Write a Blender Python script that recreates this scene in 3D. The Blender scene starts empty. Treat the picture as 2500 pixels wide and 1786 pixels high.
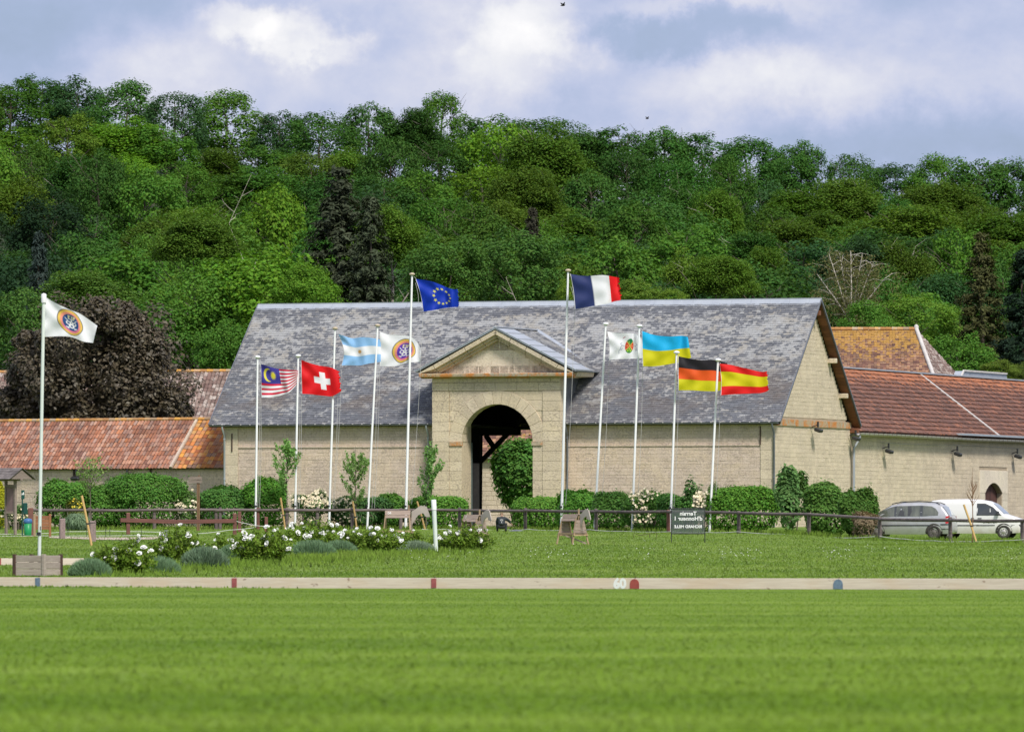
import bpy, math, random
import numpy as np
from mathutils import Vector, Matrix

random.seed(7)
SC = bpy.context.scene
COL = SC.collection
PI = math.pi

# ------------------------------------------------------------------ camera, sky, sun, exposure
F, CX, HY, CH = 20000.0, 1250.0, 1340.0, 1.0          # long lens: focal length, centre, eye level, eye height
cam_d = bpy.data.cameras.new('camera')
cam = bpy.data.objects.new('camera', cam_d)
COL.objects.link(cam)
cam.location = (0, 0, CH)
cam.rotation_euler = (PI / 2, 0, 0)
cam_d.sensor_width = 36.0
cam_d.lens = 36.0 * F / 2500.0
cam_d.shift_y = (HY - 893.0) / 2500.0
cam_d.clip_start = 1.0
cam_d.clip_end = 5000.0
cam_d.dof.use_dof = True
cam_d.dof.focus_distance = 425.0
cam_d.dof.aperture_fstop = 6.0
SC.camera = cam

SUN_EL, SUN_AZ = math.radians(50), math.radians(-28)      # azimuth: to the left of straight behind the camera
sun_d = bpy.data.lights.new('sun', 'SUN')
sun_d.energy = 2.8
sun_d.angle = math.radians(11)
sun_d.color = (1.0, 0.95, 0.88)
sun = bpy.data.objects.new('sun', sun_d)
COL.objects.link(sun)
to_sun = Vector((-math.sin(SUN_AZ) * math.cos(SUN_EL), -math.cos(SUN_AZ) * math.cos(SUN_EL), math.sin(SUN_EL)))
sun.rotation_euler = to_sun.to_track_quat('Z', 'Y').to_euler()
sun.location = to_sun * 300

SC.view_settings.view_transform = 'Standard'
SC.view_settings.look = 'None'
SC.view_settings.exposure = 0.66
SC.view_settings.gamma = 1.0
SC.view_settings.use_curve_mapping = False
SC.cycles.max_bounces = 6
SC.cycles.transparent_max_bounces = 8
SC.cycles.use_denoising = True


class NT:
    """small helper round a node tree"""
    def __init__(s, tree):
        s.t = tree
        s.t.nodes.clear()

    def n(s, typ, out=0, props=None, **inp):
        nd = s.t.nodes.new('ShaderNode' + typ)
        for k, v in (props or {}).items():
            setattr(nd, k, v)
        for k, v in inp.items():
            key = int(k[1:]) if k[0] == 'i' and k[1:].isdigit() else k.replace('_', ' ')
            s.put(nd.inputs[key], v)
        return nd.outputs[out]

    def put(s, sock, v):
        if isinstance(v, bpy.types.NodeSocket):
            s.t.links.new(v, sock)
        else:
            if sock.type == 'RGBA' and len(v) == 3:
                v = (*v, 1.0)
            sock.default_value = v

    def m(s, op, a, b=0.0, c=0.0, clamp=False):
        return s.n('Math', props={'operation': op, 'use_clamp': clamp}, i0=a, i1=b, i2=c)

    def mix(s, fac, a, b, mode='MIX'):
        nd = s.t.nodes.new('ShaderNodeMix')
        nd.data_type = 'RGBA'
        nd.blend_type = mode
        nd.clamp_factor = True
        s.put(nd.inputs[0], fac)
        s.put(nd.inputs[6], a)
        s.put(nd.inputs[7], b)
        return nd.outputs[2]

    def ramp(s, fac, stops, interp='LINEAR'):
        nd = s.t.nodes.new('ShaderNodeValToRGB')
        r = nd.color_ramp
        r.interpolation = interp
        while len(r.elements) < len(stops):
            r.elements.new(0.5)
        for e, (p, c) in zip(r.elements, stops):
            e.position = p
            e.color = (c, c, c, 1) if isinstance(c, (int, float)) else (*c, 1)
        s.put(nd.inputs[0], fac)
        return nd.outputs[0]

    def vscale(s, v, sc):
        return s.n('Mapping', props={'vector_type': 'POINT'}, Vector=v, Scale=sc)

    def noise(s, v, scale, detail=4.0, rough=0.55, dist=0.0):
        return s.n('TexNoise', Vector=v, Scale=scale, Detail=detail, Roughness=rough, Distortion=dist)


world = bpy.data.worlds.new('World')
SC.world = world
world.use_nodes = True
w = NT(world.node_tree)
d = w.n('TexCoord')
sep = w.t.nodes.new('ShaderNodeSeparateXYZ')
w.put(sep.inputs[0], d)
dx, dy, dz = sep.outputs
n1 = w.noise(w.vscale(d, (1, 1, 1.8)), 26.0, 9.0, 0.52, 0.1)
n2 = w.noise(w.vscale(d, (1, 1, 1.3)), 95.0, 7.0, 0.6, 0.15)
front = w.m('GREATER_THAN', dy, 0.0)
# ragged cloud edges: the outlines are displaced by a fine noise
wn = w.t.nodes.new('ShaderNodeTexNoise')
w.put(wn.inputs['Vector'], d)
wn.inputs['Scale'].default_value = 130.0
wn.inputs['Detail'].default_value = 7.0
wn.inputs['Roughness'].default_value = 0.62
wsep = w.t.nodes.new('ShaderNodeSeparateColor')
w.put(wsep.inputs[0], wn.outputs['Color'])
wx = w.m('ADD', dx, w.m('MULTIPLY', w.m('SUBTRACT', wsep.outputs[0], 0.5), 0.0125))
wz = w.m('ADD', dz, w.m('MULTIPLY', w.m('SUBTRACT', wsep.outputs[1], 0.5), 0.0105))


def sky_blob(px, py, sx, sy, amp, soft=1.0):
    ax = w.m('DIVIDE', w.m('SUBTRACT', wx, (px - CX) / F), sx / F)
    az = w.m('DIVIDE', w.m('SUBTRACT', wz, (HY - py) / F), sy / F)
    r2 = w.m('ADD', w.m('MULTIPLY', ax, ax), w.m('MULTIPLY', az, az))
    g = w.m('POWER', 2.718, w.m('MULTIPLY', w.m('POWER', r2, soft), -1.0))
    return w.m('MULTIPLY', w.m('MULTIPLY', g, front), amp)


val = w.m('ADD', w.m('MULTIPLY', w.m('SUBTRACT', n1, 0.5), 0.85), w.m('MULTIPLY', w.m('SUBTRACT', n2, 0.5), 0.42))
val = w.m('ADD', val, 0.52)
for b in ((600, 45, 110, 62, 0.30, 2.0), (715, 70, 105, 75, 0.28, 2.0), (830, 118, 85, 42, 0.20, 2.0), (430, 150, 210, 80, 0.16, 1.0), (1290, 70, 130, 80, 0.26, 1.6), (1240, 170, 150, 110, 0.28, 1.2), (1380, 120, 90, 60, 0.16, 2.0),
          (110, 60, 300, 120, -0.26, 1.0), (1660, 85, 330, 55, -0.26, 1.6), (1950, 215, 460, 65, 0.14, 1.2), (2250, 350, 520, 100, -0.26, 1.0), (1700, 10, 300, 30, 0.14, 1.2), (2350, 90, 200, 60, 0.06, 1.0), (980, 60, 110, 80, -0.10, 1.0)):
    val = w.m('ADD', val, sky_blob(*b))
cl = w.ramp(val, ((0.08, (0.24, 0.33, 0.54)), (0.32, (0.34, 0.42, 0.63)), (0.50, (0.47, 0.52, 0.70)), (0.64, (0.60, 0.62, 0.74)), (0.80, (0.76, 0.765, 0.81)), (1.0, (0.90, 0.89, 0.90))))
sky = w.n('TexSky', props={'sky_type': 'NISHITA', 'sun_disc': False, 'sun_elevation': SUN_EL, 'sun_rotation': PI - SUN_AZ, 'air_density': 1.2, 'dust_density': 1.5})
bg1 = w.n('Background', Color=sky, Strength=0.08)
bg2 = w.n('Background', Color=cl, Strength=0.72)
cover = w.ramp(val, ((0.0, 0.7), (0.45, 0.97)))
mixw = w.n('MixShader', i0=cover, i1=bg1, i2=bg2)
wo = w.t.nodes.new('ShaderNodeOutputWorld')
w.put(wo.inputs[0], mixw)


# ------------------------------------------------------------------ placing
def P(px, py, Y):
    """the point at distance Y seen at photograph pixel (px, py)"""
    return Vector(((px - CX) / F * Y, Y, CH + (HY - py) / F * Y))


def fence_Y(px):
    return 428.0 if px < 1150 else 428.0 - (px - 1150) * 60.0 / 1350.0


def sstep(a, b, x):
    t = min(1.0, max(0.0, (x - a) / (b - a)))
    return t * t * (3 - 2 * t)


def G(X, Y):
    """ground height"""
    if Y <= 208.5:
        return 0.0
    g = 0.0093 * (min(Y, 452.0) - 208.5)
    px = X / Y * F + CX
    g += 0.22 * math.exp(-((X + 17.3) / 3.6) ** 2 - ((Y - 397) / 9.0) ** 2)
    g -= 0.22 * sstep(1930, 2130, px) * sstep(325, 370, Y)
    return g


def Yg(py):
    """distance at which the lawn is seen at row py"""
    return 58600.0 / (py - 1154.0)


def onG(px, Y, dz=0.0):
    X = (px - CX) / F * Y
    return Vector((X, Y, G(X, Y) + dz))


# ------------------------------------------------------------------ mesh building
class MB:
    def __init__(s):
        s.v, s.f, s.r, s.sm = [], [], [], []
        s.rnd = 0.0

    def add(s, vs, fs, smooth=False):
        o = len(s.v)
        s.v.extend(tuple(p) for p in vs)
        for f in fs:
            s.f.append(tuple(i + o for i in f))
            s.r.append(s.rnd)
            s.sm.append(smooth)

    def box(s, a, b, M=None):
        x0, y0, z0 = a
        x1, y1, z1 = b
        vs = [Vector(p) for p in ((x0, y0, z0), (x1, y0, z0), (x1, y1, z0), (x0, y1, z0), (x0, y0, z1), (x1, y0, z1), (x1, y1, z1), (x0, y1, z1))]
        if M is not None:
            vs = [M @ p for p in vs]
        s.add(vs, ((0, 3, 2, 1), (4, 5, 6, 7), (0, 1, 5, 4), (1, 2, 6, 5), (2, 3, 7, 6), (3, 0, 4, 7)))

    def cbox(s, a, b, c, M=None):
        """box with chamfered edges"""
        x = sorted((a[0], b[0])); y = sorted((a[1], b[1])); z = sorted((a[2], b[2]))
        vs, idx = [], {}
        for i in range(2):
            for j in range(2):
                for k in range(2):
                    sx, sy, sz = (1, -1)[i], (1, -1)[j], (1, -1)[k]
                    for ax in range(3):
                        p = [x[i] + sx * c, y[j] + sy * c, z[k] + sz * c]
                        p[ax] = (x[i], y[j], z[k])[ax]
                        idx[i, j, k, ax] = len(vs)
                        vs.append(Vector(p))
        if M is not None:
            vs = [M @ p for p in vs]
        fs = []
        for ax in range(3):
            u, v = [q for q in range(3) if q != ax]
            for e in range(2):
                q = []
                for (eu, ev) in ((0, 0), (1, 0), (1, 1), (0, 1)):
                    k3 = [0, 0, 0]; k3[ax] = e; k3[u] = eu; k3[v] = ev
                    q.append(idx[(*k3, ax)])
                fs.append(q)
            for eu in range(2):          # edges running along ax
                for ev in range(2):
                    k0 = [0, 0, 0]; k1 = [0, 0, 0]
                    k0[u] = k1[u] = eu; k0[v] = k1[v] = ev; k0[ax] = 0; k1[ax] = 1
                    fs.append([idx[(*k0, u)], idx[(*k1, u)], idx[(*k1, v)], idx[(*k0, v)]])
        for i in range(2):
            for j in range(2):
                for k in range(2):
                    fs.append([idx[i, j, k, 0], idx[i, j, k, 1], idx[i, j, k, 2]])
        s.add(vs, fs)

    def beam(s, p, q, w_, h_=None, up=(0, 0, 1), c=0.0):
        p, q = Vector(p), Vector(q)
        h_ = h_ or w_
        dr = q - p
        L = dr.length
        dr.normalize()
        up = Vector(up)
        if abs(dr.dot(up)) > 0.98:
            up = Vector((0, 1, 0))
        sx = dr.cross(up).normalized()
        uz = sx.cross(dr).normalized()
        M = Matrix((sx, dr, uz)).transposed().to_4x4()
        M.translation = p
        if c:
            s.cbox((-w_ / 2, 0, -h_ / 2), (w_ / 2, L, h_ / 2), c, M)
        else:
            s.box((-w_ / 2, 0, -h_ / 2), (w_ / 2, L, h_ / 2), M)

    def tube(s, pts, rad, n=8, cap=True, smooth=True):
        pts = [Vector(p) for p in pts]
        if isinstance(rad, (int, float)):
            rad = [rad] * len(pts)
        vs, fs = [], []
        ref = Vector((0.31, 0.87, 0.12)).normalized()
        for i, p in enumerate(pts):
            t = (pts[min(i + 1, len(pts) - 1)] - pts[max(i - 1, 0)]).normalized()
            a = t.cross(ref)
            if a.length < 0.1:
                a = t.cross(Vector((1, 0, 0)))
            a.normalize()
            b = t.cross(a)
            for k in range(n):
                an = 2 * PI * k / n
                vs.append(p + (a * math.cos(an) + b * math.sin(an)) * rad[i])
        for i in range(len(pts) - 1):
            for k in range(n):
                k2 = (k + 1) % n
                fs.append((i * n + k, i * n + k2, (i + 1) * n + k2, (i + 1) * n + k))
        s.add(vs, fs, smooth)
        if cap:
            s.add(vs[:n], [tuple(range(n))[::-1]])
            s.add(vs[-n:], [tuple(range(n))])

    def lathe(s, prof, M=None, n=16, smooth=True):
        """prof: (r, z) list"""
        vs, fs = [], []
        for r, z in prof:
            for k in range(n):
                a = 2 * PI * k / n
                p = Vector((r * math.cos(a), r * math.sin(a), z))
                vs.append(M @ p if M is not None else p)
        for i in range(len(prof) - 1):
            for k in range(n):
                k2 = (k + 1) % n
                fs.append((i * n + k, i * n + k2, (i + 1) * n + k2, (i + 1) * n + k))
        s.add(vs, fs, smooth)
        s.add(vs[:n], [tuple(range(n))[::-1]])
        s.add(vs[-n:], [tuple(range(n))])

    def prism(s, poly, M, t0, t1):
        """poly: (u, v) ring; M maps (u, v, t)"""
        n = len(poly)
        vs = [M @ Vector((u, v, t0)) for u, v in poly] + [M @ Vector((u, v, t1)) for u, v in poly]
        fs = [tuple(range(n))[::-1], tuple(range(n, 2 * n))] + [(i, (i + 1) % n, n + (i + 1) % n, n + i) for i in range(n)]
        s.add(vs, fs)

    def stone(s, poly, M, proud, gap=0.01, ch=0.018, back=0.02):
        """a dressed stone: ring (u, v), M maps (u, v, outward)"""
        n = len(poly)
        cu = sum(p[0] for p in poly) / n
        cv = sum(p[1] for p in poly) / n

        def shr(g):
            out = []
            for u, v in poly:
                du, dv = u - cu, v - cv
                out.append((cu + du * max(0.2, 1 - g / max(abs(du), 0.03)), cv + dv * max(0.2, 1 - g / max(abs(dv), 0.03))))
            return out
        a, b = shr(gap), shr(gap + ch)
        vs = [M @ Vector((u, v, -back)) for u, v in a] + [M @ Vector((u, v, proud - ch * 0.8)) for u, v in a] + [M @ Vector((u, v, proud)) for u, v in b]
        fs = [tuple(range(2 * n, 3 * n))]
        for i in range(n):
            j = (i + 1) % n
            fs += [(i, j, n + j, n + i), (n + i, n + j, 2 * n + j, 2 * n + i)]
        s.add(vs, fs)

    def mesh(s, name):
        me = bpy.data.meshes.new(name)
        me.from_pydata(s.v, [], s.f)
        at = me.attributes.new('rnd', 'FLOAT', 'FACE')
        at.data.foreach_set('value', np.array(s.r, dtype=np.float32))
        me.polygons.foreach_set('use_smooth', np.array(s.sm, dtype=bool))
        me.update()
        return me

    def build(s, name, mat, parent=None, **kw):
        return obj(name, s.mesh(name), mat, parent, **kw)


def obj(name, me, mat=None, parent=None, loc=None, rot=None, scale=None, color=None, **tags):
    o = bpy.data.objects.new(name, me)
    COL.objects.link(o)
    if mat is not None:
        if me.materials:
            if me.materials[0] is not mat:
                o.material_slots[0].link = 'OBJECT'
                o.material_slots[0].material = mat
        else:
            me.materials.append(mat)
    if parent is not None:
        o.parent = parent
    if loc is not None:
        o.location = loc
    if rot is not None:
        o.rotation_euler = rot
    if scale is not None:
        o.scale = scale
    if color is not None:
        o.color = (*color, 1.0)
    tag(o, **tags)
    return o


def tag(o, label=None, cat=None, group=None, kind=None):
    if label: o['label'] = label
    if cat: o['category'] = cat
    if group: o['group'] = group
    if kind: o['kind'] = kind
    return o


def thing(name, label, cat, loc=(0, 0, 0), rotz=0.0, group=None):
    o = bpy.data.objects.new(name, None)
    COL.objects.link(o)
    o.location = loc
    o.rotation_euler = (0, 0, rotz)
    o.empty_display_size = 0.2
    return tag(o, label, cat, group)


def text(name, body, size, mat, parent, M, ext=0.004, align='CENTER', bold=0.0):
    c = bpy.data.curves.new(name, 'FONT')
    c.body = body
    c.size = size
    c.align_x = align
    c.align_y = 'CENTER'
    c.extrude = ext
    c.offset = bold
    c.resolution_u = 3
    tmp = bpy.data.objects.new(name, c)
    COL.objects.link(tmp)
    me = bpy.data.meshes.new_from_object(tmp.evaluated_get(bpy.context.evaluated_depsgraph_get()))
    bpy.data.objects.remove(tmp)
    bpy.data.curves.remove(c)
    me.name = name
    me.materials.clear()
    o = obj(name, me, mat, parent)
    o.matrix_local = M
    return o


# ------------------------------------------------------------------ materials
def mat_new(name):
    m = bpy.data.materials.new(name)
    m.use_nodes = True
    return m, NT(m.node_tree)


def finish(t, bsdf):
    o = t.t.nodes.new('ShaderNodeOutputMaterial')
    t.put(o.inputs[0], bsdf)


def mat(name, c1, c2=None, rough=0.7, scale=3.0, bump=0.0, bscale=None, spec=0.3, metal=0.0, world_pos=False, stretch=(1, 1, 1), vary=0.0, coat=0.0):
    m, t = mat_new(name)
    pos = t.n('NewGeometry') if world_pos else t.n('TexCoord', out=3)
    pos = t.vscale(pos, stretch)
    nz = t.noise(pos, scale, 5.0, 0.6)
    fac = t.ramp(nz, ((0.32, 0.0), (0.68, 1.0)))
    col = t.mix(fac, c1, c2 or tuple(x * 0.8 for x in c1))
    if vary:
        rn = t.m('FRACT', t.m('ADD', t.n('ObjectInfo', out=5), t.n('Attribute', out=2, props={'attribute_name': 'rnd'})))
        k = t.m('ADD', t.m('MULTIPLY', rn, 2 * vary), 1 - vary)
        col = t.mix(1.0, col, t.n('CombineColor', i0=k, i1=k, i2=k), 'MULTIPLY')
    kw = dict(Base_Color=col, Roughness=rough, Metallic=metal)
    p = t.t.nodes.new('ShaderNodeBsdfPrincipled')
    for k, v in kw.items():
        t.put(p.inputs[k.replace('_', ' ')], v)
    p.inputs['Specular IOR Level'].default_value = spec
    p.inputs['Coat Weight'].default_value = coat
    if bump:
        bn = t.noise(pos, bscale or scale * 4, 5.0, 0.6)
        t.put(p.inputs['Normal'], t.n('Bump', Strength=1.0, Distance=bump, Height=bn))
    finish(t, p.outputs[0])
    return m


def mat_stone(name, warm, grey, dark, warm_bias=0.5, orange=0.0):
    m, t = mat_new(name)
    pos = t.n('NewGeometry')
    rn = t.m('FRACT', t.m('ADD', t.n('ObjectInfo', out=5), t.n('Attribute', out=2, props={'attribute_name': 'rnd'})))
    big = t.noise(pos, 0.45, 5.0, 0.6, 0.5)
    f = t.m('ADD', big, t.m('MULTIPLY', t.m('SUBTRACT', rn, 0.5), 0.12))
    col = t.mix(t.ramp(f, ((warm_bias - 0.13, 1.0), (warm_bias + 0.13, 0.0))), grey, warm)
    k = t.m('ADD', t.m('MULTIPLY', rn, 0.20), 0.90)
    col = t.mix(1.0, col, t.n('CombineColor', i0=k, i1=k, i2=k), 'MULTIPLY')
    sp = t.noise(t.vscale(pos, (1, 1, 1.5)), 9.0, 7.0, 0.72)
    patch = t.noise(pos, 0.8, 4.0, 0.6)
    spm = t.m('MULTIPLY', t.ramp(sp, ((0.47, 0.0), (0.60, 1.0))), t.ramp(patch, ((0.36, 0.18), (0.60, 0.9))))
    streak = t.noise(t.vscale(pos, (1.6, 1.6, 0.14)), 1.3, 5.0, 0.65)
    col = t.mix(t.m('MULTIPLY', t.ramp(streak, ((0.5, 0.0), (0.68, 1.0))), 0.22), col, dark)
    col = t.mix(spm, col, dark)
    pale = t.noise(pos, 14.0, 5.0, 0.7)
    col = t.mix(t.m('MULTIPLY', t.ramp(pale, ((0.56, 0.0), (0.66, 1.0))), 0.35), col, tuple(min(1, c * 1.25) for c in warm))
    if orange:
        on = t.noise(pos, 1.6, 5.0, 0.7)
        col = t.mix(t.m('MULTIPLY', t.ramp(on, ((0.45, 0.0), (0.58, 1.0))), orange), col, (0.55, 0.20, 0.04))
    p = t.t.nodes.new('ShaderNodeBsdfPrincipled')
    t.put(p.inputs['Base Color'], col)
    p.inputs['Roughness'].default_value = 0.9
    p.inputs['Specular IOR Level'].default_value = 0.2
    t.put(p.inputs['Normal'], t.n('Bump', Strength=1.0, Distance=0.03, Height=sp))
    finish(t, p.outputs[0])
    return m


def mat_tile(name, cols, lichen, lich_amt, dark=0.5, bandz=None, fleck=None):
    """roof tiles: colour drawn per tile, lichen and soot in patches"""
    m, t = mat_new(name)
    pos = t.n('NewGeometry')
    rn = t.m('FRACT', t.m('ADD', t.m('MULTIPLY', t.n('ObjectInfo', out=5), 7.31), t.n('Attribute', out=2, props={'attribute_name': 'rnd'})))
    rn2 = t.m('FRACT', t.m('MULTIPLY', rn, 13.7))
    n = len(cols)
    col = t.ramp(t.m('ADD', t.m('MULTIPLY', rn, 0.6), t.m('MULTIPLY', t.noise(pos, 0.35, 4.0, 0.6), 0.45)), [((i + 0.5) / n, c) for i, c in enumerate(cols)])
    k = t.m('ADD', t.m('MULTIPLY', rn2, 0.5), 0.75)
    col = t.mix(1.0, col, t.n('CombineColor', i0=k, i1=k, i2=k), 'MULTIPLY')
    soot = t.noise(pos, 0.6, 5.0, 0.65)
    col = t.mix(t.m('MULTIPLY', t.ramp(soot, ((0.45, 0.0), (0.66, 1.0))), dark), col, (0.07, 0.045, 0.04))
    li = t.noise(pos, 3.2, 6.0, 0.72)
    li = t.m('ADD', li, t.m('MULTIPLY', t.m('SUBTRACT', rn2, 0.5), 0.18 if bandz else 0.3))
    if bandz:
        sp = t.t.nodes.new('ShaderNodeSeparateXYZ')
        t.put(sp.inputs[0], pos)
        li = t.m('ADD', t.m('SUBTRACT', li, 0.05), t.m('MULTIPLY', t.ramp(t.m('DIVIDE', t.m('SUBTRACT', sp.outputs[2], bandz[0]), bandz[1] - bandz[0]), ((0.0, 0.0), (1.0, 1.0))), bandz[2]))
    col = t.mix(t.m('MULTIPLY', t.ramp(li, ((0.54, 0.0), (0.64, 1.0))), lich_amt), col, lichen)
    if fleck:
        fk = t.m('MULTIPLY', t.ramp(t.noise(pos, 9.0, 4.0, 0.7), ((0.60, 0.0), (0.66, 1.0))), t.ramp(t.noise(pos, 0.5, 3.0, 0.6), ((0.35, 0.2), (0.6, 1.0))))
        col = t.mix(t.m('MULTIPLY', fk, 0.75), col, fleck)
    p = t.t.nodes.new('ShaderNodeBsdfPrincipled')
    t.put(p.inputs['Base Color'], col)
    p.inputs['Roughness'].default_value = 0.85
    p.inputs['Specular IOR Level'].default_value = 0.25
    t.put(p.inputs['Normal'], t.n('Bump', Strength=1.0, Distance=0.012, Height=t.noise(pos, 20.0, 4.0, 0.6)))
    finish(t, p.outputs[0])
    return m


def mat_slate(name, z0, z1):
    m, t = mat_new(name)
    pos = t.n('NewGeometry')
    rn = t.n('Attribute', out=2, props={'attribute_name': 'rnd'})
    rn2 = t.m('FRACT', t.m('MULTIPLY', rn, 17.3))
    col = t.ramp(rn, ((0.0, (0.095, 0.099, 0.113)), (0.5, (0.122, 0.127, 0.143)), (1.0, (0.150, 0.154, 0.168))))
    sp = t.t.nodes.new('ShaderNodeSeparateXYZ')
    t.put(sp.inputs[0], pos)
    h = t.m('DIVIDE', t.m('SUBTRACT', sp.outputs[2], z0), z1 - z0)
    band = t.ramp(h, ((0.0, -0.14), (0.0001, -0.25), (0.28, 0.02), (0.50, 0.46), (0.86, 0.58), (0.93, -0.05)))
    a = t.noise(t.vscale(pos, (0.55, 0.8, 1.5)), 0.75, 6.0, 0.66, 0.8)
    b = t.noise(t.vscale(pos, (1.0, 1.0, 1.0)), 5.0, 5.0, 0.7)
    f = t.m('ADD', t.m('ADD', t.m('MULTIPLY', a, 0.9), t.m('MULTIPLY', band, 0.22)), t.m('MULTIPLY', t.m('SUBTRACT', rn2, 0.5), 0.20))
    f = t.m('ADD', f, t.m('MULTIPLY', t.m('SUBTRACT', b, 0.5), 0.6))
    li = t.ramp(f, ((0.485, 0.0), (0.62, 1.0)))
    lcol = t.mix(t.ramp(t.noise(pos, 1.1, 5.0, 0.6), ((0.45, 0.0), (0.68, 1.0))), (0.42, 0.42, 0.41), (0.41, 0.37, 0.30))
    col = t.mix(t.m('MULTIPLY', li, 0.66), col, lcol)
    # brown moss low on the slope
    br = t.m('MULTIPLY', t.ramp(h, ((0.05, 0.3), (0.22, 1.0), (0.48, 0.5), (0.62, 0.0))), t.ramp(t.noise(t.vscale(pos, (0.6, 1, 1)), 0.55, 6.0, 0.7), ((0.46, 0.0), (0.60, 1.0))))
    col = t.mix(t.m('MULTIPLY', br, 0.7), col, (0.135, 0.108, 0.09))
    fl = t.ramp(t.noise(pos, 11.0, 4.0, 0.7), ((0.62, 0.0), (0.70, 1.0)))
    col = t.mix(t.m('MULTIPLY', fl, 0.5), col, (0.40, 0.38, 0.34))
    p = t.t.nodes.new('ShaderNodeBsdfPrincipled')
    t.put(p.inputs['Base Color'], col)
    p.inputs['Roughness'].default_value = 0.62
    p.inputs['Specular IOR Level'].default_value = 0.35
    t.put(p.inputs['Normal'], t.n('Bump', Strength=1.0, Distance=0.01, Height=b))
    finish(t, p.outputs[0])
    return m


def mat_leaf(name, trans=0.3, vary=0.5, gloss=0.25, base=None):
    """leaves: the object's own colour, varied leaf by leaf and spray by spray"""
    m, t = mat_new(name)
    col = t.n('ObjectInfo', out=1) if base is None else t.n('RGB')
    if base is not None:
        t.t.nodes[-1].outputs[0].default_value = (*base, 1)
    ri = t.n('NewGeometry', out=8)
    k = t.m('ADD', t.m('MULTIPLY', ri, vary), 1 - vary * 0.5)
    nz = t.noise(t.n('NewGeometry'), 0.8, 3.0, 0.6)
    k = t.m('MULTIPLY', k, t.m('ADD', t.m('MULTIPLY', nz, 0.5), 0.75))
    c = t.mix(1.0, col, t.n('CombineColor', i0=k, i1=k, i2=k), 'MULTIPLY')
    hs = t.n('HueSaturation', Hue=t.m('ADD', 0.488, t.m('MULTIPLY', t.m('FRACT', t.m('MULTIPLY', ri, 9.7)), 0.03)), Color=c)
    p = t.t.nodes.new('ShaderNodeBsdfPrincipled')
    t.put(p.inputs['Base Color'], hs)
    p.inputs['Roughness'].default_value = 0.6
    p.inputs['Specular IOR Level'].default_value = gloss
    tr = t.n('BsdfTranslucent', Color=t.mix(1.0, hs, (1.25, 1.25, 0.7), 'MULTIPLY'))
    finish(t, t.n('MixShader', i0=trans, i1=p.outputs[0], i2=tr))
    return m


def mat_turf(name, c1, c2, c3, blades=False, stripe=0.0):
    m, t = mat_new(name)
    geo = t.t.nodes.new('ShaderNodeNewGeometry')
    pos = geo.outputs[0]
    flat = t.vscale(pos, (1, 1, 0))
    n_a = t.noise(flat, 0.10, 3.0, 0.5)
    n_b = t.noise(t.vscale(flat, (1.0, 0.30, 1)), 1.1, 4.0, 0.6)
    n_c = t.noise(t.vscale(flat, (0.06, 1.0, 1)), 0.16, 3.0, 0.55)
    n_d = t.noise(t.vscale(flat, (0.12, 1.0, 1)), 0.55, 3.0, 0.6)
    f = t.m('ADD', t.m('MULTIPLY', n_a, 0.5), t.m('MULTIPLY', n_b, 0.22 if stripe else 0.5))
    f = t.m('ADD', f, 0.14 if stripe else 0.0)
    f = t.m('ADD', f, t.m('MULTIPLY', t.m('ADD', t.m('SUBTRACT', n_c, 0.5), t.m('MULTIPLY', t.m('SUBTRACT', n_d, 0.5), 0.6)), stripe))
    col = t.ramp(f, ((0.34, c1), (0.5, c2), (0.66, c3)))
    if blades:
        k = t.m('ADD', t.m('MULTIPLY', t.n('NewGeometry', out=8), 0.34), 0.83)
        col = t.mix(1.0, col, t.n('CombineColor', i0=k, i1=k, i2=k), 'MULTIPLY')
    up = t.n('VectorMath', props={'operation': 'NORMALIZE'}, i0=t.n('VectorMath', props={'operation': 'ADD'}, i0=t.n('VectorMath', props={'operation': 'MULTIPLY'}, i0=geo.outputs[1], i1=(0.35, 0.35, 0.35)), i1=(0, -0.15, 1)))
    p = t.t.nodes.new('ShaderNodeBsdfPrincipled')
    t.put(p.inputs['Base Color'], col)
    p.inputs['Roughness'].default_value = 0.8
    p.inputs['Specular IOR Level'].default_value = 0.12
    if blades:
        t.put(p.inputs['Normal'], up)
        tr = t.n('BsdfTranslucent', Color=col)
        finish(t, t.n('MixShader', i0=0.2, i1=p.outputs[0], i2=tr))
    else:
        t.put(p.inputs['Normal'], t.n('Bump', Strength=1.0, Distance=0.02, Height=t.noise(flat, 14.0, 4.0, 0.7)))
        finish(t, p.outputs[0])
    return m


def mat_flag(name):
    m, t = mat_new(name)
    c = t.n('VertexColor', props={'layer_name': 'Col'})
    p = t.t.nodes.new('ShaderNodeBsdfPrincipled')
    t.put(p.inputs['Base Color'], c)
    p.inputs['Roughness'].default_value = 0.6
    p.inputs['Specular IOR Level'].default_value = 0.25
    t.put(p.inputs['Normal'], t.n('Bump', Strength=0.6, Distance=0.02, Height=t.noise(t.n('TexCoord', out=3), 3.0, 3.0, 0.5)))
    finish(t, t.n('MixShader', i0=0.25, i1=p.outputs[0], i2=t.n('BsdfTranslucent', Color=c)))
    return m


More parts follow.
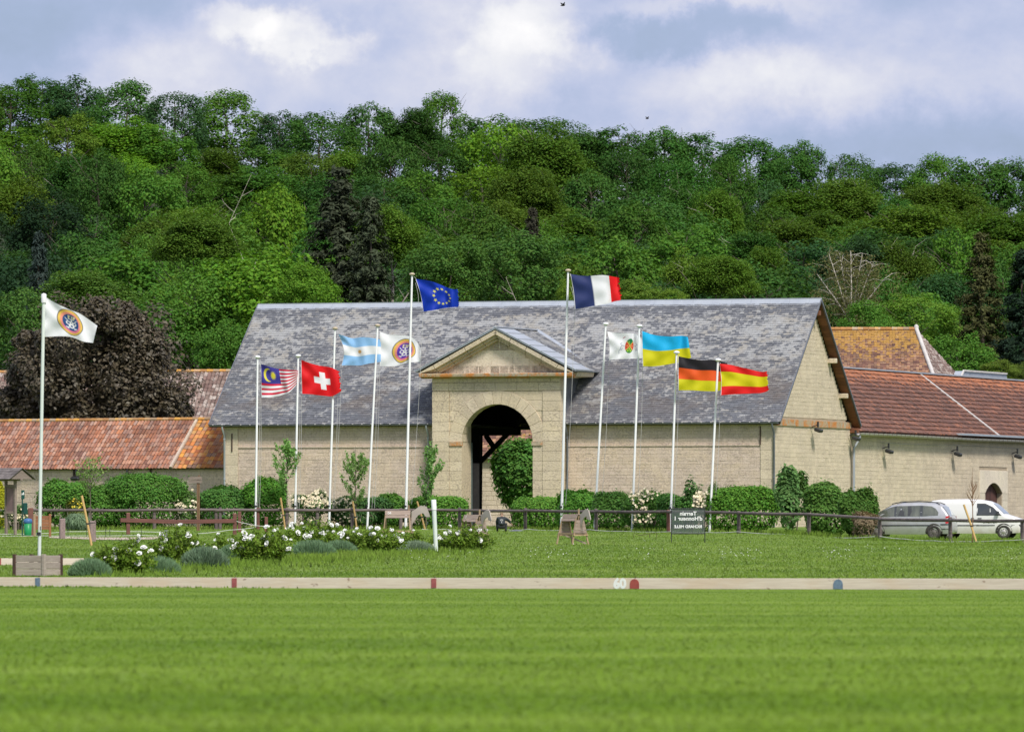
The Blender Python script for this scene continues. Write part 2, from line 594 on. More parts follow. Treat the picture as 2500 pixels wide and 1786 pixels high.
M = {}
M['slate'] = mat_slate('slate', 7.9, 14.7)
M['stone_grey'] = mat_stone('weathered limestone', (0.66, 0.53, 0.39), (0.58, 0.47, 0.385), (0.34, 0.275, 0.23), 0.46)
M['stone_warm'] = mat_stone('yellow limestone', (0.65, 0.55, 0.40), (0.59, 0.50, 0.375), (0.40, 0.335, 0.255), 0.55)
M['stone_port'] = mat_stone('dressed limestone', (0.66, 0.55, 0.38), (0.58, 0.49, 0.37), (0.33, 0.27, 0.21), 0.5)
M['stone_orange'] = mat_stone('lichened limestone', (0.50, 0.39, 0.24), (0.42, 0.36, 0.27), (0.24, 0.19, 0.14), 0.5, 0.85)
M['stone_pale'] = mat_stone('pale limestone', (0.74, 0.66, 0.50), (0.68, 0.60, 0.48), (0.48, 0.42, 0.33), 0.5)
M['mortar'] = mat('lime mortar', (0.42, 0.34, 0.24), (0.33, 0.27, 0.195), 0.95, 2.0, world_pos=True)
M['zinc'] = mat('zinc sheet', (0.44, 0.47, 0.51), (0.36, 0.39, 0.44), 0.5, 1.5, metal=0.3, world_pos=True)
M['zinc_dark'] = mat('old zinc', (0.13, 0.14, 0.165), (0.20, 0.21, 0.235), 0.5, 2.0, metal=0.3, world_pos=True)
M['zinc_pale'] = mat('pale gutter', (0.58, 0.55, 0.52), (0.46, 0.43, 0.40), 0.6, 3.0, world_pos=True)
M['tile_left'] = mat_tile('old clay tile', ((0.19, 0.10, 0.085), (0.27, 0.125, 0.085), (0.36, 0.145, 0.08), (0.30, 0.19, 0.155), (0.46, 0.17, 0.07)), (0.44, 0.31, 0.23), 0.36, 0.46)
M['tile_orange'] = mat_tile('orange clay tile', ((0.30, 0.12, 0.07), (0.42, 0.14, 0.055), (0.34, 0.21, 0.145), (0.54, 0.19, 0.06), (0.56, 0.26, 0.05)), (0.60, 0.33, 0.06), 0.5, 0.3)
M['tile_grey'] = mat_tile('greyed clay tile', ((0.14, 0.095, 0.085), (0.21, 0.14, 0.115), (0.30, 0.235, 0.20), (0.18, 0.10, 0.085)), (0.47, 0.42, 0.37), 0.7, 0.4)
M['tile_right'] = mat_tile('brown clay tile', ((0.11, 0.060, 0.048), (0.15, 0.074, 0.055), (0.19, 0.086, 0.058), (0.125, 0.064, 0.05)), (0.42, 0.16, 0.075), 0.85, 0.4, (10.3, 11.6, 0.27), (0.42, 0.34, 0.27))
M['tile_lichen'] = mat_tile('lichened clay tile', ((0.12, 0.065, 0.055), (0.20, 0.10, 0.075), (0.33, 0.20, 0.13), (0.28, 0.13, 0.07)), (0.44, 0.25, 0.04), 0.68, 0.5, (12.7, 14.7, 0.26), (0.46, 0.34, 0.22))
M['ridge_orange'] = mat_tile('lichened ridge tile', ((0.40, 0.20, 0.09), (0.52, 0.26, 0.08), (0.42, 0.32, 0.22)), (0.62, 0.34, 0.05), 0.7, 0.1)
M['deck'] = mat('roof boarding', (0.07, 0.05, 0.04), (0.05, 0.04, 0.03), 0.9, 4.0)
M['soffit'] = mat('stained soffit board', (0.22, 0.085, 0.04), (0.13, 0.055, 0.03), 0.7, 3.0, stretch=(1, 8, 1), vary=0.25)
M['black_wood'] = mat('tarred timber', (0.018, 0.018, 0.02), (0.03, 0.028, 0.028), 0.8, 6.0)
M['door_green'] = mat('grey green door paint', (0.12, 0.155, 0.15), (0.10, 0.13, 0.125), 0.5, 2.0)
M['door_brown'] = mat('brown door boards', (0.10, 0.045, 0.035), (0.075, 0.035, 0.03), 0.7, 4.0, stretch=(1, 1, 0.1), vary=0.25)
M['white_paint'] = mat('white pole paint', (0.86, 0.86, 0.87), (0.82, 0.82, 0.83), 0.35, 2.0, spec=0.5)
M['grey_pole'] = mat('greenish white pole paint', (0.66, 0.71, 0.66), (0.60, 0.65, 0.61), 0.4, 2.0, spec=0.5)
M['cap_brass'] = mat('weathered cap', (0.52, 0.44, 0.32), (0.44, 0.36, 0.26), 0.6, 6.0)
M['cord'] = mat('halyard cord', (0.55, 0.54, 0.52), (0.48, 0.47, 0.46), 0.8, 5.0)
M['rope'] = mat('white rope', (0.72, 0.72, 0.68), (0.62, 0.62, 0.58), 0.8, 5.0)
M['rail'] = mat('weathered dark rail', (0.085, 0.068, 0.07), (0.19, 0.15, 0.14), 0.85, 3.0, 0.01, 20.0, stretch=(0.4, 1, 3), vary=0.2)
M['red_rail'] = mat('red brown stained timber', (0.20, 0.085, 0.065), (0.13, 0.06, 0.05), 0.75, 3.0, 0.008, 15.0, stretch=(0.5, 1, 3), vary=0.15)
M['old_wood'] = mat('grey weathered timber', (0.29, 0.235, 0.20), (0.20, 0.155, 0.13), 0.85, 4.0, 0.01, 18.0, stretch=(0.5, 1, 4), vary=0.15)
M['planter_wood'] = mat('pale weathered planter board', (0.42, 0.355, 0.30), (0.31, 0.255, 0.215), 0.85, 4.0, 0.008, 18.0, stretch=(0.5, 1, 4), vary=0.15)
M['horse_wood'] = mat('grey brown plank', (0.36, 0.28, 0.23), (0.27, 0.20, 0.165), 0.8, 4.0, 0.006, 18.0, stretch=(0.6, 1, 5), vary=0.15)
M['horse_leg'] = mat('pale brown batten', (0.40, 0.29, 0.18), (0.30, 0.21, 0.13), 0.8, 4.0, stretch=(3, 3, 0.5), vary=0.15)
M['horse_ply'] = mat('grey plywood', (0.44, 0.385, 0.345), (0.35, 0.30, 0.27), 0.8, 3.0, vary=0.1)
M['stake'] = mat('yellow pine stake', (0.54, 0.36, 0.15), (0.44, 0.28, 0.11), 0.75, 4.0, stretch=(4, 4, 0.5), vary=0.2)
M['post_brown'] = mat('brown post', (0.25, 0.15, 0.08), (0.17, 0.10, 0.06), 0.8, 4.0, stretch=(4, 4, 0.5), vary=0.2)
M['board_wood'] = mat('pale pink sawn board', (0.66, 0.54, 0.45), (0.57, 0.455, 0.37), 0.7, 2.0, 0.004, 30.0, stretch=(0.25, 1, 4), vary=0.06)
_m, _t = mat_new('pale sawn board with knots')
_p = _t.n('NewGeometry')
_g = _t.ramp(_t.noise(_t.vscale(_p, (0.35, 1, 9)), 3.0, 5.0, 0.6), ((0.3, (0.56, 0.465, 0.375)), (0.7, (0.68, 0.585, 0.485))))
_g = _t.mix(_t.m('MULTIPLY', _t.ramp(_t.noise(_t.vscale(_p, (1, 1, 2)), 3.4, 2.0, 0.5), ((0.70, 0.0), (0.76, 1.0))), 0.75), _g, (0.22, 0.13, 0.09))
_g = _t.mix(_t.m('MULTIPLY', _t.ramp(_t.noise(_t.vscale(_p, (0.15, 1, 1)), 2.0, 3.0, 0.6), ((0.5, 0.0), (0.68, 1.0))), 0.35), _g, (0.58, 0.40, 0.25))
_b = _t.t.nodes.new('ShaderNodeBsdfPrincipled')
_t.put(_b.inputs['Base Color'], _g)
_b.inputs['Roughness'].default_value = 0.75
finish(_t, _b.outputs[0])
M['board_wood'] = _m
M['red_paint'] = mat('faded red paint', (0.36, 0.075, 0.06), (0.26, 0.06, 0.055), 0.6, 12.0)
M['pinkred_paint'] = mat('faded crimson paint', (0.36, 0.10, 0.10), (0.28, 0.075, 0.08), 0.6, 12.0)
M['blue_paint'] = mat('faded blue paint', (0.16, 0.23, 0.31), (0.11, 0.15, 0.21), 0.6, 12.0)
M['print_white'] = mat('white print', (0.80, 0.80, 0.79), (0.76, 0.76, 0.75), 0.6, 5.0)
M['print_black'] = mat('black print', (0.03, 0.03, 0.03), (0.04, 0.04, 0.04), 0.6, 5.0)
M['rust_iron'] = mat('rusty iron', (0.09, 0.05, 0.035), (0.05, 0.035, 0.03), 0.8, 8.0)
M['black_metal'] = mat('black metal', (0.02, 0.02, 0.022), (0.03, 0.03, 0.03), 0.4, 4.0, spec=0.5)
M['lamp_white'] = mat('white lamp casing', (0.72, 0.72, 0.72), (0.62, 0.62, 0.62), 0.4, 4.0)
M['green_dark'] = mat('dark green metal', (0.012, 0.075, 0.06), (0.012, 0.06, 0.05), 0.45, 4.0)
M['green_bin'] = mat('green plastic', (0.02, 0.27, 0.09), (0.02, 0.23, 0.08), 0.4, 4.0)
M['blue_bag'] = mat('blue bin bag', (0.06, 0.16, 0.36), (0.045, 0.12, 0.27), 0.4, 5.0)
M['panel_mauve'] = mat('faded notice board', (0.26, 0.17, 0.17), (0.20, 0.13, 0.135), 0.7, 4.0)
M['seat_brown'] = mat('red brown boards', (0.30, 0.13, 0.06), (0.21, 0.09, 0.045), 0.7, 5.0, stretch=(0.5, 1, 4), vary=0.2)
M['granite'] = mat('speckled pink granite', (0.34, 0.255, 0.235), (0.17, 0.125, 0.12), 0.85, 28.0)
M['shingle'] = mat('grey wooden shingle', (0.12, 0.105, 0.10), (0.19, 0.165, 0.155), 0.8, 5.0, stretch=(1, 1, 1), vary=0.25)
M['gravel'] = mat('pale pink gravel', (0.55, 0.44, 0.37), (0.45, 0.36, 0.30), 0.9, 8.0, 0.02, 60.0, world_pos=True)
M['flag'] = mat_flag('flag cloth')
M['leaf'] = mat_leaf('tree leaf', 0.30, 0.4, 0.06)
M['beech_leaf'] = mat_leaf('copper leaf', 0.15, 0.9, 0.6)  # wide leaf-to-leaf tone range puts highlights into the colour
M['hedge_leaf'] = mat_leaf('hedge leaf', 0.25, 0.45, 0.10)
M['needle'] = mat_leaf('needle', 0.12, 0.6, 0.1)
M['bark'] = mat('bark', (0.16, 0.13, 0.10), (0.10, 0.085, 0.065), 0.9, 3.0, 0.02, 10.0)
M['bark_birch'] = mat('white birch bark', (0.62, 0.58, 0.50), (0.46, 0.41, 0.34), 0.8, 3.0, 0.01, 10.0)
M['bark_pale'] = mat('pale bark', (0.46, 0.41, 0.34), (0.33, 0.29, 0.24), 0.85, 3.0, 0.02, 10.0)
M['petal_white'] = mat('white petal', (0.82, 0.82, 0.80), (0.76, 0.76, 0.72), 0.6, 8.0)
M['petal_cream'] = mat('cream petal', (0.72, 0.60, 0.38), (0.74, 0.66, 0.50), 0.6, 8.0, world_pos=True)
M['petal_yellow'] = mat('yellow petal', (0.72, 0.56, 0.04), (0.62, 0.46, 0.03), 0.6, 8.0)
M['field'] = mat_turf('mown turf', (0.082, 0.146, 0.010), (0.122, 0.196, 0.016), (0.175, 0.255, 0.032), False, 0.42)
M['lawn'] = mat_turf('lawn', (0.085, 0.150, 0.020), (0.130, 0.200, 0.030), (0.20, 0.265, 0.060))
M['field_blade'] = mat_turf('mown blades', (0.102, 0.196, 0.012), (0.148, 0.250, 0.020), (0.205, 0.318, 0.040), True, 0.42)
M['lawn_blade'] = mat_turf('lawn blades', (0.088, 0.168, 0.016), (0.135, 0.225, 0.026), (0.205, 0.295, 0.055), True)
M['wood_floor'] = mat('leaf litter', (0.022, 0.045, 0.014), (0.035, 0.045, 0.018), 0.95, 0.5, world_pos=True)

# ------------------------------------------------------------------ ground, path, wooded hill
def grid_mesh(name, xs, ys, fz, mat_, **tags):
    xs, ys = np.asarray(xs, float), np.asarray(ys, float)
    v = [(x, y, fz(x, y)) for y in ys for x in xs]
    nx = len(xs)
    f = [(j * nx + i, j * nx + i + 1, (j + 1) * nx + i + 1, (j + 1) * nx + i) for j in range(len(ys) - 1) for i in range(nx - 1)]
    me = bpy.data.meshes.new(name)
    me.from_pydata(v, [], f)
    me.polygons.foreach_set('use_smooth', np.ones(len(f), bool))
    return obj(name, me, mat_, **tags)


grid_mesh('playing_field', [-420, -200, -60, -30, -10, 0, 10, 30, 60, 200, 420], [-120, -40, 0, 40, 80, 120, 160, 190, 208.5], lambda x, y: 0.0, M['field'], kind='structure')
lx = sorted(set([-420, -200, -100, -60] + [round(q, 2) for q in np.arange(-40, 41, 1.0)] + [60, 100, 200, 420]))
grid_mesh('lawn', lx, list(np.arange(208.5, 360, 8)) + list(np.arange(360, 452, 2.5)) + [460, 475, 500, 530], lambda x, y: G(x, y), M['lawn'], kind='structure')

SKY = [(-900, 175), (-200, 170), (0, 178), (60, 200), (140, 160), (220, 185), (300, 185), (370, 215), (430, 196), (520, 190), (580, 225), (660, 258), (760, 290), (810, 262), (900, 248), (1000, 235),
       (1070, 222), (1150, 238), (1190, 280), (1300, 268), (1400, 292), (1470, 335), (1520, 305), (1600, 302), (1660, 322), (1720, 298), (1800, 306), (1860, 360), (1960, 350), (2050, 352),
       (2150, 382), (2230, 405), (2300, 372), (2400, 378), (2520, 385), (3400, 420)]


def sky_y(px):
    return float(np.interp(px, [a for a, b in SKY], [b for a, b in SKY]))


def smooth_sky(px):
    return sum(sky_y(px + q) for q in (-220, -110, 0, 110, 220)) / 5


def hill(X, Y):
    px = X / Y * F + CX
    t = (905.0 - Y) / 390.0
    yt = smooth_sky(px) * (1 - t) + 742.0 * t
    z = CH + (HY - yt) / F * Y - 8.7 - 3.3 * t
    if Y > 905:
        z = CH + (HY - smooth_sky(px)) / F * 905 - 8.7 - (Y - 905) * 0.01
    b = sstep(478, 520, Y)
    return 2.2 * (1 - b) + z * b


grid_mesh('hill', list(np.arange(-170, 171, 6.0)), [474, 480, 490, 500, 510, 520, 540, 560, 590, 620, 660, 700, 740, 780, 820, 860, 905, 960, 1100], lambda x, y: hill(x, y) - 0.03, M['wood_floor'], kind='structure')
pp = [onG(px, Yg(py), 0.02) for px, py in ((120, 1309.5), (175, 1310), (230, 1311), (300, 1311.5), (360, 1311), (410, 1309), (410, 1314), (360, 1316.5), (300, 1317.5), (230, 1317), (190, 1315), (120, 1312.5))]
mb = MB()
n_ = 6
for i in range(5):
    mb.add([pp[i], pp[i + 1], pp[10 - i], pp[11 - i]], [(0, 1, 2, 3)])
mb.build('path', M['gravel'], kind='structure')

# unit pieces shared by many parts
U = MB(); U.cbox((0, 0, 0), (1, 1, 1), 0.022); UNIT = U.mesh('block')


def block(name, parent, M_, u0, u1, v0, v1, t, mat_, gap=0.008, back=0.03):
    """one dressed block as a part of its own, sharing the unit mesh"""
    o = bpy.data.objects.new(name, UNIT)
    COL.objects.link(o)
    if not UNIT.materials:
        UNIT.materials.append(mat_)
    o.material_slots[0].link = 'OBJECT'
    o.material_slots[0].material = mat_
    o.parent = parent
    o.matrix_local = M_ @ Matrix.Translation((u0 + gap, v0 + gap, -back)) @ Matrix.Diagonal((u1 - u0 - 2 * gap, v1 - v0 - 2 * gap, t + back, 1))
    return o


# ------------------------------------------------------------------ the barn (local frame: x along the front to the right, y to the back)
TH = math.radians(19.0)
BC = Vector((14.18, 444.4, 2.0))
barn = thing('barn', 'long stone barn with lichened slate roof and pedimented arched gateway', 'barn', BC, -TH)
CT, ST = math.cos(TH), math.sin(TH)
BL, BD = -31.9, 14.6              # left end, depth
ZE, ZR, OV = 5.90, 12.70, 0.35    # eaves, ridge (above z=2), overhang at the eaves


def bx(px, yl=0.0):
    t = (px - CX) / F
    return (t * (BC.y + CT * yl) - BC.x - ST * yl) / (CT + t * ST)


def bz(py, xl, yl=0.0):
    Y = BC.y - ST * xl + CT * yl
    return CH + (HY - py) / F * Y - BC.z


FRONT = lambda y: Matrix(((1, 0, 0, 0), (0, 0, -1, y), (0, 1, 0, 0), (0, 0, 0, 1)))       # (u, v, out) -> (x, y, z), facing -y
RIGHT = lambda x: Matrix(((0, 0, 1, x), (1, 0, 0, 0), (0, 1, 0, 0), (0, 0, 0, 1)))        # (u, v, out) -> (y, z) facing +x

PF = -0.9                                              # portico front plane
pxl, pxr = bx(1055, PF), bx(1368, PF)
pc = (bx(1127, PF) + bx(1300, PF)) / 2                 # arch axis
AR = (bx(1300, PF) - bx(1127, PF)) / 2                 # arch radius
SZ = bz(1078, pc, PF)                                  # springing
RO = bz(953, pc, PF) - SZ                              # outer ring radius
tanp = (ZR - ZE) / (BD / 2 + OV)

# walls (cores in mortar, stones proud of them)
mb = MB()
mb.box((BL, 0.04, -0.6), (pxl + 0.3, 0.7, ZE + 0.25))
mb.box((pxr - 0.3, 0.04, -0.6), (-0.04, 0.7, ZE + 0.25))
bo0, bo1 = bx(1150, BD), bx(1304, BD)
mb.box((BL, BD - 0.6, -0.6), (bo0 - 0.6, BD, ZE + 0.2))
mb.box((bo1 + 0.2, BD - 0.6, -0.6), (-0.04, BD, ZE + 0.2))
mb.box((bo0 - 0.6, BD - 0.6, bz(1062, bo0, BD)), (bx(1272, BD), BD, ZE + 0.2))
mb.box((bx(1272, BD), BD - 0.6, bz(1000, bo1, BD)), (bo1 + 0.2, BD, ZE + 0.2))
gp = [(0.7, -0.6), (BD - 0.6, -0.6), (BD - 0.6, ZE), (BD / 2, ZR - 0.35), (0.7, ZE)]
mb.prism(gp, RIGHT(-0.7), 0.0, 0.66)
mb.prism(gp, RIGHT(BL), 0.0, 0.6)
wall = mb.build('wall', M['mortar'], barn)


def courses(u0, u1, z0, z1, h, wmin, wmax, rng, clip=None):
    z = z0
    while z < z1 - 0.02:
        hh = min(h * rng.uniform(0.9, 1.1), z1 - z)
        u = u0 - rng.uniform(0, wmax)
        while u < u1:
            ww = rng.uniform(wmin, wmax)
            a, b = max(u, u0), min(u + ww, u1)
            if clip:
                a, b = max(a, clip(z)[0]), min(b, clip(z)[1])
            if b - a > 0.06:
                yield a, b, z, z + hh
            u += ww
        z += hh


rng = random.Random(3)
zs = bz(1087, -3, 0)                                   # string course height
stones = MB()
cnt = 0
xw0 = bx(581)                                          # inner edge of the left pilaster
xw1 = bx(1857)                                         # inner edge of the right corner strip
for (a, b) in ((xw0, pxl), (pxr, xw1)):
    for (z0, z1) in ((-0.3, zs - 0.02), (zs + 0.06, ZE + 0.02)):
        for q in courses(a, b, z0, z1, 0.175 if z1 > zs + 1 else 0.19, 0.28, 0.55, rng):
            pr = rng.uniform(-0.006, 0.008)
            if q[0] > -7.4 and q[2] > 1.3 and cnt < 300:
                block('stone', wall, FRONT(0.045), *q, 0.025 + pr, M['stone_grey'], 0.003)
                cnt += 1
            else:
                stones.rnd = rng.random()
                stones.stone(((q[0], q[2]), (q[1], q[2]), (q[1], q[3]), (q[0], q[3])), FRONT(0.045), 0.025 + pr, 0.003, 0.008)
stones.build('stones', M['stone_grey'], wall, kind='stuff')
stones = MB()
# left pilaster, right corner strip, string course
for (a, b, h) in ((BL, xw0, 0.55), (xw1, -0.02, 0.5)):
    nq = int((ZE + 0.32) / h)
    for i in range(nq):
        z0 = -0.3 + (ZE + 0.32) * i / nq
        block('quoin', wall, FRONT(0.045), a, b, z0, z0 + (ZE + 0.32) / nq, 0.075, M['stone_warm'], 0.004)
for (a, b) in ((xw0, pxl), (pxr, xw1)):
    block('string_course', wall, FRONT(0.045), a, b, zs - 0.02, zs + 0.06, 0.075, M['stone_grey'], 0.0)


# gable stones
def gclip(z):
    if z < ZE - 0.1:
        return (0.0, BD)
    e = (z + 0.2 - ZE) / (ZR - ZE) * (BD / 2) + 0.12
    return (e, BD - e)


gz = bz(1035, 0, 3)
for q in courses(0.0, BD, -0.3, ZR - 0.5, 0.215, 0.45, 0.9, rng, gclip):
    if gz - 0.1 < q[2] < gz + 0.2:
        continue
    stones.rnd = rng.random()
    stones.stone(((q[0], q[2]), (q[1], q[2]), (q[1], q[3]), (q[0], q[3])), RIGHT(-0.045), 0.022 + rng.uniform(-0.006, 0.008), 0.003, 0.007)
stones.build('gable_stones', M['stone_warm'], wall, kind='stuff')
gy = [0.0] + sorted(rng.uniform(0.5, BD - 0.5) for _ in range(9)) + [BD]
for a, b in zip(gy, gy[1:]):
    block('band_stone', wall, RIGHT(-0.045), a, b, gz - 0.1, gz + 0.26, 0.09, M['stone_orange'], 0.006)

# roof
roof = thing('roof', None, None)
roof.parent = barn
RL, RR = BL - 0.75, 0.5
mb = MB()
ridge_z = ZR
for sgn in (0, 1):
    ya = -OV if sgn == 0 else BD + OV
    # the front slope stays open over the gateway, below its own roof
    zo = bz(905, pxr, PF) + 0.1
    yo = (zo - ZE) / tanp - OV
    spans = [(RL, RR, ya, ZE)] if sgn else [(RL, pxl + 0.05, ya, ZE), (pxl + 0.05, pxr - 0.05, yo, zo), (pxr - 0.05, RR, ya, ZE)]
    for (xa, xb, y_, z_) in spans:
        pts = [(xa, y_, z_), (xb, y_, z_), (xb, BD / 2, ZR), (xa, BD / 2, ZR)]
        low = [(p[0], p[1], p[2] - 0.14) for p in pts]
        mb.add(pts + low, [(0, 1, 2, 3), (7, 6, 5, 4), (0, 4, 5, 1), (1, 5, 6, 2), (3, 7, 4, 0)])
mb.build('roof_deck', M['deck'], roof)
sl = math.hypot(BD / 2 + OV, ZR - ZE)
ca, sa = (BD / 2 + OV) / sl, (ZR - ZE) / sl


def slates(mb, x0, x1, y0, z0, length, ex, w_, rng, sgn=1, thick=0.018, lim=None, ca=ca, sa=sa):
    n = int(length / ex)
    for r in range(n):
        s0 = r * ex
        x = x0 - (w_ / 2 if r % 2 else 0)
        while x < x1:
            ww = w_ * rng.uniform(0.92, 1.08)
            a, b = max(x, x0), min(x + ww - 0.006, x1)
            if b - a > 0.03 and (lim is None or lim(a, b, s0)):
                mb.rnd = rng.random()
                up = thick * rng.uniform(0.9, 1.8)
                e0, e1 = s0 - 0.02 + rng.uniform(-0.008, 0.008), s0 + ex + 0.04

                def pt(xx, s, h):
                    return (xx, y0 + sgn * (s * ca - h * sa), z0 + s * sa + h * ca)
                vs = [pt(a, e0, up + .012), pt(b, e0, up + .012), pt(b, e1, 0.010), pt(a, e1, 0.010), pt(a, e0, 0.004), pt(b, e0, 0.004), pt(b, e1, -.004), pt(a, e1, -.004)]
                fs = [(0, 1, 2, 3), (4, 5, 1, 0), (5, 6, 2, 1), (7, 4, 0, 3)]
                if sgn < 0:
                    fs = [f[::-1] for f in fs]
                mb.add(vs, fs)
            x += ww


mb = MB()
slates(mb, RL, RR, -OV - 0.03, ZE, sl - 0.1, 0.155, 0.235, rng, lim=lambda a, b, q: not (a > pxl and b < pxr and ZE + q * sa < bz(905, pxr, PF)))
mb.build('slates', M['slate'], roof, kind='stuff')
# ridge capping in lengths of zinc, verge strip, gutter, downpipes
x = RL
while x < RR - 0.05:
    e = min(x + 1.12, RR)
    mb = MB()
    mb.rnd = rng.random()
    q = [(BD / 2 - 0.34, ZR - 0.34 * tanp + 0.05), (BD / 2 - 0.05, ZR + 0.07), (BD / 2 - 0.05, ZR + 0.13), (BD / 2 + 0.05, ZR + 0.13), (BD / 2 + 0.34, ZR - 0.34 * tanp + 0.05), (BD / 2, ZR - 0.02)]
    mb.prism(q, RIGHT(0), x + 0.01, e + 0.02)
    mb.build('ridge_cap', M['zinc'], roof)
    x = e
for sgn in (0, 1):
    y0, y1 = (-OV - 0.05, BD / 2) if sgn == 0 else (BD + OV + 0.05, BD / 2)
    for xv in (RR + 0.01, RL - 0.01):
        mb = MB()
        mb.beam((xv, y0, ZE + 0.0), (xv, y1, ZR + 0.04), 0.05, 0.10)
        mb.build('verge_strip', M['zinc_dark'], roof)
mb = MB()                                              # boarded underside of the verge
nb = 34
for i in range(nb):
    a0, a1 = i / nb, (i + 0.93) / nb
    y0, y1 = BD + OV - (BD / 2 + OV) * a0, BD + OV - (BD / 2 + OV) * a1
    z0, z1 = ZE + (ZR - ZE) * a0 - 0.15, ZE + (ZR - ZE) * a1 - 0.15
    mb.rnd = rng.random()
    for (ya, yb) in ((y0, y1), (BD - y0, BD - y1)):
        mb.add([(0.0, ya, z0), (RR - 0.03, ya, z0), (RR - 0.03, yb, z1), (0.0, yb, z1), (0.0, ya, z0 - .02), (RR - 0.03, ya, z0 - .02), (RR - 0.03, yb, z1 - .02), (0.0, yb, z1 - .02)],
               [(0, 1, 2, 3), (7, 6, 5, 4), (0, 4, 5, 1), (1, 5, 6, 2), (2, 6, 7, 3), (3, 7, 4, 0)])
mb.build('soffit_boards', M['soffit'], roof, kind='stuff')
for a in (0.02, 0.30, 0.58, 0.985):                    # purlin ends carrying the verge
    mb = MB()
    y = BD + OV - (BD / 2 + OV) * a - 0.12
    z = ZE + (ZR - ZE) * a - 0.30 - (0.1 if a < 0.9 else 0.3)
    mb.cbox((-0.2, y - 0.13, z - 0.15), (RR - 0.04, y + 0.13, z + 0.12), 0.03)
    mb.build('purlin', M['stone_warm'] if 0.02 < a < 0.9 else M['soffit'], roof)


def half_gutter(mb, x0, x1, y, z, r=0.085):
    n = 7
    vs, fs = [], []
    for x in (x0, x1):
        for k in range(n):
            a = PI + PI * k / (n - 1)
            vs.append((x, y + r * math.cos(a), z + r * math.sin(a)))
        for k in range(n):
            a = PI + PI * k / (n - 1)
            vs.append((x, y + (r - .012) * math.cos(a), z + (r - .012) * math.sin(a)))
    for k in range(n - 1):
        fs.append((k, k + 1, 2 * n + k + 1, 2 * n + k))
        fs.append((n + k + 1, n + k, 3 * n + k, 3 * n + k + 1))
    fs += [(0, 2 * n, 3 * n, n), (n - 1, 2 * n - 1, 4 * n - 1, 3 * n - 1)]
    mb.add(vs, fs)


for (a, b) in ((RL + 0.05, pxl - 0.02), (pxr + 0.03, RR - 0.1)):
    mb = MB()
    half_gutter(mb, a, b, -OV - 0.10, ZE - 0.02)
    g_ = mb.build('gutter', M['zinc_dark'], roof)
    mb = MB()
    x = a + 0.2
    while x < b:
        mb.box((x, -OV - 0.205, ZE - 0.03), (x + 0.035, -OV + 0.02, ZE + 0.012))
        x += 0.55
    mb.build('gutter_brackets', M['zinc_pale'], g_, kind='stuff')


def downpipe(parent, x, y, z0, z1, mt, yt=None, r=0.055):
    mb = MB()
    yt = -OV - 0.1 if yt is None else yt
    mb.tube([(x, yt, z1), (x, yt, z1 - 0.12), (x, y, z1 - 0.5), (x, y, z0)], r, 10)
    for zz in (z0 + 0.6, (z0 + z1) / 2, z1 - 0.7):
        mb.lathe([(r + 0.018, zz - 0.03), (r + 0.018, zz + 0.03)], Matrix.Translation((x, y, 0)), 10)
    mb.build('downpipe', mt, parent)


downpipe(barn, bx(1047), -0.11, 0, ZE - 0.1, M['zinc'])
downpipe(barn, pxr + 0.13, -0.11, 0, ZE - 0.1, M['zinc_dark'])
downpipe(barn, bx(1892) - 0.02, -0.11, 0, ZE - 0.1, M['zinc_dark'])
downpipe(barn, BL + 0.06, -0.11, 0, ZE - 0.1, M['zinc'])
for px in (567, 1857):                                 # iron tie bars
    mb = MB()
    x = bx(px)
    z1 = bz(1058 if px < 1000 else 1040, x)
    mb.box((x - 0.03, -0.075, z1 - 1.0), (x + 0.03, -0.034, z1))
    mb.build('tie_bar', M['rust_iron'], barn)


def floodlight(parent, Mx, white=False):
    h = bpy.data.objects.new('floodlight', None)
    mb = MB()
    mb.beam((0, 0, 0), (0, 0.35, 0.12), 0.05)
    mb.cbox((-0.05, 0.3, 0.0), (0.05, 0.4, 0.3), 0.01)
    a = mb.build('bracket', M['black_metal'])
    mb = MB()
    mb.cbox((-0.28, 0.24, -0.13), (0.28, 0.62, 0.07), 0.04, Matrix.Rotation(-0.35, 4, 'X'))
    b = mb.build('lamp_head', M['lamp_white'] if white else M['black_metal'])
    COL.objects.link(h)
    h.parent = parent
    h.matrix_local = Mx
    a.parent = h
    b.parent = h


OUTX = lambda x, y, z: Matrix.Translation((x, y, z)) @ Matrix.Rotation(-PI / 2, 4, 'Z')
floodlight(barn, OUTX(0.05, (bx(1980, 0) * 0 + 7.0), gz - 0.1))
floodlight(barn, OUTX(0.05, BD - 0.35, ZE - 0.55))

# ---- the gateway
port = thing('portico', None, None)
port.parent = barn
MF = FRONT(PF + 0.05)
core = MB()
zc = bz(905, pxr, PF) - 0.05                           # underside of the raking cornice ends
zt0, zt1 = bz(923, pc, PF), bz(911, pc, PF)            # horizontal cornice
zap = bz(805, pc, PF)
pm = (bx(1026, PF) + bx(1408, PF)) / 2                 # pediment axis
ph = (bx(1408, PF) - bx(1026, PF)) / 2
zf0, zf1 = bz(953, pc, PF), bz(924, pc, PF)            # frieze
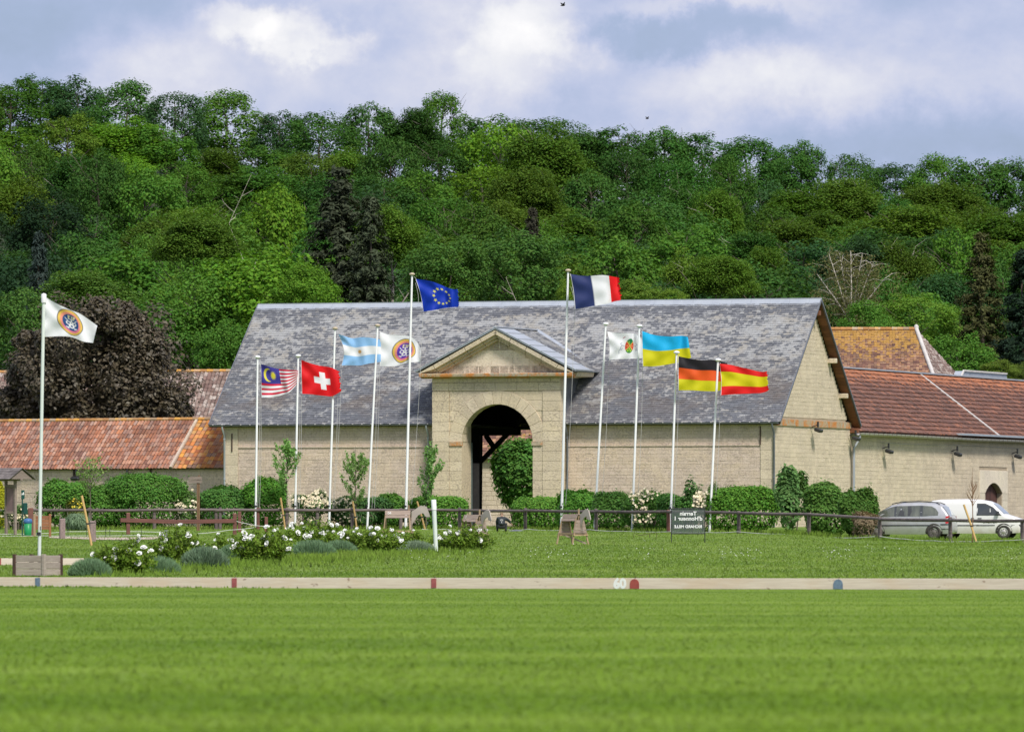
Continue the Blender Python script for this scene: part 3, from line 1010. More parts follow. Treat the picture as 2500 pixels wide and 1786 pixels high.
# core: two piers, ring segments and the wall above
for (a, b) in ((pxl + 0.03, pc - AR - 0.03), (pc + AR + 0.03, pxr - 0.03)):
    core.box((a, PF + 0.06, -0.6), (b, 0.75, SZ + 0.05))
seg = 20
ring = [(pc + (AR + 0.03) * math.cos(PI * i / seg), SZ + (AR + 0.03) * math.sin(PI * i / seg)) for i in range(seg + 1)]
for i in range(seg):
    (x0, z0), (x1, z1) = ring[i], ring[i + 1]
    core.prism([(x0, z0), (x0, zt0), (x1, zt0), (x1, z1)][::-1], FRONT(PF + 0.06), 0.0, -0.8)
core.prism([(pxl + 0.03, SZ), (pc - AR - 0.03, SZ), (pc - AR - 0.03, zt0), (pxl + 0.03, zt0)], FRONT(PF + 0.06), 0.0, -1.6)
core.prism([(pc + AR + 0.03, SZ), (pxr - 0.03, SZ), (pxr - 0.03, zt0), (pc + AR + 0.03, zt0)], FRONT(PF + 0.06), 0.0, -1.6)
core.prism([(pm - ph + 0.3, zt1), (pm + ph - 0.3, zt1), (pm, zap - 0.25)], FRONT(PF + 0.14), 0.0, -0.5)
core.build('core', M['stone_port'], port)
B = lambda u0, u1, v0, v1, t=0.05, m_='stone_port', nm='ashlar_block': block(nm, port, MF, u0, u1, v0, v1, t, M[m_], 0.007)
cyx = lambda c: bx(1000 + c * 0.2893, PF)
qz = [bz(780 + c * 0.2893, pc, PF) for c in (603, 688, 774, 858, 941, 1026, 1111, 1195, 1276, 1356, 1432, 1515, 1598, 1690)]
ql, qr = cyx(334), cyx(1121)
for z1, z0 in zip(qz, qz[1:]):
    B(pxl, ql, z0, z1, 0.06)
    B(qr, pxr, z0, z1, 0.06)
    # side return of the right pier, up to the main wall
    block('ashlar_block', port, RIGHT(pxr - 0.05), PF, 0.02, z0, z1, 0.055, M['stone_port'], 0.007)
pil, pir = pc - AR, pc + AR
iz0, iz1 = bz(780 + 1064 * 0.2893, pc, PF), bz(780 + 1026 * 0.2893, pc, PF)
pz = [iz0] + [bz(780 + c * 0.2893, pc, PF) for c in (1111, 1195, 1276, 1356, 1432, 1515, 1598, 1690)]
for z1, z0 in zip(pz, pz[1:]):
    B(ql, pil, z0, z1, 0.03)
    B(pir, qr, z0, z1, 0.03)
B(ql, pil + 0.05, iz0, iz1, 0.10, 'stone_orange', 'impost')
B(pir - 0.05, qr, iz0, iz1, 0.10, 'stone_orange', 'impost')
nv = 15
wedge = MB()
da = PI / nv
wedge.stone([(AR * math.cos(a), AR * math.sin(a)) for a in (0.0, da)] [::-1] + [(RO * math.cos(a), RO * math.sin(a)) for a in (0.0, da / 2, da)], Matrix.Identity(4), 0.05, 0.006, 0.014, 0.8)
WM = wedge.mesh('voussoir')
for i in range(nv):
    o = obj('voussoir', WM, M['stone_port'], port)
    o.matrix_local = MF @ Matrix.Translation((pc, SZ, 0)) @ Matrix.Rotation(i * da, 4, 'Z')
# spandrels beside the ring
sz = [bz(780 + c * 0.2893, pc, PF) for c in (605, 682, 768, 855, 941, 1026)]
for z1, z0 in zip(sz, sz[1:]):
    for sgn in (-1, 1):
        edge = ql if sgn < 0 else qr
        arc = []
        for k in range(5):
            z = z0 + (z1 - z0) * k / 4
            dz_ = min(RO, max(0, z - SZ))
            arc.append((pc + sgn * math.sqrt(max(0.0, RO * RO - dz_ * dz_)), z))
        if abs(edge - arc[0][0]) < 0.1:
            continue
        poly = [(edge, z0)] + arc + [(edge, z1)]
        if sgn > 0:
            poly = poly[::-1]
        mb = MB()
        mb.rnd = rng.random()
        mb.stone(poly, MF, 0.02, 0.006, 0.012)
        mb.build('ashlar_block', M['stone_port'], port)
# frieze: two fascias
fj = [pxl, cyx(330), cyx(545), cyx(722), cyx(905), cyx(1088), cyx(1270), pxr]
for a, b in zip(fj, fj[1:]):
    if b - a > 0.1:
        B(a, b, zf0, bz(780 + 531 * 0.2893, pc, PF), 0.065)
fj = [pxl, cyx(420), cyx(640), cyx(830), cyx(1010), cyx(1190), pxr]
for a, b in zip(fj, fj[1:]):
    B(a, b, bz(780 + 529 * 0.2893, pc, PF), zt0, 0.085)
for z0, z1 in ((zf0, zt0 - 0.1),):
    block('ashlar_block', port, RIGHT(pxr - 0.05), PF, 0.02, z0, z1, 0.06, M['stone_port'], 0.007)
# horizontal cornice, in lengths
cj = [pm - ph + 0.1] + [pm - ph + 0.1 + (2 * ph - 0.2) * q for q in (0.11, 0.27, 0.43, 0.56, 0.71, 0.85, 1.0)]
for a, b in zip(cj, cj[1:]):
    mb = MB()
    mb.rnd = rng.random()
    Mx = Matrix(((0, 0, 1, 0), (1, 0, 0, 0), (0, 1, 0, 0), (0, 0, 0, 1)))
    mb.prism([(PF - 0.03, zt0), (PF - 0.22, zt0 + 0.06), (PF - 0.50, zt0 + 0.10), (PF - 0.52, zt1 - 0.03), (PF - 0.48, zt1), (PF + 0.2, zt1 + 0.02), (PF + 0.2, zt0)][::-1], Mx, a + 0.006, b - 0.006)
    mb.build('cornice_stone', M['stone_orange'], port)
mb = MB()
mb.prism([(pxr - 0.1, zt0), (pxr + 0.2, zt0 + 0.06), (pm + ph - 0.08, zt0 + 0.10), (pm + ph - 0.02, zc), (pxr - 0.1, zc)], FRONT(0), -PF - 0.15, -2.2)
mb.build('cornice_return', M['stone_port'], port)
# tympanum courses
tyz = [zt1] + [bz(780 + c * 0.2893, pc, PF) for c in (392, 326, 258, 170)]
for z0, z1 in zip(tyz, tyz[1:]):
    k0 = (zap - 0.25 - z1) / (zap - zt1)
    if k0 <= 0.02:
        k0 = 0.03
    e = (ph - 0.30) * k0
    for a, b, _, _ in courses(pm - e, pm + e, z0, z1, z1 - z0, 0.7, 1.3, rng):
        block('ashlar_block', port, FRONT(PF + 0.14), a, b, z0, z1, 0.025, M['stone_pale'], 0.003)
# raking cornices
for sgn in (-1, 1):
    P0, P1 = Vector((pm + sgn * ph, zt1 - 0.02)), Vector((pm, zap))
    dv = (P1 - P0)
    L = dv.length
    nrm = Vector((-dv.y, dv.x)).normalized() * (1 if sgn < 0 else -1)
    if nrm.y < 0:
        nrm = -nrm
    n_seg = 5
    for i in range(n_seg):
        a, b = P0 + dv * (i / n_seg + 0.003), P0 + dv * ((i + 1) / n_seg - 0.003)
        for (h0, h1, pr) in ((-0.62, -0.42, 0.10), (-0.42, -0.24, 0.28), (-0.24, 0.0, 0.47)):
            pass
        mb = MB()
        mb.rnd = rng.random()
        for (h0, h1, pr) in ((-0.50, -0.36, 0.10), (-0.36, -0.22, 0.28), (-0.22, 0.0, 0.47)):
            poly = [a + nrm * h0, b + nrm * h0, b + nrm * h1, a + nrm * h1]
            poly = [(max(min(p.x, pm + ph), pm - ph), max(p.y, zt1 + 0.004)) for p in poly]
            if sgn > 0:
                poly = poly[::-1]
            mb.prism(poly, FRONT(PF), pr, -0.4)
        mb.build('raking_stone', M['stone_port'], port)
# gateway roof: zinc over the front, slate behind, running back into the main slope
yv = lambda z: (z - ZE) / tanp - OV                    # where the main slope reaches height z
zr2, ze2 = zap + 0.10, zc + 0.06
half = ph + 0.12
for sgn in (-1, 1):
    def rp(f, y):                                      # f 0 at ridge, 1 at eave
        return Vector((pm + sgn * half * f, y, zr2 + (ze2 - zr2) * f))
    yf = PF - 0.52
    nrm2 = Vector((sgn * (zr2 - ze2), 0, half)).normalized()
    mb = MB()
    a, b, c_, d_ = rp(0, yf), rp(1, yf), rp(1, yv(ze2) + 0.3), rp(0, yv(zr2) + 0.3)
    lo = [p - nrm2 * 0.05 for p in (a, b, c_, d_)]
    mb.add([a, b, c_, d_] + lo, [(0, 1, 2, 3), (7, 6, 5, 4), (0, 4, 5, 1), (1, 5, 6, 2)])
    mb.build('gateway_roof', M['zinc'], port)
    # slates
    mb = MB()
    Ls = (rp(1, 0) - rp(0, 0)).length
    n = int(Ls / 0.155)
    for r in range(n):
        f1, f0 = 1 - r / n, 1 - (r + 1.25) / n
        f0 = max(f0, 0)
        y, ym = PF + 2.27, yv(zr2 + (ze2 - zr2) * (1 - r / n)) + 0.25
        while y < ym:
            e = min(y + 0.23 * rng.uniform(0.9, 1.1), ym)
            mb.rnd = rng.random()
            q = [rp(f1, y) + nrm2 * 0.035, rp(f1, e - 0.006) + nrm2 * 0.035, rp(f0, e - 0.006) + nrm2 * 0.012, rp(f0, y) + nrm2 * 0.012]
            mb.add(q + [rp(f1, y) + nrm2 * 0.005, rp(f1, e - 0.006) + nrm2 * 0.005], [(0, 1, 2, 3), (4, 5, 1, 0)])
            y = e
    mb.build('slates', M['slate'], port, kind='stuff')
    # zinc sheets with rolled joints
    for k in range(7):
        f0, f1 = k / 7, (k + 1) / 7
        mb = MB()
        q = [rp(f0, yf - 0.02), rp(f1, yf - 0.02), rp(f1, PF + 2.3), rp(f0, PF + 2.3)]
        mb.add([p + nrm2 * 0.05 for p in q] + [p + nrm2 * 0.012 for p in q], [(0, 1, 2, 3), (7, 6, 5, 4), (0, 4, 5, 1), (1, 5, 6, 2), (2, 6, 7, 3), (3, 7, 4, 0)])
        mb.beam(rp(f1, yf - 0.02) + nrm2 * 0.06, rp(f1, PF + 2.3) + nrm2 * 0.06, 0.06, 0.06)
        mb.build('zinc_sheet', M['zinc'], port)
    mb = MB()                                          # lead valley
    mb.beam(rp(1.03, yv(ze2) - 0.05) + Vector((0, 0, 0.03)), rp(0, yv(zr2) - 0.05) + Vector((0, 0, 0.05)), 0.28, 0.03, (0, -0.6, 0.8))
    mb.build('valley_strip', M['zinc'], port)
mb = MB()
mb.beam((pm, PF - 0.52, zr2 + 0.06), (pm, yv(zr2) + 0.1, zr2 + 0.06), 0.30, 0.06)
mb.build('ridge_flashing', M['zinc'], port)
# slate-hung cheeks rising from the main slope to the eaves
for xq in (pxr - 0.3, pxl + 0.02):
    mb = MB()
    mb.prism([(0.05, ZE - 0.2), (yv(ze2) + 0.2, ze2 - 0.1), (0.05, ze2 - 0.1)], RIGHT(xq), 0.0, 0.28)
    mb.build('cheek', M['zinc_dark'], port)
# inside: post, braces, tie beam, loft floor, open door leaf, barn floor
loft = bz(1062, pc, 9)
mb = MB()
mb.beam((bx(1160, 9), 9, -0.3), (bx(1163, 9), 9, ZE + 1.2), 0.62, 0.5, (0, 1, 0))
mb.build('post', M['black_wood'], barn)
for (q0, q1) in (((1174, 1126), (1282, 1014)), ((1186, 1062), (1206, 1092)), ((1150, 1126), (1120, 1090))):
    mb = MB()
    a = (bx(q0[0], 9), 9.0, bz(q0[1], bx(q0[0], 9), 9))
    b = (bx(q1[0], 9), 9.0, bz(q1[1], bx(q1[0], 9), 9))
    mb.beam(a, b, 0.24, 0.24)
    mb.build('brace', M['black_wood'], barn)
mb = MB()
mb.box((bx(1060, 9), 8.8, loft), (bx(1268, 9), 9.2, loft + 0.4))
mb.box((bx(1060, 9.3), 9.25, loft + 0.1), (bx(1262, 9.3), 9.3, ZE + 3.0))  # black boarding added before the back wall to keep the upper arch dark
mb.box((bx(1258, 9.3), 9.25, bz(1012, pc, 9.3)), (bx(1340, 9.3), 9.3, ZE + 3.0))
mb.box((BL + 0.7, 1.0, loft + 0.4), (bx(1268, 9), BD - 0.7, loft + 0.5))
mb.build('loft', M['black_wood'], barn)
mb = MB()
mb.box((BL + 0.7, 0.3, -0.02), (-0.7, BD, 0.03))
mb.build('barn_floor', M['gravel'], barn)
mb = MB()
mb.box((bx(1138, 0.9), 0.9, -0.1), (bx(1150, 0.9), 0.98, SZ - 0.05))
mb.box((pc - AR + 0.02, 0.78, -0.1), (bx(1138, 0.9) + 0.3, 0.86, SZ - 0.02))
dl = mb.build('door', M['door_green'], barn)
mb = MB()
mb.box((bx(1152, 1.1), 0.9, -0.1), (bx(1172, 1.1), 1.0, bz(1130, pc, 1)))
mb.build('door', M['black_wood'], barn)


# ------------------------------------------------------------------ tiled ranges
T = MB()                                               # a pantile: 1 wide (u), 1 long (v), relief in t
pr = [(0.0, 0.02), (0.12, 0.085), (0.30, 0.11), (0.48, 0.08), (0.66, 0.03), (0.85, 0.02), (1.0, 0.05)]
tv = [(u, -0.06, t + 0.05) for u, t in pr] + [(u, 1.08, t) for u, t in pr] + [(u, -0.06, t - 0.05) for u, t in pr]
k = len(pr)
T.add(tv, [(i, i + 1, k + i + 1, k + i) for i in range(k - 1)] + [(2 * k + i, 2 * k + i + 1, i + 1, i) for i in range(k - 1)])
TILE = T.mesh('tile')
FT = MB()                                              # a plain tile
FT.add([(0.02, -0.05, 0.10), (0.98, -0.05, 0.10), (0.98, 1.1, 0.02), (0.02, 1.1, 0.02), (0.02, -0.05, 0.0), (0.98, -0.05, 0.0), (0.98, 1.1, -.03), (0.02, 1.1, -.03)], [(0, 1, 2, 3), (4, 5, 1, 0), (5, 6, 2, 1), (7, 4, 0, 3)])
FLAT = FT.mesh('tile')


def roof_tiles(parent, Mx, u0, u1, length, w_, ex, mat_, rng, mesh, pick=None, limit=0, thick=None, skip=None, wob=0.006):
    """tiles over a slope; Mx maps (u along, v up the slope, t out). pick(u, v) says which are parts of their own"""
    base = mesh
    vs = np.array([v.co[:] for v in base.vertices])
    fs = [tuple(p.vertices) for p in base.polygons]
    joined = MB()
    n_part = 0
    nr, nc = int(round(length / ex)), int(round((u1 - u0) / w_))
    th = thick or w_
    for r in range(nr):
        for c in range(nc):
            u, v = u0 + c * w_, r * ex
            if skip and skip(u + w_ / 2, v + ex / 2):
                continue
            T_ = Mx @ Matrix.Translation((u + rng.uniform(-wob, wob), v + rng.uniform(-wob, wob) * 2, rng.uniform(0, wob))) @ Matrix.Rotation(rng.uniform(-0.02, 0.02), 4, 'Z') @ Matrix.Diagonal((w_, ex, th, 1))
            if pick and n_part < limit and pick(u, v):
                o = bpy.data.objects.new('tile', base)
                COL.objects.link(o)
                if not base.materials:
                    base.materials.append(mat_)
                o.material_slots[0].link = 'OBJECT'
                o.material_slots[0].material = mat_
                o.parent = parent
                o.matrix_local = T_
                n_part += 1
            else:
                joined.rnd = rng.random()
                m3 = np.array(T_)
                q = vs @ m3[:3, :3].T + m3[:3, 3]
                joined.add([tuple(p) for p in q], fs)
    if joined.v:
        joined.build('tiles', mat_, parent, kind='stuff')


def slope(x0, y0, z0, along, up):
    a, u = Vector(along).normalized(), Vector(up).normalized()
    n = a.cross(u)
    Mx = Matrix((a, u, n)).transposed().to_4x4()
    Mx.translation = (x0, y0, z0)
    return Mx


def ridge_tiles(parent, p, q, n, mat_, r=0.13, name='ridge_tile'):
    p, q = Vector(p), Vector(q)
    for i in range(n):
        mb = MB()
        mb.rnd = random.random()
        a, b = p.lerp(q, i / n), p.lerp(q, (i + 1.06) / n)
        mb.tube([a + Vector((0, 0, 0.0)), b], [r, r * 0.86], 8)
        mb.build(name, mat_, parent)


# low range on the left (own frame, turned a little more)
LT = math.radians(30)
lp = Vector(P(556, 1142, 457.0))
low = thing('low_barn', 'low stone outbuilding with sagging orange tiled roof left of the slate barn', 'barn', (lp.x, lp.y, 2.0), -LT)
lz, lrise, lrun = lp.z - 2.0, 2.75, 2.75
LLEN = 20.0
cl_, sl_ = math.cos(LT), math.sin(LT)
mb = MB()
mb.box((-LLEN, 0.30, -0.5), (-0.03, 0.8, lz))
mb.box((-LLEN, 2 * lrun, -0.5), (-0.03, 2 * lrun + 0.4, lz))
lw = mb.build('wall', M['mortar'], low)
st = MB()
cnt = 0
for q in courses(-LLEN, -0.02, -0.2, lz - 0.08, 0.24, 0.3, 0.75, rng):
    pr_ = 0.025 + rng.uniform(-0.01, 0.014)
    if q[0] > -11.5 and q[2] > 0.55 and cnt < 300:
        block('stone', lw, FRONT(0.31), *q, pr_, M['stone_grey'], 0.004)
        cnt += 1
    else:
        st.rnd = rng.random()
        st.stone(((q[0], q[2]), (q[1], q[2]), (q[1], q[3]), (q[0], q[3])), FRONT(0.31), pr_, 0.004, 0.01)
st.build('stones', M['stone_grey'], lw, kind='stuff')
lroof = thing('roof', None, None)
lroof.parent = low
mb = MB()
mb.add([(-LLEN, 0, lz - .04), (0, 0, lz - .04), (0, lrun, lz + lrise - .04), (-LLEN, lrun, lz + lrise - .04), (0, 2 * lrun + .4, lz - .04), (-LLEN, 2 * lrun + .4, lz - .04)], [(0, 1, 2, 3), (3, 2, 4, 5)])
mb.build('roof_deck', M['deck'], lroof)
lsl = math.hypot(lrun, lrise)
SX = -3.75
roof_tiles(lroof, slope(SX, 0, lz, (1, 0, 0), (0, lrun, lrise)), 0.12, -SX - 0.04, lsl, 0.302, 0.30, M['tile_orange'], rng, TILE, lambda u, v: True, 170, 0.42, wob=0.012)
roof_tiles(lroof, slope(-LLEN, -0.02, lz - 0.01, (1, 0, 0), (0, lrun, lrise)), 0.0, LLEN + SX - 0.05, lsl, 0.21, 0.35, M['tile_left'], rng, TILE, lambda u, v: u > LLEN + SX - 2.6, 128, 0.5, wob=0.012)
mb = MB()
mb.beam((SX, -0.03, lz + 0.06), (SX + 0.02, lrun, lz + lrise + 0.06), 0.16, 0.12)
mb.build('verge_fillet', M['stone_grey'], lroof)
ridge_tiles(lroof, (-LLEN, lrun, lz + lrise + 0.04), (0.0, lrun, lz + lrise + 0.04), 50, M['ridge_orange'], 0.12)
for px, py, wh in ((188, 1150, False), (312, 1150, True)):
    t_ = (px - CX) / F
    xl = (t_ * lp.y - lp.x) / (cl_ + t_ * sl_)
    floodlight(low, Matrix.Translation((xl, 0.28, lz - 0.35)) @ Matrix.Rotation(PI, 4, 'Z'), wh)
mb = MB()
for px in (175, 362):
    t_ = (px - CX) / F
    xl = (t_ * lp.y - lp.x) / (cl_ + t_ * sl_)
    mb.box((xl - 0.05, 0.2, lz - 0.45), (xl + 0.05, 0.27, lz - 0.02))
mb.build('iron_strap', M['rust_iron'], low)

# roof behind the copper beech
bp = Vector(P(590, 1032, 480))
back = thing('tiled_barn', 'barn behind the copper beech with grey flecked tiled roof', 'barn', (bp.x, bp.y, 2.0), -math.radians(14))
bzv, brise, brun, BLEN = bp.z - 2.0, 3.1, 3.2, 17.5
mb = MB()
mb.box((-BLEN, 0.25, -0.5), (0.3, 2 * brun, bzv - 0.1))
mb.build('wall', M['stone_grey'], back)
broof = thing('roof', None, None)
broof.parent = back
mb = MB()
mb.add([(-BLEN, 0, bzv - .05), (0.5, 0, bzv - .05), (0.5, brun, bzv + brise - .05), (-BLEN, brun, bzv + brise - .05), (0.5, 2 * brun, bzv - .05), (-BLEN, 2 * brun, bzv - .05)], [(0, 1, 2, 3), (3, 2, 4, 5)])
mb.build('roof_deck', M['deck'], broof)
roof_tiles(broof, slope(-BLEN, 0, bzv, (1, 0, 0), (0, brun, brise)), 0.0, BLEN + 0.5, math.hypot(brun, brise), 0.235, 0.335, M['tile_grey'], rng, TILE, lambda u, v: u > BLEN - 4.6 and v > 0.6, 240, 0.42, wob=0.014)
ridge_tiles(broof, (-BLEN, brun, bzv + brise + 0.02), (0.5, brun, bzv + brise + 0.02), 46, M['ridge_orange'], 0.12)

# long range running back from the gable (same frame as the barn)
rng_ = thing('long_range', 'long stone range with brown tiled roof and pointed door behind the parked cars', 'barn', BC, -TH)
RZ, RRZ, RA = 5.66, 9.42, 4.70
R0, R1 = 14.75, 78.0
mb = MB()
dt0, dt1 = 46.6, 49.6
solve = lambda px, x: ((px - CX) / F * (BC.y - ST * x) - BC.x - CT * x) / (ST - (px - CX) / F * CT)
dt0, dt1 = solve(2405, 0.0), solve(2447, 0.0)
rdz = lambda py, y, x=0.0: CH + (HY - py) / F * (BC.y - ST * x + CT * y) - BC.z
dsp, dap = rdz(1203, dt0), rdz(1178, dt0)
mb.box((-0.6, R0, -0.6), (-0.05, dt0, RZ))
mb.box((-0.6, dt1, -0.6), (-0.05, R1, RZ))
dm = (dt0 + dt1) / 2
hw = (dt1 - dt0) / 2
arch = []
for i in range(13):
    f = -1 + i / 6
    arch.append((dm + hw * f, dsp + (dap - dsp) * (1 - abs(f) ** 2.1)))
for (a, b) in zip(arch, arch[1:]):
    mb.prism([(a[0], a[1]), (b[0], b[1]), (b[0], RZ), (a[0], RZ)], RIGHT(0), -0.6, -0.05)
rw = mb.build('wall', M['mortar'], rng_)
st = MB()
sf = hw * 0.62                                         # stone door surround


def in_door(q):
    return q[1] > dt0 - sf - 0.1 and q[0] < dt1 + sf + 0.1 and q[2] < dap + 0.75


for q in courses(R0 + 0.3, R1, -0.2, RZ - 0.1, 0.23, 0.35, 0.85, rng):
    if in_door(q):
        a = (q[0], min(q[1], dt0 - sf), q[2], q[3])
        b = (max(q[0], dt1 + sf), q[1], q[2], q[3])
        qs = [p for p in (a, b) if p[1] - p[0] > 0.08]
    else:
        qs = [q]
    for q in qs:
        st.rnd = rng.random()
        st.stone(((q[0], q[2]), (q[1], q[2]), (q[1], q[3]), (q[0], q[3])), RIGHT(-0.045), 0.022 + rng.uniform(-0.008, 0.008), 0.003, 0.007)
st.build('stones', M['stone_warm'], rw, kind='stuff')
for i in range(6):                                     # surround blocks
    z0, z1 = -0.2 + (dsp + 0.2) * i / 6, -0.2 + (dsp + 0.2) * (i + 1) / 6
    block('surround_stone', rw, RIGHT(-0.045), dt0 - sf, dt0, z0, z1, 0.06, M['stone_pale'])
    block('surround_stone', rw, RIGHT(-0.045), dt1, dt1 + sf, z0, z1, 0.06, M['stone_pale'])
top_z = dap + 0.75
ins = arch
for i in range(0, 12, 3):
    ring_ = [ins[j] for j in range(i, i + 4)]
    u_a = dt0 - sf if i == 0 else ring_[0][0]
    u_b = dt1 + sf if i == 9 else ring_[-1][0]
    poly = ([(u_a, ring_[0][1])] if i == 0 else []) + ring_ + ([(u_b, ring_[-1][1])] if i == 9 else []) + [(u_b, top_z), (u_a, top_z)]
    mb = MB()
    mb.rnd = rng.random()
    mb.stone(poly, RIGHT(-0.045), 0.06, 0.004, 0.01)
    mb.build('surround_stone', M['stone_pale'], rw)
dr = thing('door', None, None)
dr.parent = rng_
nb = 9
for i in range(nb):
    a, b = dt0 + 2 * hw * i / nb, dt0 + 2 * hw * (i + 1) / nb
    f = abs(((a + b) / 2 - dm) / hw)
    zt = dsp + (dap - dsp) * (1 - f ** 2.1) + 0.1
    mb = MB()
    mb.rnd = rng.random()
    mb.cbox((-0.38, a + 0.008, -0.1), (-0.33, b - 0.008, zt), 0.008)
    mb.build('plank', M['door_brown'], dr)
rroof = thing('roof', None, None)
rroof.parent = rng_
mb = MB()
mb.add([(0.3, R0, RZ - .12), (0.3, R1, RZ - .12), (-RA, R1, RRZ - .06), (-RA, R0, RRZ - .06), (-2 * RA, R0, RZ), (-2 * RA, R1, RZ)], [(0, 1, 2, 3), (3, 2, 5, 4)])
mb.build('roof_deck', M['deck'], rroof)
rsl = math.hypot(RA + 0.3, RRZ - RZ + 0.06)
mr = slope(0.32, R0 - 0.2, RZ - 0.06, (0, 1, 0), (-(RA + 0.32), 0, RRZ - RZ + 0.06))
roof_tiles(rroof, mr, 0.0, R1 - R0, rsl, 0.34, rsl / 15, M['tile_right'], rng, FLAT, None, 0, 0.8, wob=0.014)
mb = MB()
mb.beam((-RA + 0.02, R0, RRZ + 0.07), (-RA + 0.02, R1, RRZ + 0.07), 0.30, 0.08)
mb.build('ridge_flashing', M['zinc'], rroof)
yl_ = solve(2440, 0.3)
mb = MB()
mb.beam((0.30, yl_, RZ + 0.08), (-RA, yl_ + 0.1, RRZ + 0.07), 0.26, 0.06, (0.5, 0, 0.8))
mb.build('flashing_strip', M['zinc_pale'], rroof)
mb = MB()
gutter_M = Matrix(((0, 1, 0, 0), (1, 0, 0, 0), (0, 0, 1, 0), (0, 0, 0, 1)))


def ygutter(name, y0, y1, x, z, r, mt):
    mb = MB()
    n = 7
    for (a, b, za, zb) in [(y0 + (y1 - y0) * i / 8, y0 + (y1 - y0) * (i + 1) / 8, z + 0.02 * math.sin(i * 1.7), z + 0.02 * math.sin((i + 1) * 1.7)) for i in range(8)]:
        vs = []
        for (y, zz) in ((a, za), (b, zb)):
            for k_ in range(n):
                an = PI * k_ / (n - 1)
                vs.append((x + r * math.cos(an), y, zz - r * math.sin(an)))
        mb.add(vs, [(k_, k_ + 1, n + k_ + 1, n + k_) for k_ in range(n - 1)], True)
    g = mb.build(name, mt, rroof)
    mb = MB()
    y = y0
    while y < y1:
        mb.box((x - r, y, z - 0.01), (x + r + 0.015, y + 0.05, z + 0.03))
        mb.box((x + r, y, z - 0.12), (x + r + 0.015, y + 0.05, z + 0.03))
        y += 0.9
    mb.build('gutter_brackets', M['old_wood'], g, kind='stuff')


yg_ = solve(2338, 0.35)
ygutter('gutter', R0 - 0.1, R1, 0.42, RZ - 0.16, 0.14, M['zinc_pale'])
mb = MB()
mb.box((0.20, yg_, RZ - 0.02), (0.62, R1, RZ + 0.10))
mb.build('gutter_cover', M['zinc'], rroof)
downpipe_m = MB()
downpipe_m.tube([(0.42, R0 + 0.25, RZ - 0.25), (0.42, R0 + 0.22, RZ - 0.45), (0.14, R0 + 0.05, RZ - 1.0), (0.12, R0 + 0.05, 0.0)], 0.07, 10)
downpipe_m.build('downpipe', M['zinc'], rng_)
for px in (2160, 2328, 2475):
    y = solve(px, 0.1)
    floodlight(rng_, OUTX(-0.02, y, RZ - 0.95))
mb = MB()
mb.tube([(0.05, solve(px, 0.05), RZ - 0.62 - 0.05 * math.sin(i * 1.3)) for i, px in enumerate((2150, 2200, 2260, 2320, 2400, 2500))], 0.012, 5)
mb.build('wall_cable', M['cord'], rng_)
# roof light on the ridge
y0 = solve(2338, -RA)
sk = thing('skylight', None, None)
sk.parent = rng_
mb = MB()
ya, yb = solve(2335, -RA - 0.6), solve(2455, -RA - 0.6)
mb.prism([(ya, RRZ - 0.2), (yb, RRZ - 0.2), (yb - 0.6, RRZ + 0.42), (ya + 0.8, RRZ + 0.42)], RIGHT(-RA - 0.9), 0.0, 0.5)
mb.build('glazing', M['zinc'], sk)
mb = MB()
mb.beam((-RA - 0.36, ya + 0.8, RRZ + 0.45), (-RA - 0.36, yb - 0.6, RRZ + 0.45), 0.1)
mb.beam((-RA - 0.36, ya, RRZ - 0.1), (-RA - 0.36, ya + 0.8, RRZ + 0.45), 0.1)
mb.build('frame', M['zinc_pale'], sk)

# hipped house behind the range
hr = Vector(P(2237, 804, 520))
hip = thing('hipped_house', 'house with yellow lichened hipped tile roof behind the slate barn gable', 'house', (hr.x, hr.y, 2.0), -math.radians(3))
hz = hr.z - 2.0
c1, c2, hh = (2.0, -4.9, hz - 5.6), (5.2, 3.9, hz - 5.6), hz
mb = MB()
mb.box((-14, -4.4, -0.5), (4.2, 4, hz - 5.7))
mb.build('wall', M['stone_warm'], hip)
hroof = thing('roof', None, None)
hroof.parent = hip
mb = MB()
mb.add([(-14, -4.9, hz - 5.65), (2.0, -4.9, hz - 5.65), (0, 0, hz - .05), (-14, 0, hz - .05), (5.2, 3.9, hz - 5.65), (-14, 4.9, hz - 5.65)], [(0, 1, 2, 3), (1, 4, 2), (3, 2, 4, 5)])
mb.build('roof_deck', M['deck'], hroof)
hsl = math.hypot(4.9, 5.6)
roof_tiles(hroof, slope(-14, -4.9, hz - 5.6, (1, 0, 0), (0, 4.9, 5.6)), 4.5, 16.0, hsl, 0.19, 0.145, M['tile_lichen'], rng, FLAT, None, 0, 0.28,
           skip=lambda u, v: u > 16 - 2.0 * v / hsl or v < 2.6)
e1, e2 = Vector(c1), Vector(c2)
al = (e2 - e1).normalized()
ap_ = Vector((0, 0, hz))
foot = e1 + al * (ap_ - e1).dot(al)
upv = ap_ - foot
Mh = slope(*e1, al, upv)
LH, fu = upv.length, (foot - e1).length
tot = (e2 - e1).length
roof_tiles(hroof, Mh, 0.0, tot, LH, 0.19, 0.145, M['tile_grey'], rng, FLAT, None, 0, 0.28, skip=lambda u, v: u < fu * v / LH or u > tot - (tot - fu) * v / LH or v < 2.4)
mb = MB()
mb.tube([e1 + Vector((0, 0, .06)), ap_ + Vector((0, 0, .06))], 0.14, 8)
mb.build('hip_cap', M['zinc_pale'], hroof)
ridge_tiles(hroof, (-9.5, 0, hz + .03), (-0.1, 0, hz + .03), 26, M['ridge_orange'], 0.14)
mb = MB()
mb.lathe([(0.14, hz), (0.16, hz + 0.2), (0.06, hz + 0.32)], None, 8)
mb.build('finial', M['zinc_pale'], hroof)

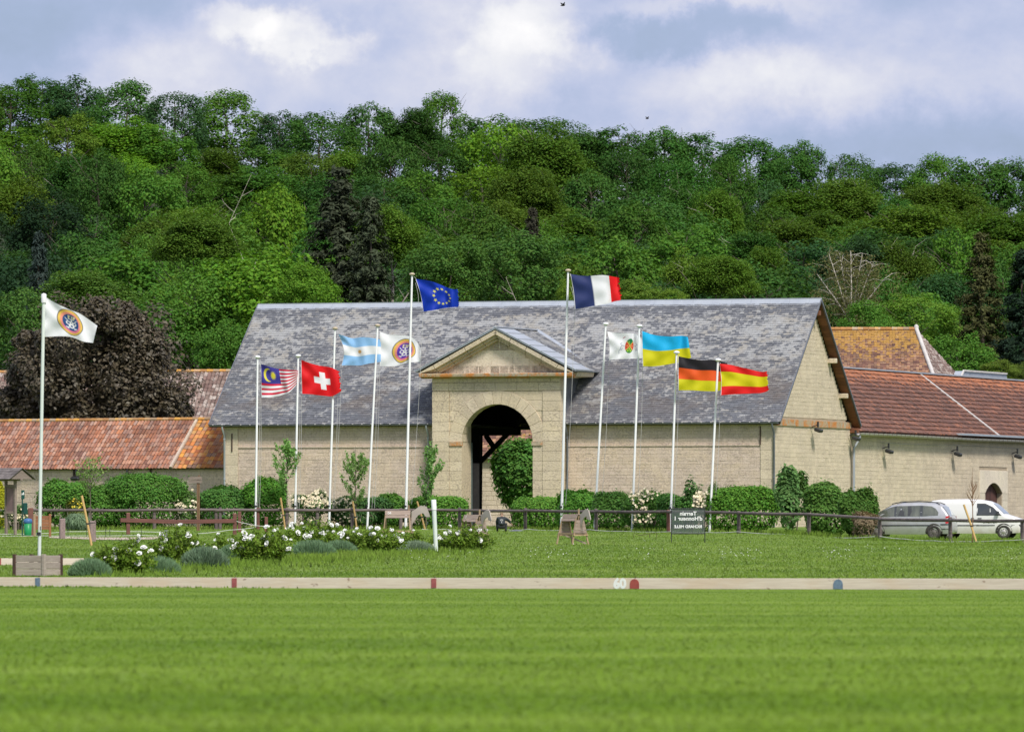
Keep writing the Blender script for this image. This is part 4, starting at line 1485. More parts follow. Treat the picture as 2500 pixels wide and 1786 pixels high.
# house seen through the gateway
cp = Vector(P(1120, 1115, 492))
court = thing('courtyard_house', 'beige house with mottled tile roof seen through the arched gateway', 'house', (cp.x, cp.y, 2.0), -math.radians(12))
cz = cp.z - 2.0
mb = MB()
mb.box((-3, 0.25, -0.5), (7.5, 6, cz - 0.05))
cw = mb.build('wall', M['mortar'], court)
st = MB()
for q in courses(-3, 7.5, -0.2, cz - 0.1, 0.3, 0.4, 0.9, rng):
    st.rnd = rng.random()
    st.stone(((q[0], q[2]), (q[1], q[2]), (q[1], q[3]), (q[0], q[3])), FRONT(0.26), 0.03, 0.008, 0.014)
st.build('stones', M['stone_warm'], cw, kind='stuff')
croof = thing('roof', None, None)
croof.parent = court
mb = MB()
mb.add([(-3, 0, cz - .05), (7.5, 0, cz - .05), (7.5, 3.4, cz + 3.35), (-3, 3.4, cz + 3.35), (7.5, 6.8, cz), (-3, 6.8, cz)], [(0, 1, 2, 3), (3, 2, 4, 5)])
mb.build('roof_deck', M['deck'], croof)
roof_tiles(croof, slope(-3, -0.05, cz, (1, 0, 0), (0, 3.4, 3.4)), 0, 10.5, 4.8, 0.22, 0.26, M['tile_lichen'], rng, FLAT, None, 0, 0.35, wob=0.015)
mb = MB()
half_gutter(mb, -3, 7.5, -0.12, cz - 0.03, 0.09)
mb.build('gutter', M['zinc_pale'], croof)

# ------------------------------------------------------------------ vegetation
def quads_mesh(name, c, t1, t2, bend=None, tri=False):
    """leaf blades: rhombi round centres c with half axes t1, t2"""
    n = len(c)
    if tri:
        v = np.stack([c - t2, c + t2, c + t1], 1).reshape(-1, 3)
        k = 3
    else:
        b = 0 if bend is None else bend
        v = np.stack([c - t1 + b, c - t2, c + t1 + b, c + t2], 1).reshape(-1, 3)
        k = 4
    me = bpy.data.meshes.new(name)
    me.vertices.add(n * k)
    me.vertices.foreach_set('co', v.astype(np.float32).ravel())
    me.loops.add(n * k)
    me.loops.foreach_set('vertex_index', np.arange(n * k, dtype=np.int32))
    me.polygons.add(n)
    me.polygons.foreach_set('loop_start', np.arange(0, n * k, k, dtype=np.int32))
    me.update(calc_edges=True)
    return me


def unit(v):
    return v / np.maximum(np.linalg.norm(v, axis=1, keepdims=True), 1e-6)


def leaf_mesh(name, c, nrm, L, W, R, hang=0.0):
    n = len(c)
    nrm = unit(unit(nrm) + R.normal(0, 0.30, (n, 3)))
    a = R.normal(0, 1, (n, 3)) + np.array([0, 0, -hang])
    t1 = unit(np.cross(nrm, np.cross(a, nrm)))
    t2 = np.cross(nrm, t1)
    s = R.uniform(0.7, 1.3, (n, 1))
    return quads_mesh(name, c, t1 * L * s / 2, t2 * W * s / 2, -nrm * L * 0.12)


def sphere_dirs(R, n):
    return unit(R.normal(0, 1, (n, 3)))


def crown_broad(R, rx, rz, lobes=30, per=330, flat=0.8, lobe=(0.30, 0.46), spread=0.72, L=0.42, W=0.27, low=-0.55, name='crown', sprig=0.12):
    """round-headed crown: lobes of leaf sprays over an ellipsoid; centre at height 0"""
    C, NR = [], []
    for i in range(lobes):
        while True:
            dr = sphere_dirs(R, 1)[0]
            if dr[2] > low:
                break
        r = spread * R.uniform(0.72, 1.08)
        cen = dr * np.array([rx, rx, rz]) * r
        lr = R.uniform(*lobe) * rx
        n = int(per * (lr / (0.38 * rx)) ** 2)
        q = sphere_dirs(R, n)
        q = q[(q @ dr > -0.45)]
        n = len(q)
        rad = lr * (R.uniform(0.35, 1.0, (n, 1)) ** 0.35) * (1 + sprig * R.normal(0, 1, (n, 1)))
        # twiggy sprays: cluster the directions
        C.append(cen + q * rad * np.array([1, 1, flat]) + R.normal(0, 0.07, (n, 3)))
        NR.append(q * 0.75 + np.array([0, 0, 0.65]) + dr * 0.2)
    return leaf_mesh(name, np.concatenate(C), np.concatenate(NR), L, W, R)


def crown_airy(R, rx, rz, layers=26, per=230, L=0.34, W=0.2, name='crown'):
    """open crown in flattened, feathery plates"""
    C, NR = [], []
    for i in range(layers):
        dr = sphere_dirs(R, 1)[0]
        dr[2] = abs(dr[2]) * 1.2 - 0.35
        cen = dr * np.array([rx, rx, rz]) * R.uniform(0.45, 0.95)
        a, b, c = rx * R.uniform(0.24, 0.42), rx * R.uniform(0.24, 0.42), rx * R.uniform(0.16, 0.27)
        n = per
        q = sphere_dirs(R, n) * (R.uniform(0, 1, (n, 1)) ** 0.45)
        p = cen + q * np.array([a, b, c])
        p[:, 2] -= 0.25 * (q[:, 0] ** 2 + q[:, 1] ** 2) * rx * 0.3
        C.append(p)
        NR.append(q * 0.5 + np.array([0, 0, 0.9]))
    return leaf_mesh(name, np.concatenate(C), np.concatenate(NR), L, W, R)


def crown_conifer(R, rx, H, whorls=22, per=9, L=0.30, W=0.10, name='crown', droop=0.35, ragged=0.25, dens=46):
    C, NR = [], []
    for i in range(whorls):
        z = H * (i + R.uniform(-0.3, 0.3)) / whorls
        rad = rx * max(0.05, (1 - z / H)) ** 0.62
        for k in range(per):
            an = R.uniform(0, 2 * PI)
            rr = rad * R.uniform(1 - 2 * ragged, 1 + ragged * 0.4)
            n = int(dens * (rr / rx + 0.25))
            s = R.uniform(0.12, 1, n) ** 0.5
            p = np.stack([np.cos(an) * rr * s, np.sin(an) * rr * s, z - droop * rr * s ** 1.6 + 0.12 * rr * (s > 0.85)], 1)
            side = np.array([-np.sin(an), np.cos(an), 0])
            p += side * (R.normal(0, 0.14, (n, 1)) * rr * (1.1 - s[:, None])) + R.normal(0, 0.09, (n, 3))
            p[:, 2] -= np.abs(R.normal(0, 0.16, n))
            C.append(p)
            NR.append(np.tile(np.array([np.cos(an) * 0.6, np.sin(an) * 0.6, 0.7]), (n, 1)))
    return leaf_mesh(name, np.concatenate(C), np.concatenate(NR), L, W, R, 0.8)


def limbs(mb, R, H, top, r0, n, reach, lean=0.0, crook=0.03):
    """trunk from 0 to H*top with n forking limbs"""
    pts = [(0, 0, -0.3)]
    for i in range(1, 6):
        f = i / 5
        pts.append((R.normal(0, crook) * H * f * 0.6 + lean * H * f, R.normal(0, 0.03) * H * f * 0.6, H * top * f))
    mb.tube(pts, [r0 * (1.15 - 0.95 * i / 5) for i in range(6)], 7)
    for i in range(n):
        f = R.uniform(0.35, 0.92)
        k = min(4, int(f * 5))
        a, b = np.array(pts[k]), np.array(pts[k + 1])
        s = a + (b - a) * (f * 5 - k)
        an = R.uniform(0, 2 * PI)
        L = reach * R.uniform(0.55, 1.0) * (1.1 - 0.4 * f)
        up = R.uniform(0.35, 0.9)
        p1 = s + np.array([math.cos(an) * L * 0.45, math.sin(an) * L * 0.45, L * 0.40 * up])
        p2 = s + np.array([math.cos(an + 0.25) * L * 0.8, math.sin(an + 0.25) * L * 0.8, L * 0.85 * up])
        p3 = s + np.array([math.cos(an - 0.1) * L, math.sin(an - 0.1) * L, L * 1.2 * up])
        rr = r0 * 0.42 * (1.1 - f)+ 0.02
        mb.tube([s, p1, p2, p3], [rr, rr * 0.7, rr * 0.45, rr * 0.18], 5)
    return mb


RS = np.random.RandomState
VAR = []                                               # crown kinds for the wood: (kind, mesh, rx, rz)
for i in range(5):
    R = RS(100 + i)
    rx, rz = R.uniform(3.6, 4.4), R.uniform(4.2, 5.4)
    VAR.append(('round', crown_broad(R, rx, rz, 110, 400, lobe=(0.14, 0.29), spread=0.80, L=0.27, W=0.17, low=-0.75, sprig=0.16), rx, rz))
for i in range(4):
    R = RS(200 + i)
    rx, rz = R.uniform(3.4, 4.2), R.uniform(5.2, 6.2)
    VAR.append(('tall', crown_broad(R, rx, rz, 140, 330, lobe=(0.13, 0.26), spread=0.82, L=0.26, W=0.165, low=-0.8, sprig=0.16), rx, rz))
for i in range(4):
    R = RS(300 + i)
    rx, rz = R.uniform(3.8, 4.6), R.uniform(4.6, 5.6)
    VAR.append(('airy', crown_airy(R, rx, rz, 95, 380, L=0.25, W=0.15), rx, rz))
CONI = [crown_conifer(RS(400 + i), 3.2, 15.0, 34, 13, dens=60) for i in range(2)]
TRUNKS = []
for i in range(4):
    mb = MB()
    limbs(mb, RS(500 + i), 12.0, 0.86, 0.24, 11, 4.6)
    TRUNKS.append(mb.mesh('trunk'))
mb = MB()
limbs(mb, RS(520), 15.0, 0.95, 0.22, 2, 1.0)
TRUNK_CON = mb.mesh('trunk')


def tree(name, label, cat, X, Y, z, H, crown, rx, rz, width, height, color, trunk, group=None, rot=None, bark='bark', leaf='leaf'):
    """crown spans width x height with its top at z + H"""
    t_ = thing(name, label, cat, (X, Y, z), random.uniform(0, 2 * PI) if rot is None else rot, group)
    sx, sz_ = width / (2 * rx * 1.02), height / (2 * rz * 1.02)
    obj('crown', crown, M[leaf], t_, (0, 0, H - height / 2), None, (sx, sx, sz_), color)
    obj('trunk', trunk, M[bark], t_, None, None, (0.9, 0.9, H / 12.0 * 0.95))
    return t_


def conifer(name, label, X, Y, z, H, width, color, k, group=None):
    t_ = thing(name, label, 'tree', (X, Y, z), random.uniform(0, 6), group)
    obj('crown', CONI[k], M['needle'], t_, (0, 0, H * 0.08), None, (width / 5.0, width / 5.0, H * 0.93 / 15.0), color)
    obj('trunk', TRUNK_CON, M['bark'], t_, None, None, (1, 1, H / 15.0))
    return t_


BRIGHT, MID, DEEP, BLUE, OLIVE, LIME = (0.122, 0.245, 0.020), (0.080, 0.180, 0.024), (0.054, 0.132, 0.024), (0.045, 0.108, 0.034), (0.098, 0.180, 0.021), (0.17, 0.28, 0.02)
SHADE = (0.026, 0.062, 0.022)  # leaf colour darkened to paint the shaded hollow on the left
LM = [(20, 'left of the lone flagpole'), (130, 'above the lone left flag'), (270, 'above the copper beech top'), (420, "above the copper beech's right side"), (540, 'above the beech and barn gap'),
      (680, 'above the left slate roof end'), (820, 'above the red cross flag'), (930, 'above the light blue striped flag'), (1060, 'above the blue star flag'), (1200, 'above the gateway pediment'),
      (1310, 'left of the tricolour flag'), (1440, 'above the tricolour flag'), (1560, 'above the white crest flag'), (1690, 'above the black red gold flag'), (1820, 'above the red yellow flag'),
      (1950, 'above the right slate ridge end'), (2090, 'above the pale birch'), (2220, 'above the hipped tile roof'), (2350, 'above the brown conifer'), (2480, "at the photo's right edge")]
ROWS = ['on the skyline', 'just below the skyline', 'third below the skyline', 'fourth below the skyline', 'in mid wood', 'in lower mid wood', 'low in the wood', 'at the foot of the wood']
NAMES = {BRIGHT: 'bright green', MID: 'mid green', DEEP: 'deep green', BLUE: 'dark bluish green', OLIVE: 'olive green', LIME: 'yellow green', SHADE: 'shaded dark green'}
SHAPE = {'round': 'round-headed', 'tall': 'tall-crowned', 'airy': 'feathery'}
used_labels = set()
TR = random.Random(21)


def pick_color(px, py, row):
    r = TR.random()
    if row == 0:
        return DEEP if r < 0.45 else (BLUE if r < 0.75 else MID)
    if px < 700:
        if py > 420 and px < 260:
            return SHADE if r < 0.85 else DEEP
        return OLIVE if r < 0.36 else (MID if r < 0.68 else (DEEP if r < 0.88 else BRIGHT))
    if px < 1450:
        return MID if r < 0.36 else (DEEP if r < 0.66 else (BLUE if r < 0.76 else (OLIVE if r < 0.92 else BRIGHT)))
    if px > 1900 and py < 560:
        return OLIVE if r < 0.36 else (BLUE if r < 0.6 else (DEEP if r < 0.85 else MID))
    return BLUE if r < 0.36 else (DEEP if r < 0.66 else (MID if r < 0.85 else OLIVE))


rowY = [892, 846, 798, 750, 704, 658, 614, 572]
free = []                                              # boxes kept for trees placed by hand
for row, Y in enumerate(rowY):
    t = (905.0 - Y) / 390.0
    step = 104 + row * 11
    px = -40 + (step / 2 if row % 2 else 0)
    s = F / Y
    while px < 2560:
        x_ = px + TR.uniform(-26, 26)
        top = (sky_y(x_) if row == 0 else smooth_sky(x_)) * (1 - t) + 742 * t + TR.uniform(-46, 34) + (2 if row == 0 else 18)
        if row == 0:
            top = sky_y(x_) + TR.uniform(-22, 6)
        elif TR.random() < 0.3:
            top -= TR.uniform(25, 62)
        Yt = Y + TR.uniform(-14, 14)
        X = (x_ - CX) / F * Yt
        z = hill(X, Yt)
        H = CH + (HY - top) / F * Yt - z
        H = max(6.5, H)
        px += step * TR.uniform(0.72, 1.28)
        if 640 < x_ < 1990 and top > 728:
            continue
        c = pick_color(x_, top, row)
        kinds = ['airy'] if c in (OLIVE,) and TR.random() < 0.75 else (['round', 'tall'] if TR.random() < 0.85 else ['airy'])
        v = TR.choice([q for q in VAR if q[0] in kinds])
        wd = min(12.5, max(6.0, TR.gauss(8.8, 1.8))) if row else TR.uniform(7.0, 10.5)
        lm = min(LM, key=lambda q: abs(q[0] - x_))[1]
        nm = NAMES[c]
        lab = f'{nm} {SHAPE[v[0]]} tree {ROWS[row]}, {lm}'
        if lab in used_labels:
            lab = f'{nm} {SHAPE[v[0]]} tree {ROWS[row]}, righthand {lm}'.replace('shaded dark green', 'shaded')
        if len(lab.split()) > 16:
            lab = lab.replace('the ', '', 1)
        used_labels.add(lab)
        jit = TR.uniform(0.74, 1.22)
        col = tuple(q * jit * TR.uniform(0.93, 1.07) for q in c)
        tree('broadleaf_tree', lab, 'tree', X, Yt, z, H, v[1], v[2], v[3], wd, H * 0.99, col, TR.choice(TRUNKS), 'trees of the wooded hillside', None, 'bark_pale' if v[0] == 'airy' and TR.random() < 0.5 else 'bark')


def spot_tree(name, label, px, ytop, wpx, hpx, Y, color, vi, bark='bark', group='trees behind the farm roofs', ybase=None):
    s = F / Y
    X = (px - CX) / F * Y
    z = hill(X, Y) if Y > 478 else 2.2
    H = CH + (HY - ytop) / F * Y - z
    v = VAR[vi]
    return tree(name, label, 'tree', X, Y, z, H, v[1], v[2], v[3], wpx / s, min(hpx / s, H * 0.97), color, TRUNKS[vi % 4], group, None, bark)


spot_tree('maple_tree', 'large bright green maple just behind the left slope of the slate roof', 640, 590, 390, 330, 505, (0.119, 0.250, 0.022), 0)
spot_tree('maple_tree', 'bright green maple with a low crown touching the left end of the slate ridge', 745, 628, 190, 200, 500, (0.115, 0.236, 0.024), 2)
spot_tree('maple_tree', 'fresh green maple between copper beech and slate roof', 460, 640, 300, 300, 503, (0.092, 0.203, 0.027), 1)
spot_tree('locust_tree', 'domed olive green tree above the fresh green maples on the left', 480, 505, 230, 190, 545, (0.098, 0.180, 0.024), 9)
spot_tree('locust_tree', 'rounded green tree behind the top of the copper beech', 215, 628, 260, 240, 515, (0.095, 0.182, 0.030), 10)
spot_tree('locust_tree', 'green tree rising behind the flag of the lone left flagpole', 60, 690, 240, 240, 510, (0.081, 0.169, 0.034), 3)
spot_tree('locust_tree', 'bushy green tree behind the right flank of the copper beech', 360, 720, 260, 220, 500, (0.084, 0.189, 0.030), 4)
spot_tree('low_tree', 'low green tree at the left end of the slate roof', 545, 770, 190, 200, 492, (0.081, 0.186, 0.027), 1)
spot_tree('locust_tree', 'olive green layered tree rising behind the slate ridge left of the blue star flag', 950, 470, 200, 260, 560, (0.105, 0.195, 0.024), 11, 'bark_pale')
spot_tree('locust_tree', 'dense green tree behind the slate ridge right of the blue star flag', 1090, 560, 230, 210, 530, (0.078, 0.165, 0.032), 3)
spot_tree('locust_tree', 'wide green tree behind the slate ridge above the pediment', 1260, 545, 270, 240, 540, (0.074, 0.159, 0.032), 0)
spot_tree('young_tree', 'small yellow green tree behind the slate ridge at the tricolour flagpole', 1395, 668, 90, 110, 500, (0.155, 0.250, 0.027), 5)
spot_tree('young_tree', 'rounded yellow green bush tree behind the ridge right of the tricolour flag', 1560, 668, 150, 130, 500, (0.142, 0.230, 0.032), 6)
spot_tree('young_tree', 'small lime green bush tree behind the ridge above the white crest flag', 1645, 695, 90, 90, 498, (0.149, 0.243, 0.030), 7)
spot_tree('locust_tree', 'conical bright olive tree behind the slate ridge above the black red gold flag', 1760, 605, 190, 170, 515, (0.105, 0.195, 0.024), 12)
spot_tree('low_tree', 'fresh green tree crown between birch and hipped roof', 2115, 722, 170, 180, 528, (0.095, 0.216, 0.030), 2)
spot_tree('low_tree', 'wide lime green tree above the ridge of the hipped roof', 2235, 706, 240, 170, 545, (0.135, 0.250, 0.030), 8)
spot_tree('low_tree', 'green tree sloping down behind the hipped roof towards the long range', 2345, 805, 190, 180, 535, (0.092, 0.209, 0.030), 3)
spot_tree('low_tree', 'yellow green bush above the ridge of the long tiled range', 2440, 868, 110, 90, 530, (0.149, 0.216, 0.034), 6)
spot_tree('low_tree', 'olive bush above the skylight at the right edge of the photo', 2500, 880, 90, 80, 532, (0.115, 0.162, 0.030), 1)
for (lab, px, yt, wpx, Y, c, k) in (('dark brownish conifer left of the blue star flag, behind the slate ridge', 830, 405, 290, 560, (0.052, 0.064, 0.036), 0),
                                    ('second dark conifer, shorter and greener, beside the brownish conifer', 905, 470, 210, 552, (0.055, 0.072, 0.038), 1),
                                    ('grey blue conifer in the dark hollow above the lone flagpole', 95, 555, 130, 535, (0.036, 0.056, 0.046), 1),
                                    ('brown green spruce full of cones at the right behind the long range', 2395, 565, 190, 560, (0.070, 0.075, 0.026), 0),
                                    ('very dark conifer at the right edge of the photo behind the long range', 2500, 600, 210, 550, (0.020, 0.040, 0.022), 1),
                                    ('small dark conifer in the middle of the wood above the pediment', 1300, 500, 120, 640, (0.046, 0.045, 0.03), 1)):
    X = (px - CX) / F * Y
    z = hill(X, Y)
    conifer('conifer_tree', lab, X, Y, z, CH + (HY - yt) / F * Y - z, wpx * Y / F, c, k, 'dark conifers of the wood')


# birch with pale limbs and thin hanging foliage
def birch(label, px, ytop, wpx, Y, fol, n_l=7):
    X = (px - CX) / F * Y
    z = hill(X, Y)
    H = CH + (HY - ytop) / F * Y - z
    t_ = thing('birch_tree', label, 'tree', (X, Y, z), 0.0)
    R = RS(77)
    mb = MB()
    W2 = wpx / 2 * Y / F
    C, NR = [], []
    tips = []
    for i in range(n_l):
        f = -1 + 2 * i / (n_l - 1)
        zt = H * (0.99 - 0.26 * f * f) + R.normal(0, 0.3)
        zf = H - 4.6
        zt = H - 1.5 * f * f * f * f - abs(R.normal(0, 0.25))
        pts = [(f * 0.1, 0, -0.3), (f * 0.12, 0, zf * 0.6), (f * 0.16, 0, zf), (f * W2 * 0.5, R.normal(0, .4), zf + (zt - zf) * 0.5), (f * W2 * 0.95, R.normal(0, .6), zt)]
        r0 = 0.13
        mb.tube(pts, [r0, r0 * 0.8, r0 * 0.55, r0 * 0.3, 0.02], 6)
        P4 = [np.array(p) for p in pts]
        for k in range(20):
            a = R.randint(2, 4)
            s = P4[a] + (P4[a + 1] - P4[a]) * R.uniform(0, 1) if a < 4 else P4[4]
            e = s + np.array([R.normal(0, 0.7), R.normal(0, 0.7), R.uniform(-0.1, 0.7)])
            mb.tube([s, (s + e) / 2 + np.array([0, 0, .15]), e], [0.018, 0.012, 0.004], 3, False)
            n = 60
            q = e + np.stack([R.normal(0, .26, n), R.normal(0, .26, n), -np.abs(R.normal(0, 0.75, n))], 1)
            C.append(q)
            NR.append(R.normal(0, 1, (n, 3)))
    mb.build('trunk', M['bark_birch'], t_)
    obj('crown', leaf_mesh('crown', np.concatenate(C), np.concatenate(NR), 0.15, 0.07, R, 0.8), M['leaf'], t_, color=fol)


birch('pale birch with bare looking white limbs right of the slate ridge', 2078, 606, 175, 534, (0.155, 0.155, 0.06))
# a few bare pale snags that show against the wood
for (lab, px, yt, hpx, Y, lean) in (('thin bare white tree stem in the left of the wood above the slate roof', 592, 430, 150, 590, 0.05), ('pale dead forked branches behind the ridge above the pediment', 1232, 680, 80, 522, 0.25),):
    X = (px - CX) / F * Y
    zt = CH + (HY - yt) / F * Y
    h = hpx * Y / F
    zg = hill(X, Y)
    mb = MB()
    limbs(mb, RS(int(px)), zt - zg, 1.0, 0.055, 9, 1.7, lean * 0.4, crook=0.10)
    o = mb.build('dead_tree', M['bark_pale'], None, loc=(X, Y - 3, zg))
    tag(o, lab, 'tree', 'bare pale trees in the wood')

# the wood goes on beyond both edges of the photograph as one mass
WR = RS(88)
C, NR = [], []
for i in range(420):
    side = WR.randint(2)
    px = WR.uniform(-900, -150) if side == 0 else WR.uniform(2650, 3400)
    Y = WR.uniform(545, 895)
    X = (px - CX) / F * Y
    rx_ = WR.uniform(3.2, 4.8)
    q = sphere_dirs(WR, 420)
    c = np.array([X, Y, hill(X, Y) + 5.0]) + q * np.array([rx_, rx_, 5.6]) * (WR.uniform(0.5, 1, (420, 1)) ** 0.4) * (1 + 0.2 * np.sin(q[:, :1] * 7 + i) * np.sin(q[:, 2:] * 6 + i))
    C.append(c)
    NR.append(q + np.array([0, 0, 0.4]))
obj('far_wood', leaf_mesh('far_wood', np.concatenate(C), np.concatenate(NR), 0.62, 0.42, WR), M['leaf'], color=(0.062, 0.145, 0.024), kind='stuff')

# copper beech
Yb = 474.0
Xb = (205 - CX) / F * Yb
tb = thing('copper_beech', 'large dark purple copper beech behind the low orange tiled roof', 'tree', (Xb, Yb, 2.2))
R = RS(9)
sB = Yb / F
C, NR = [], []
blobs = [(250, 815, 100, 75), (330, 850, 85, 85), (170, 870, 95, 75), (80, 900, 80, 75), (60, 960, 75, 70), (150, 960, 100, 80), (260, 930, 120, 95), (350, 925, 80, 95), (380, 985, 62, 70), (300, 1000, 110, 70), (110, 1010, 80, 60), (205, 1010, 90, 60),
         (20, 1000, 60, 50), (230, 770, 45, 35), (290, 785, 50, 45), (412, 1012, 34, 36), (110, 850, 55, 55), (362, 865, 46, 55), (60, 830, 25, 25)]
for (bx_, by_, rx_, ry_) in blobs:
    for k in range(11):
        cen = np.array([(bx_ - 205) * sB, R.normal(0, 1.0), CH + (HY - by_) * sB - 2.2]) + R.normal(0, 0.45, 3) * np.array([rx_, 60, ry_]) * sB
        n = 330
        q = sphere_dirs(R, n)
        q[:, 1] = -np.abs(q[:, 1]) * 0.9 + R.normal(0, .1, n)
        lr = R.uniform(0.3, 0.75) * ry_ * sB
        q = q * (1 + R.normal(0, 0.14, (n, 1)))
        C.append(cen + q * lr * (R.uniform(0.4, 1, (n, 1)) ** 0.4))
        NR.append(q * 0.7 + np.array([0, -0.1, 0.6]))
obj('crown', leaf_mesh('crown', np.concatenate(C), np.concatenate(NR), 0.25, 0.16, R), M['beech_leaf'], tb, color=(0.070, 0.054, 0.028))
mb = MB()
limbs(mb, RS(10), 10.0, 0.8, 0.45, 9, 4.0)
mb.build('trunk', M['bark'], tb)


# shrubs and hedges -----------------------------------------------------------
def shrub_points(R, a, b, h, n, p=2.6, rough=0.10, lump=14):
    """points near the surface of a rounded block a x b x h standing on z=0"""
    q = sphere_dirs(R, n)
    q[:, 2] = np.abs(q[:, 2]) * np.sign(R.uniform(-0.25, 1, n))
    e = (np.abs(q) ** p).sum(1, keepdims=True) ** (-1 / p)
    s = q * e
    cs = sphere_dirs(R, lump)
    bump = np.max(1 - np.linalg.norm(q[:, None, :] - cs[None], axis=2) / 0.75, axis=1, keepdims=True)
    s = s * (1 - rough + rough * 1.6 * np.clip(bump, 0, 1)) * (R.uniform(0.72, 1.02, (n, 1)) ** 0.6) * (1 + R.normal(0, 0.025, (n, 1)))
    c = s * np.array([a / 2, b / 2, h / 2]) + np.array([0, 0, h / 2])
    return c, q * 0.9 + np.array([0, 0, 0.45])


def shrub(name, label, cat, px, ytop, wpx, Y, color, n=7000, p=2.6, rough=0.12, L=0.13, W=0.085, depth=None, seed=1, hang=0.0, group=None, base=None, z=None, kind=None, stems=True):
    s = F / Y
    if name in ('hedge', 'bush') and px > 1150:          # stay clear of the slanting fence
        depth = min(depth or 2.0, 2.0)
        Y = max(Y, fence_Y(px - wpx * 0.62) + depth / 2 + 0.7)
        s = F / Y
    pos = onG(px, Y)
    zb = pos.z if z is None else z
    h = CH + (HY - ytop) / s - zb
    w_ = wpx * (1.24 if name in ('hedge', 'bush') else 1.0) / s
    n = int(n * 1.3)
    R = RS(seed)
    t_ = thing(name, label, cat, (pos.x, pos.y, zb), 0.0, group)
    c, nr = shrub_points(R, w_, depth or w_ * 0.8, h, n, p, rough)
    k = R.uniform(0, 1, len(c)) < 0.035                  # stray shoots
    c[k] = (c[k] - [0, 0, h * 0.4]) * R.uniform(1.03, 1.17, (k.sum(), 1)) + [0, 0, h * 0.4]
    obj('foliage', leaf_mesh('foliage', c, nr, L, W, R, hang), M['hedge_leaf'], t_, color=tuple(min(0.5, q * 1.75) for q in color))
    if stems:
        mb = MB()
        for i in range(6):
            x, y = R.uniform(-0.3, 0.3) * w_, R.uniform(-0.2, 0.2) * (depth or w_ * .8)
            mb.tube([(x * 0.6, y * 0.6, -0.1), (x * 0.8, y * .8, h * 0.3), (x, y, h * 0.75)], [0.04, 0.03, 0.012], 5)
        mb.build('stem', M['bark'], t_)
    return t_, c, h


HG = (0.070, 0.150, 0.022)
HD = (0.048, 0.112, 0.022)
hy = lambda px, d=4.0: fence_Y(px) + d
shrub('bush', 'green rounded bush left of the big domed bush, behind the lone flagpole', 'bush', 160, 1170, 112, hy(160), (0.058, 0.135, 0.02), 8000, seed=11, rough=.22)
shrub('bush', 'big domed green bush in front of the low stone outbuilding', 'bush', 350, 1157, 185, hy(360), (0.055, 0.128, 0.02), 12000, seed=12, depth=3.4)
shrub('bush', 'low left shoulder of green shrub joined to the big domed bush', 'bush', 258, 1186, 120, hy(260), (0.058, 0.132, 0.02), 8000, seed=13)
shrub('hedge', 'dark green hedge between fingerpost and first flagpole', 'hedge', 547, 1184, 118, hy(540), HD, 8000, 3.2, seed=14, rough=.2)
shrub('hedge', 'upright bright green bush at the foot of the striped crescent flagpole', 'bush', 648, 1167, 96, hy(640), (0.060, 0.145, 0.018), 8000, 2.8, seed=15, rough=.18)
shrub('bush', 'dark grey green bush between the cream rose and the fourth flagpole', 'bush', 880, 1212, 130, hy(880), (0.04, 0.088, 0.026), 8000, 2.8, seed=16, rough=.25)
shrub('bush', 'rounded green bush left of the fifth flagpole under the barn wall', 'bush', 955, 1203, 66, hy(950), (0.060, 0.135, 0.022), 5000, seed=17)
shrub('hedge', 'clipped square green hedge left of the arched gateway', 'hedge', 1068, 1212, 116, hy(1068), (0.066, 0.15, 0.02), 9000, 5.0, 0.06, seed=18)
shrub('hedge', 'low clipped hedge right of the arched gateway', 'hedge', 1318, 1214, 110, hy(1318), (0.072, 0.155, 0.022), 8000, 4.0, 0.10, seed=19)
shrub('bush', 'bright green upright bush behind the tricolour flagpole', 'bush', 1407, 1194, 86, hy(1407), (0.060, 0.15, 0.02), 7000, 2.8, seed=20, rough=.2, hang=-0.8)
shrub('hedge', 'green hedge with dark skirt below the white crest flagpole', 'hedge', 1494, 1198, 80, hy(1494), (0.058, 0.125, 0.024), 7000, 3.2, seed=21, rough=.16)
shrub('hedge', 'hedge scattered with cream roses between the seventh and ninth flagpoles', 'hedge', 1578, 1200, 100, hy(1578), (0.055, 0.12, 0.022), 7000, 3.0, seed=22, rough=.2)
shrub('bush', 'small dark green bush behind the mirrored black sign', 'bush', 1655, 1203, 84, hy(1655), (0.046, 0.11, 0.022), 6000, 2.8, seed=23, rough=.22)
shrub('shrub', 'tall thin leafed shrub poking up left of the cream climbing rose', 'shrub', 1688, 1166, 50, hy(1690, 5), (0.05, 0.11, 0.03), 420, 2.2, 0.6, 0.2, 0.12, seed=24)
shrub('hedge', 'large clipped rounded hedge at the right corner of the barn front', 'hedge', 1812, 1187, 146, hy(1812), (0.062, 0.142, 0.018), 13000, 3.4, 0.07, seed=25, depth=2.6)
shrub('shrub', 'tall loose pale leafed shrub at the barn corner beside the dark downpipe', 'shrub', 1928, 1128, 92, hy(1928, 5), (0.070, 0.135, 0.040), 3000, 2.0, 0.42, 0.22, 0.12, seed=26)
shrub('hedge', 'broad bushy hedge under the barn gable beside the tall loose shrub', 'hedge', 2014, 1180, 100, hy(2014, 4.2), (0.058, 0.118, 0.022), 9000, 3.0, 0.2, 0.16, 0.10, seed=27)
shrub('shrub', 'bushy green shrub ending the hedge in front of the silver car bonnet', 'shrub', 2092, 1190, 98, 389.6, (0.056, 0.114, 0.022), 8000, 2.6, 0.24, 0.16, 0.10, seed=32, depth=1.5)
shrub('shrub', 'dry brownish twiggy shrub hiding the front of the silver car', 'shrub', 2112, 1245, 70, hy(2112, 3.0), (0.15, 0.115, 0.075), 1500, 2.4, 0.3, 0.16, 0.05, seed=28)
shrub('shrub', 'yellow flowering broom at the left edge behind the notice board', 'shrub', 2, 1176, 34, 430, (0.36, 0.31, 0.02), 4000, 2.6, seed=29, rough=.2)
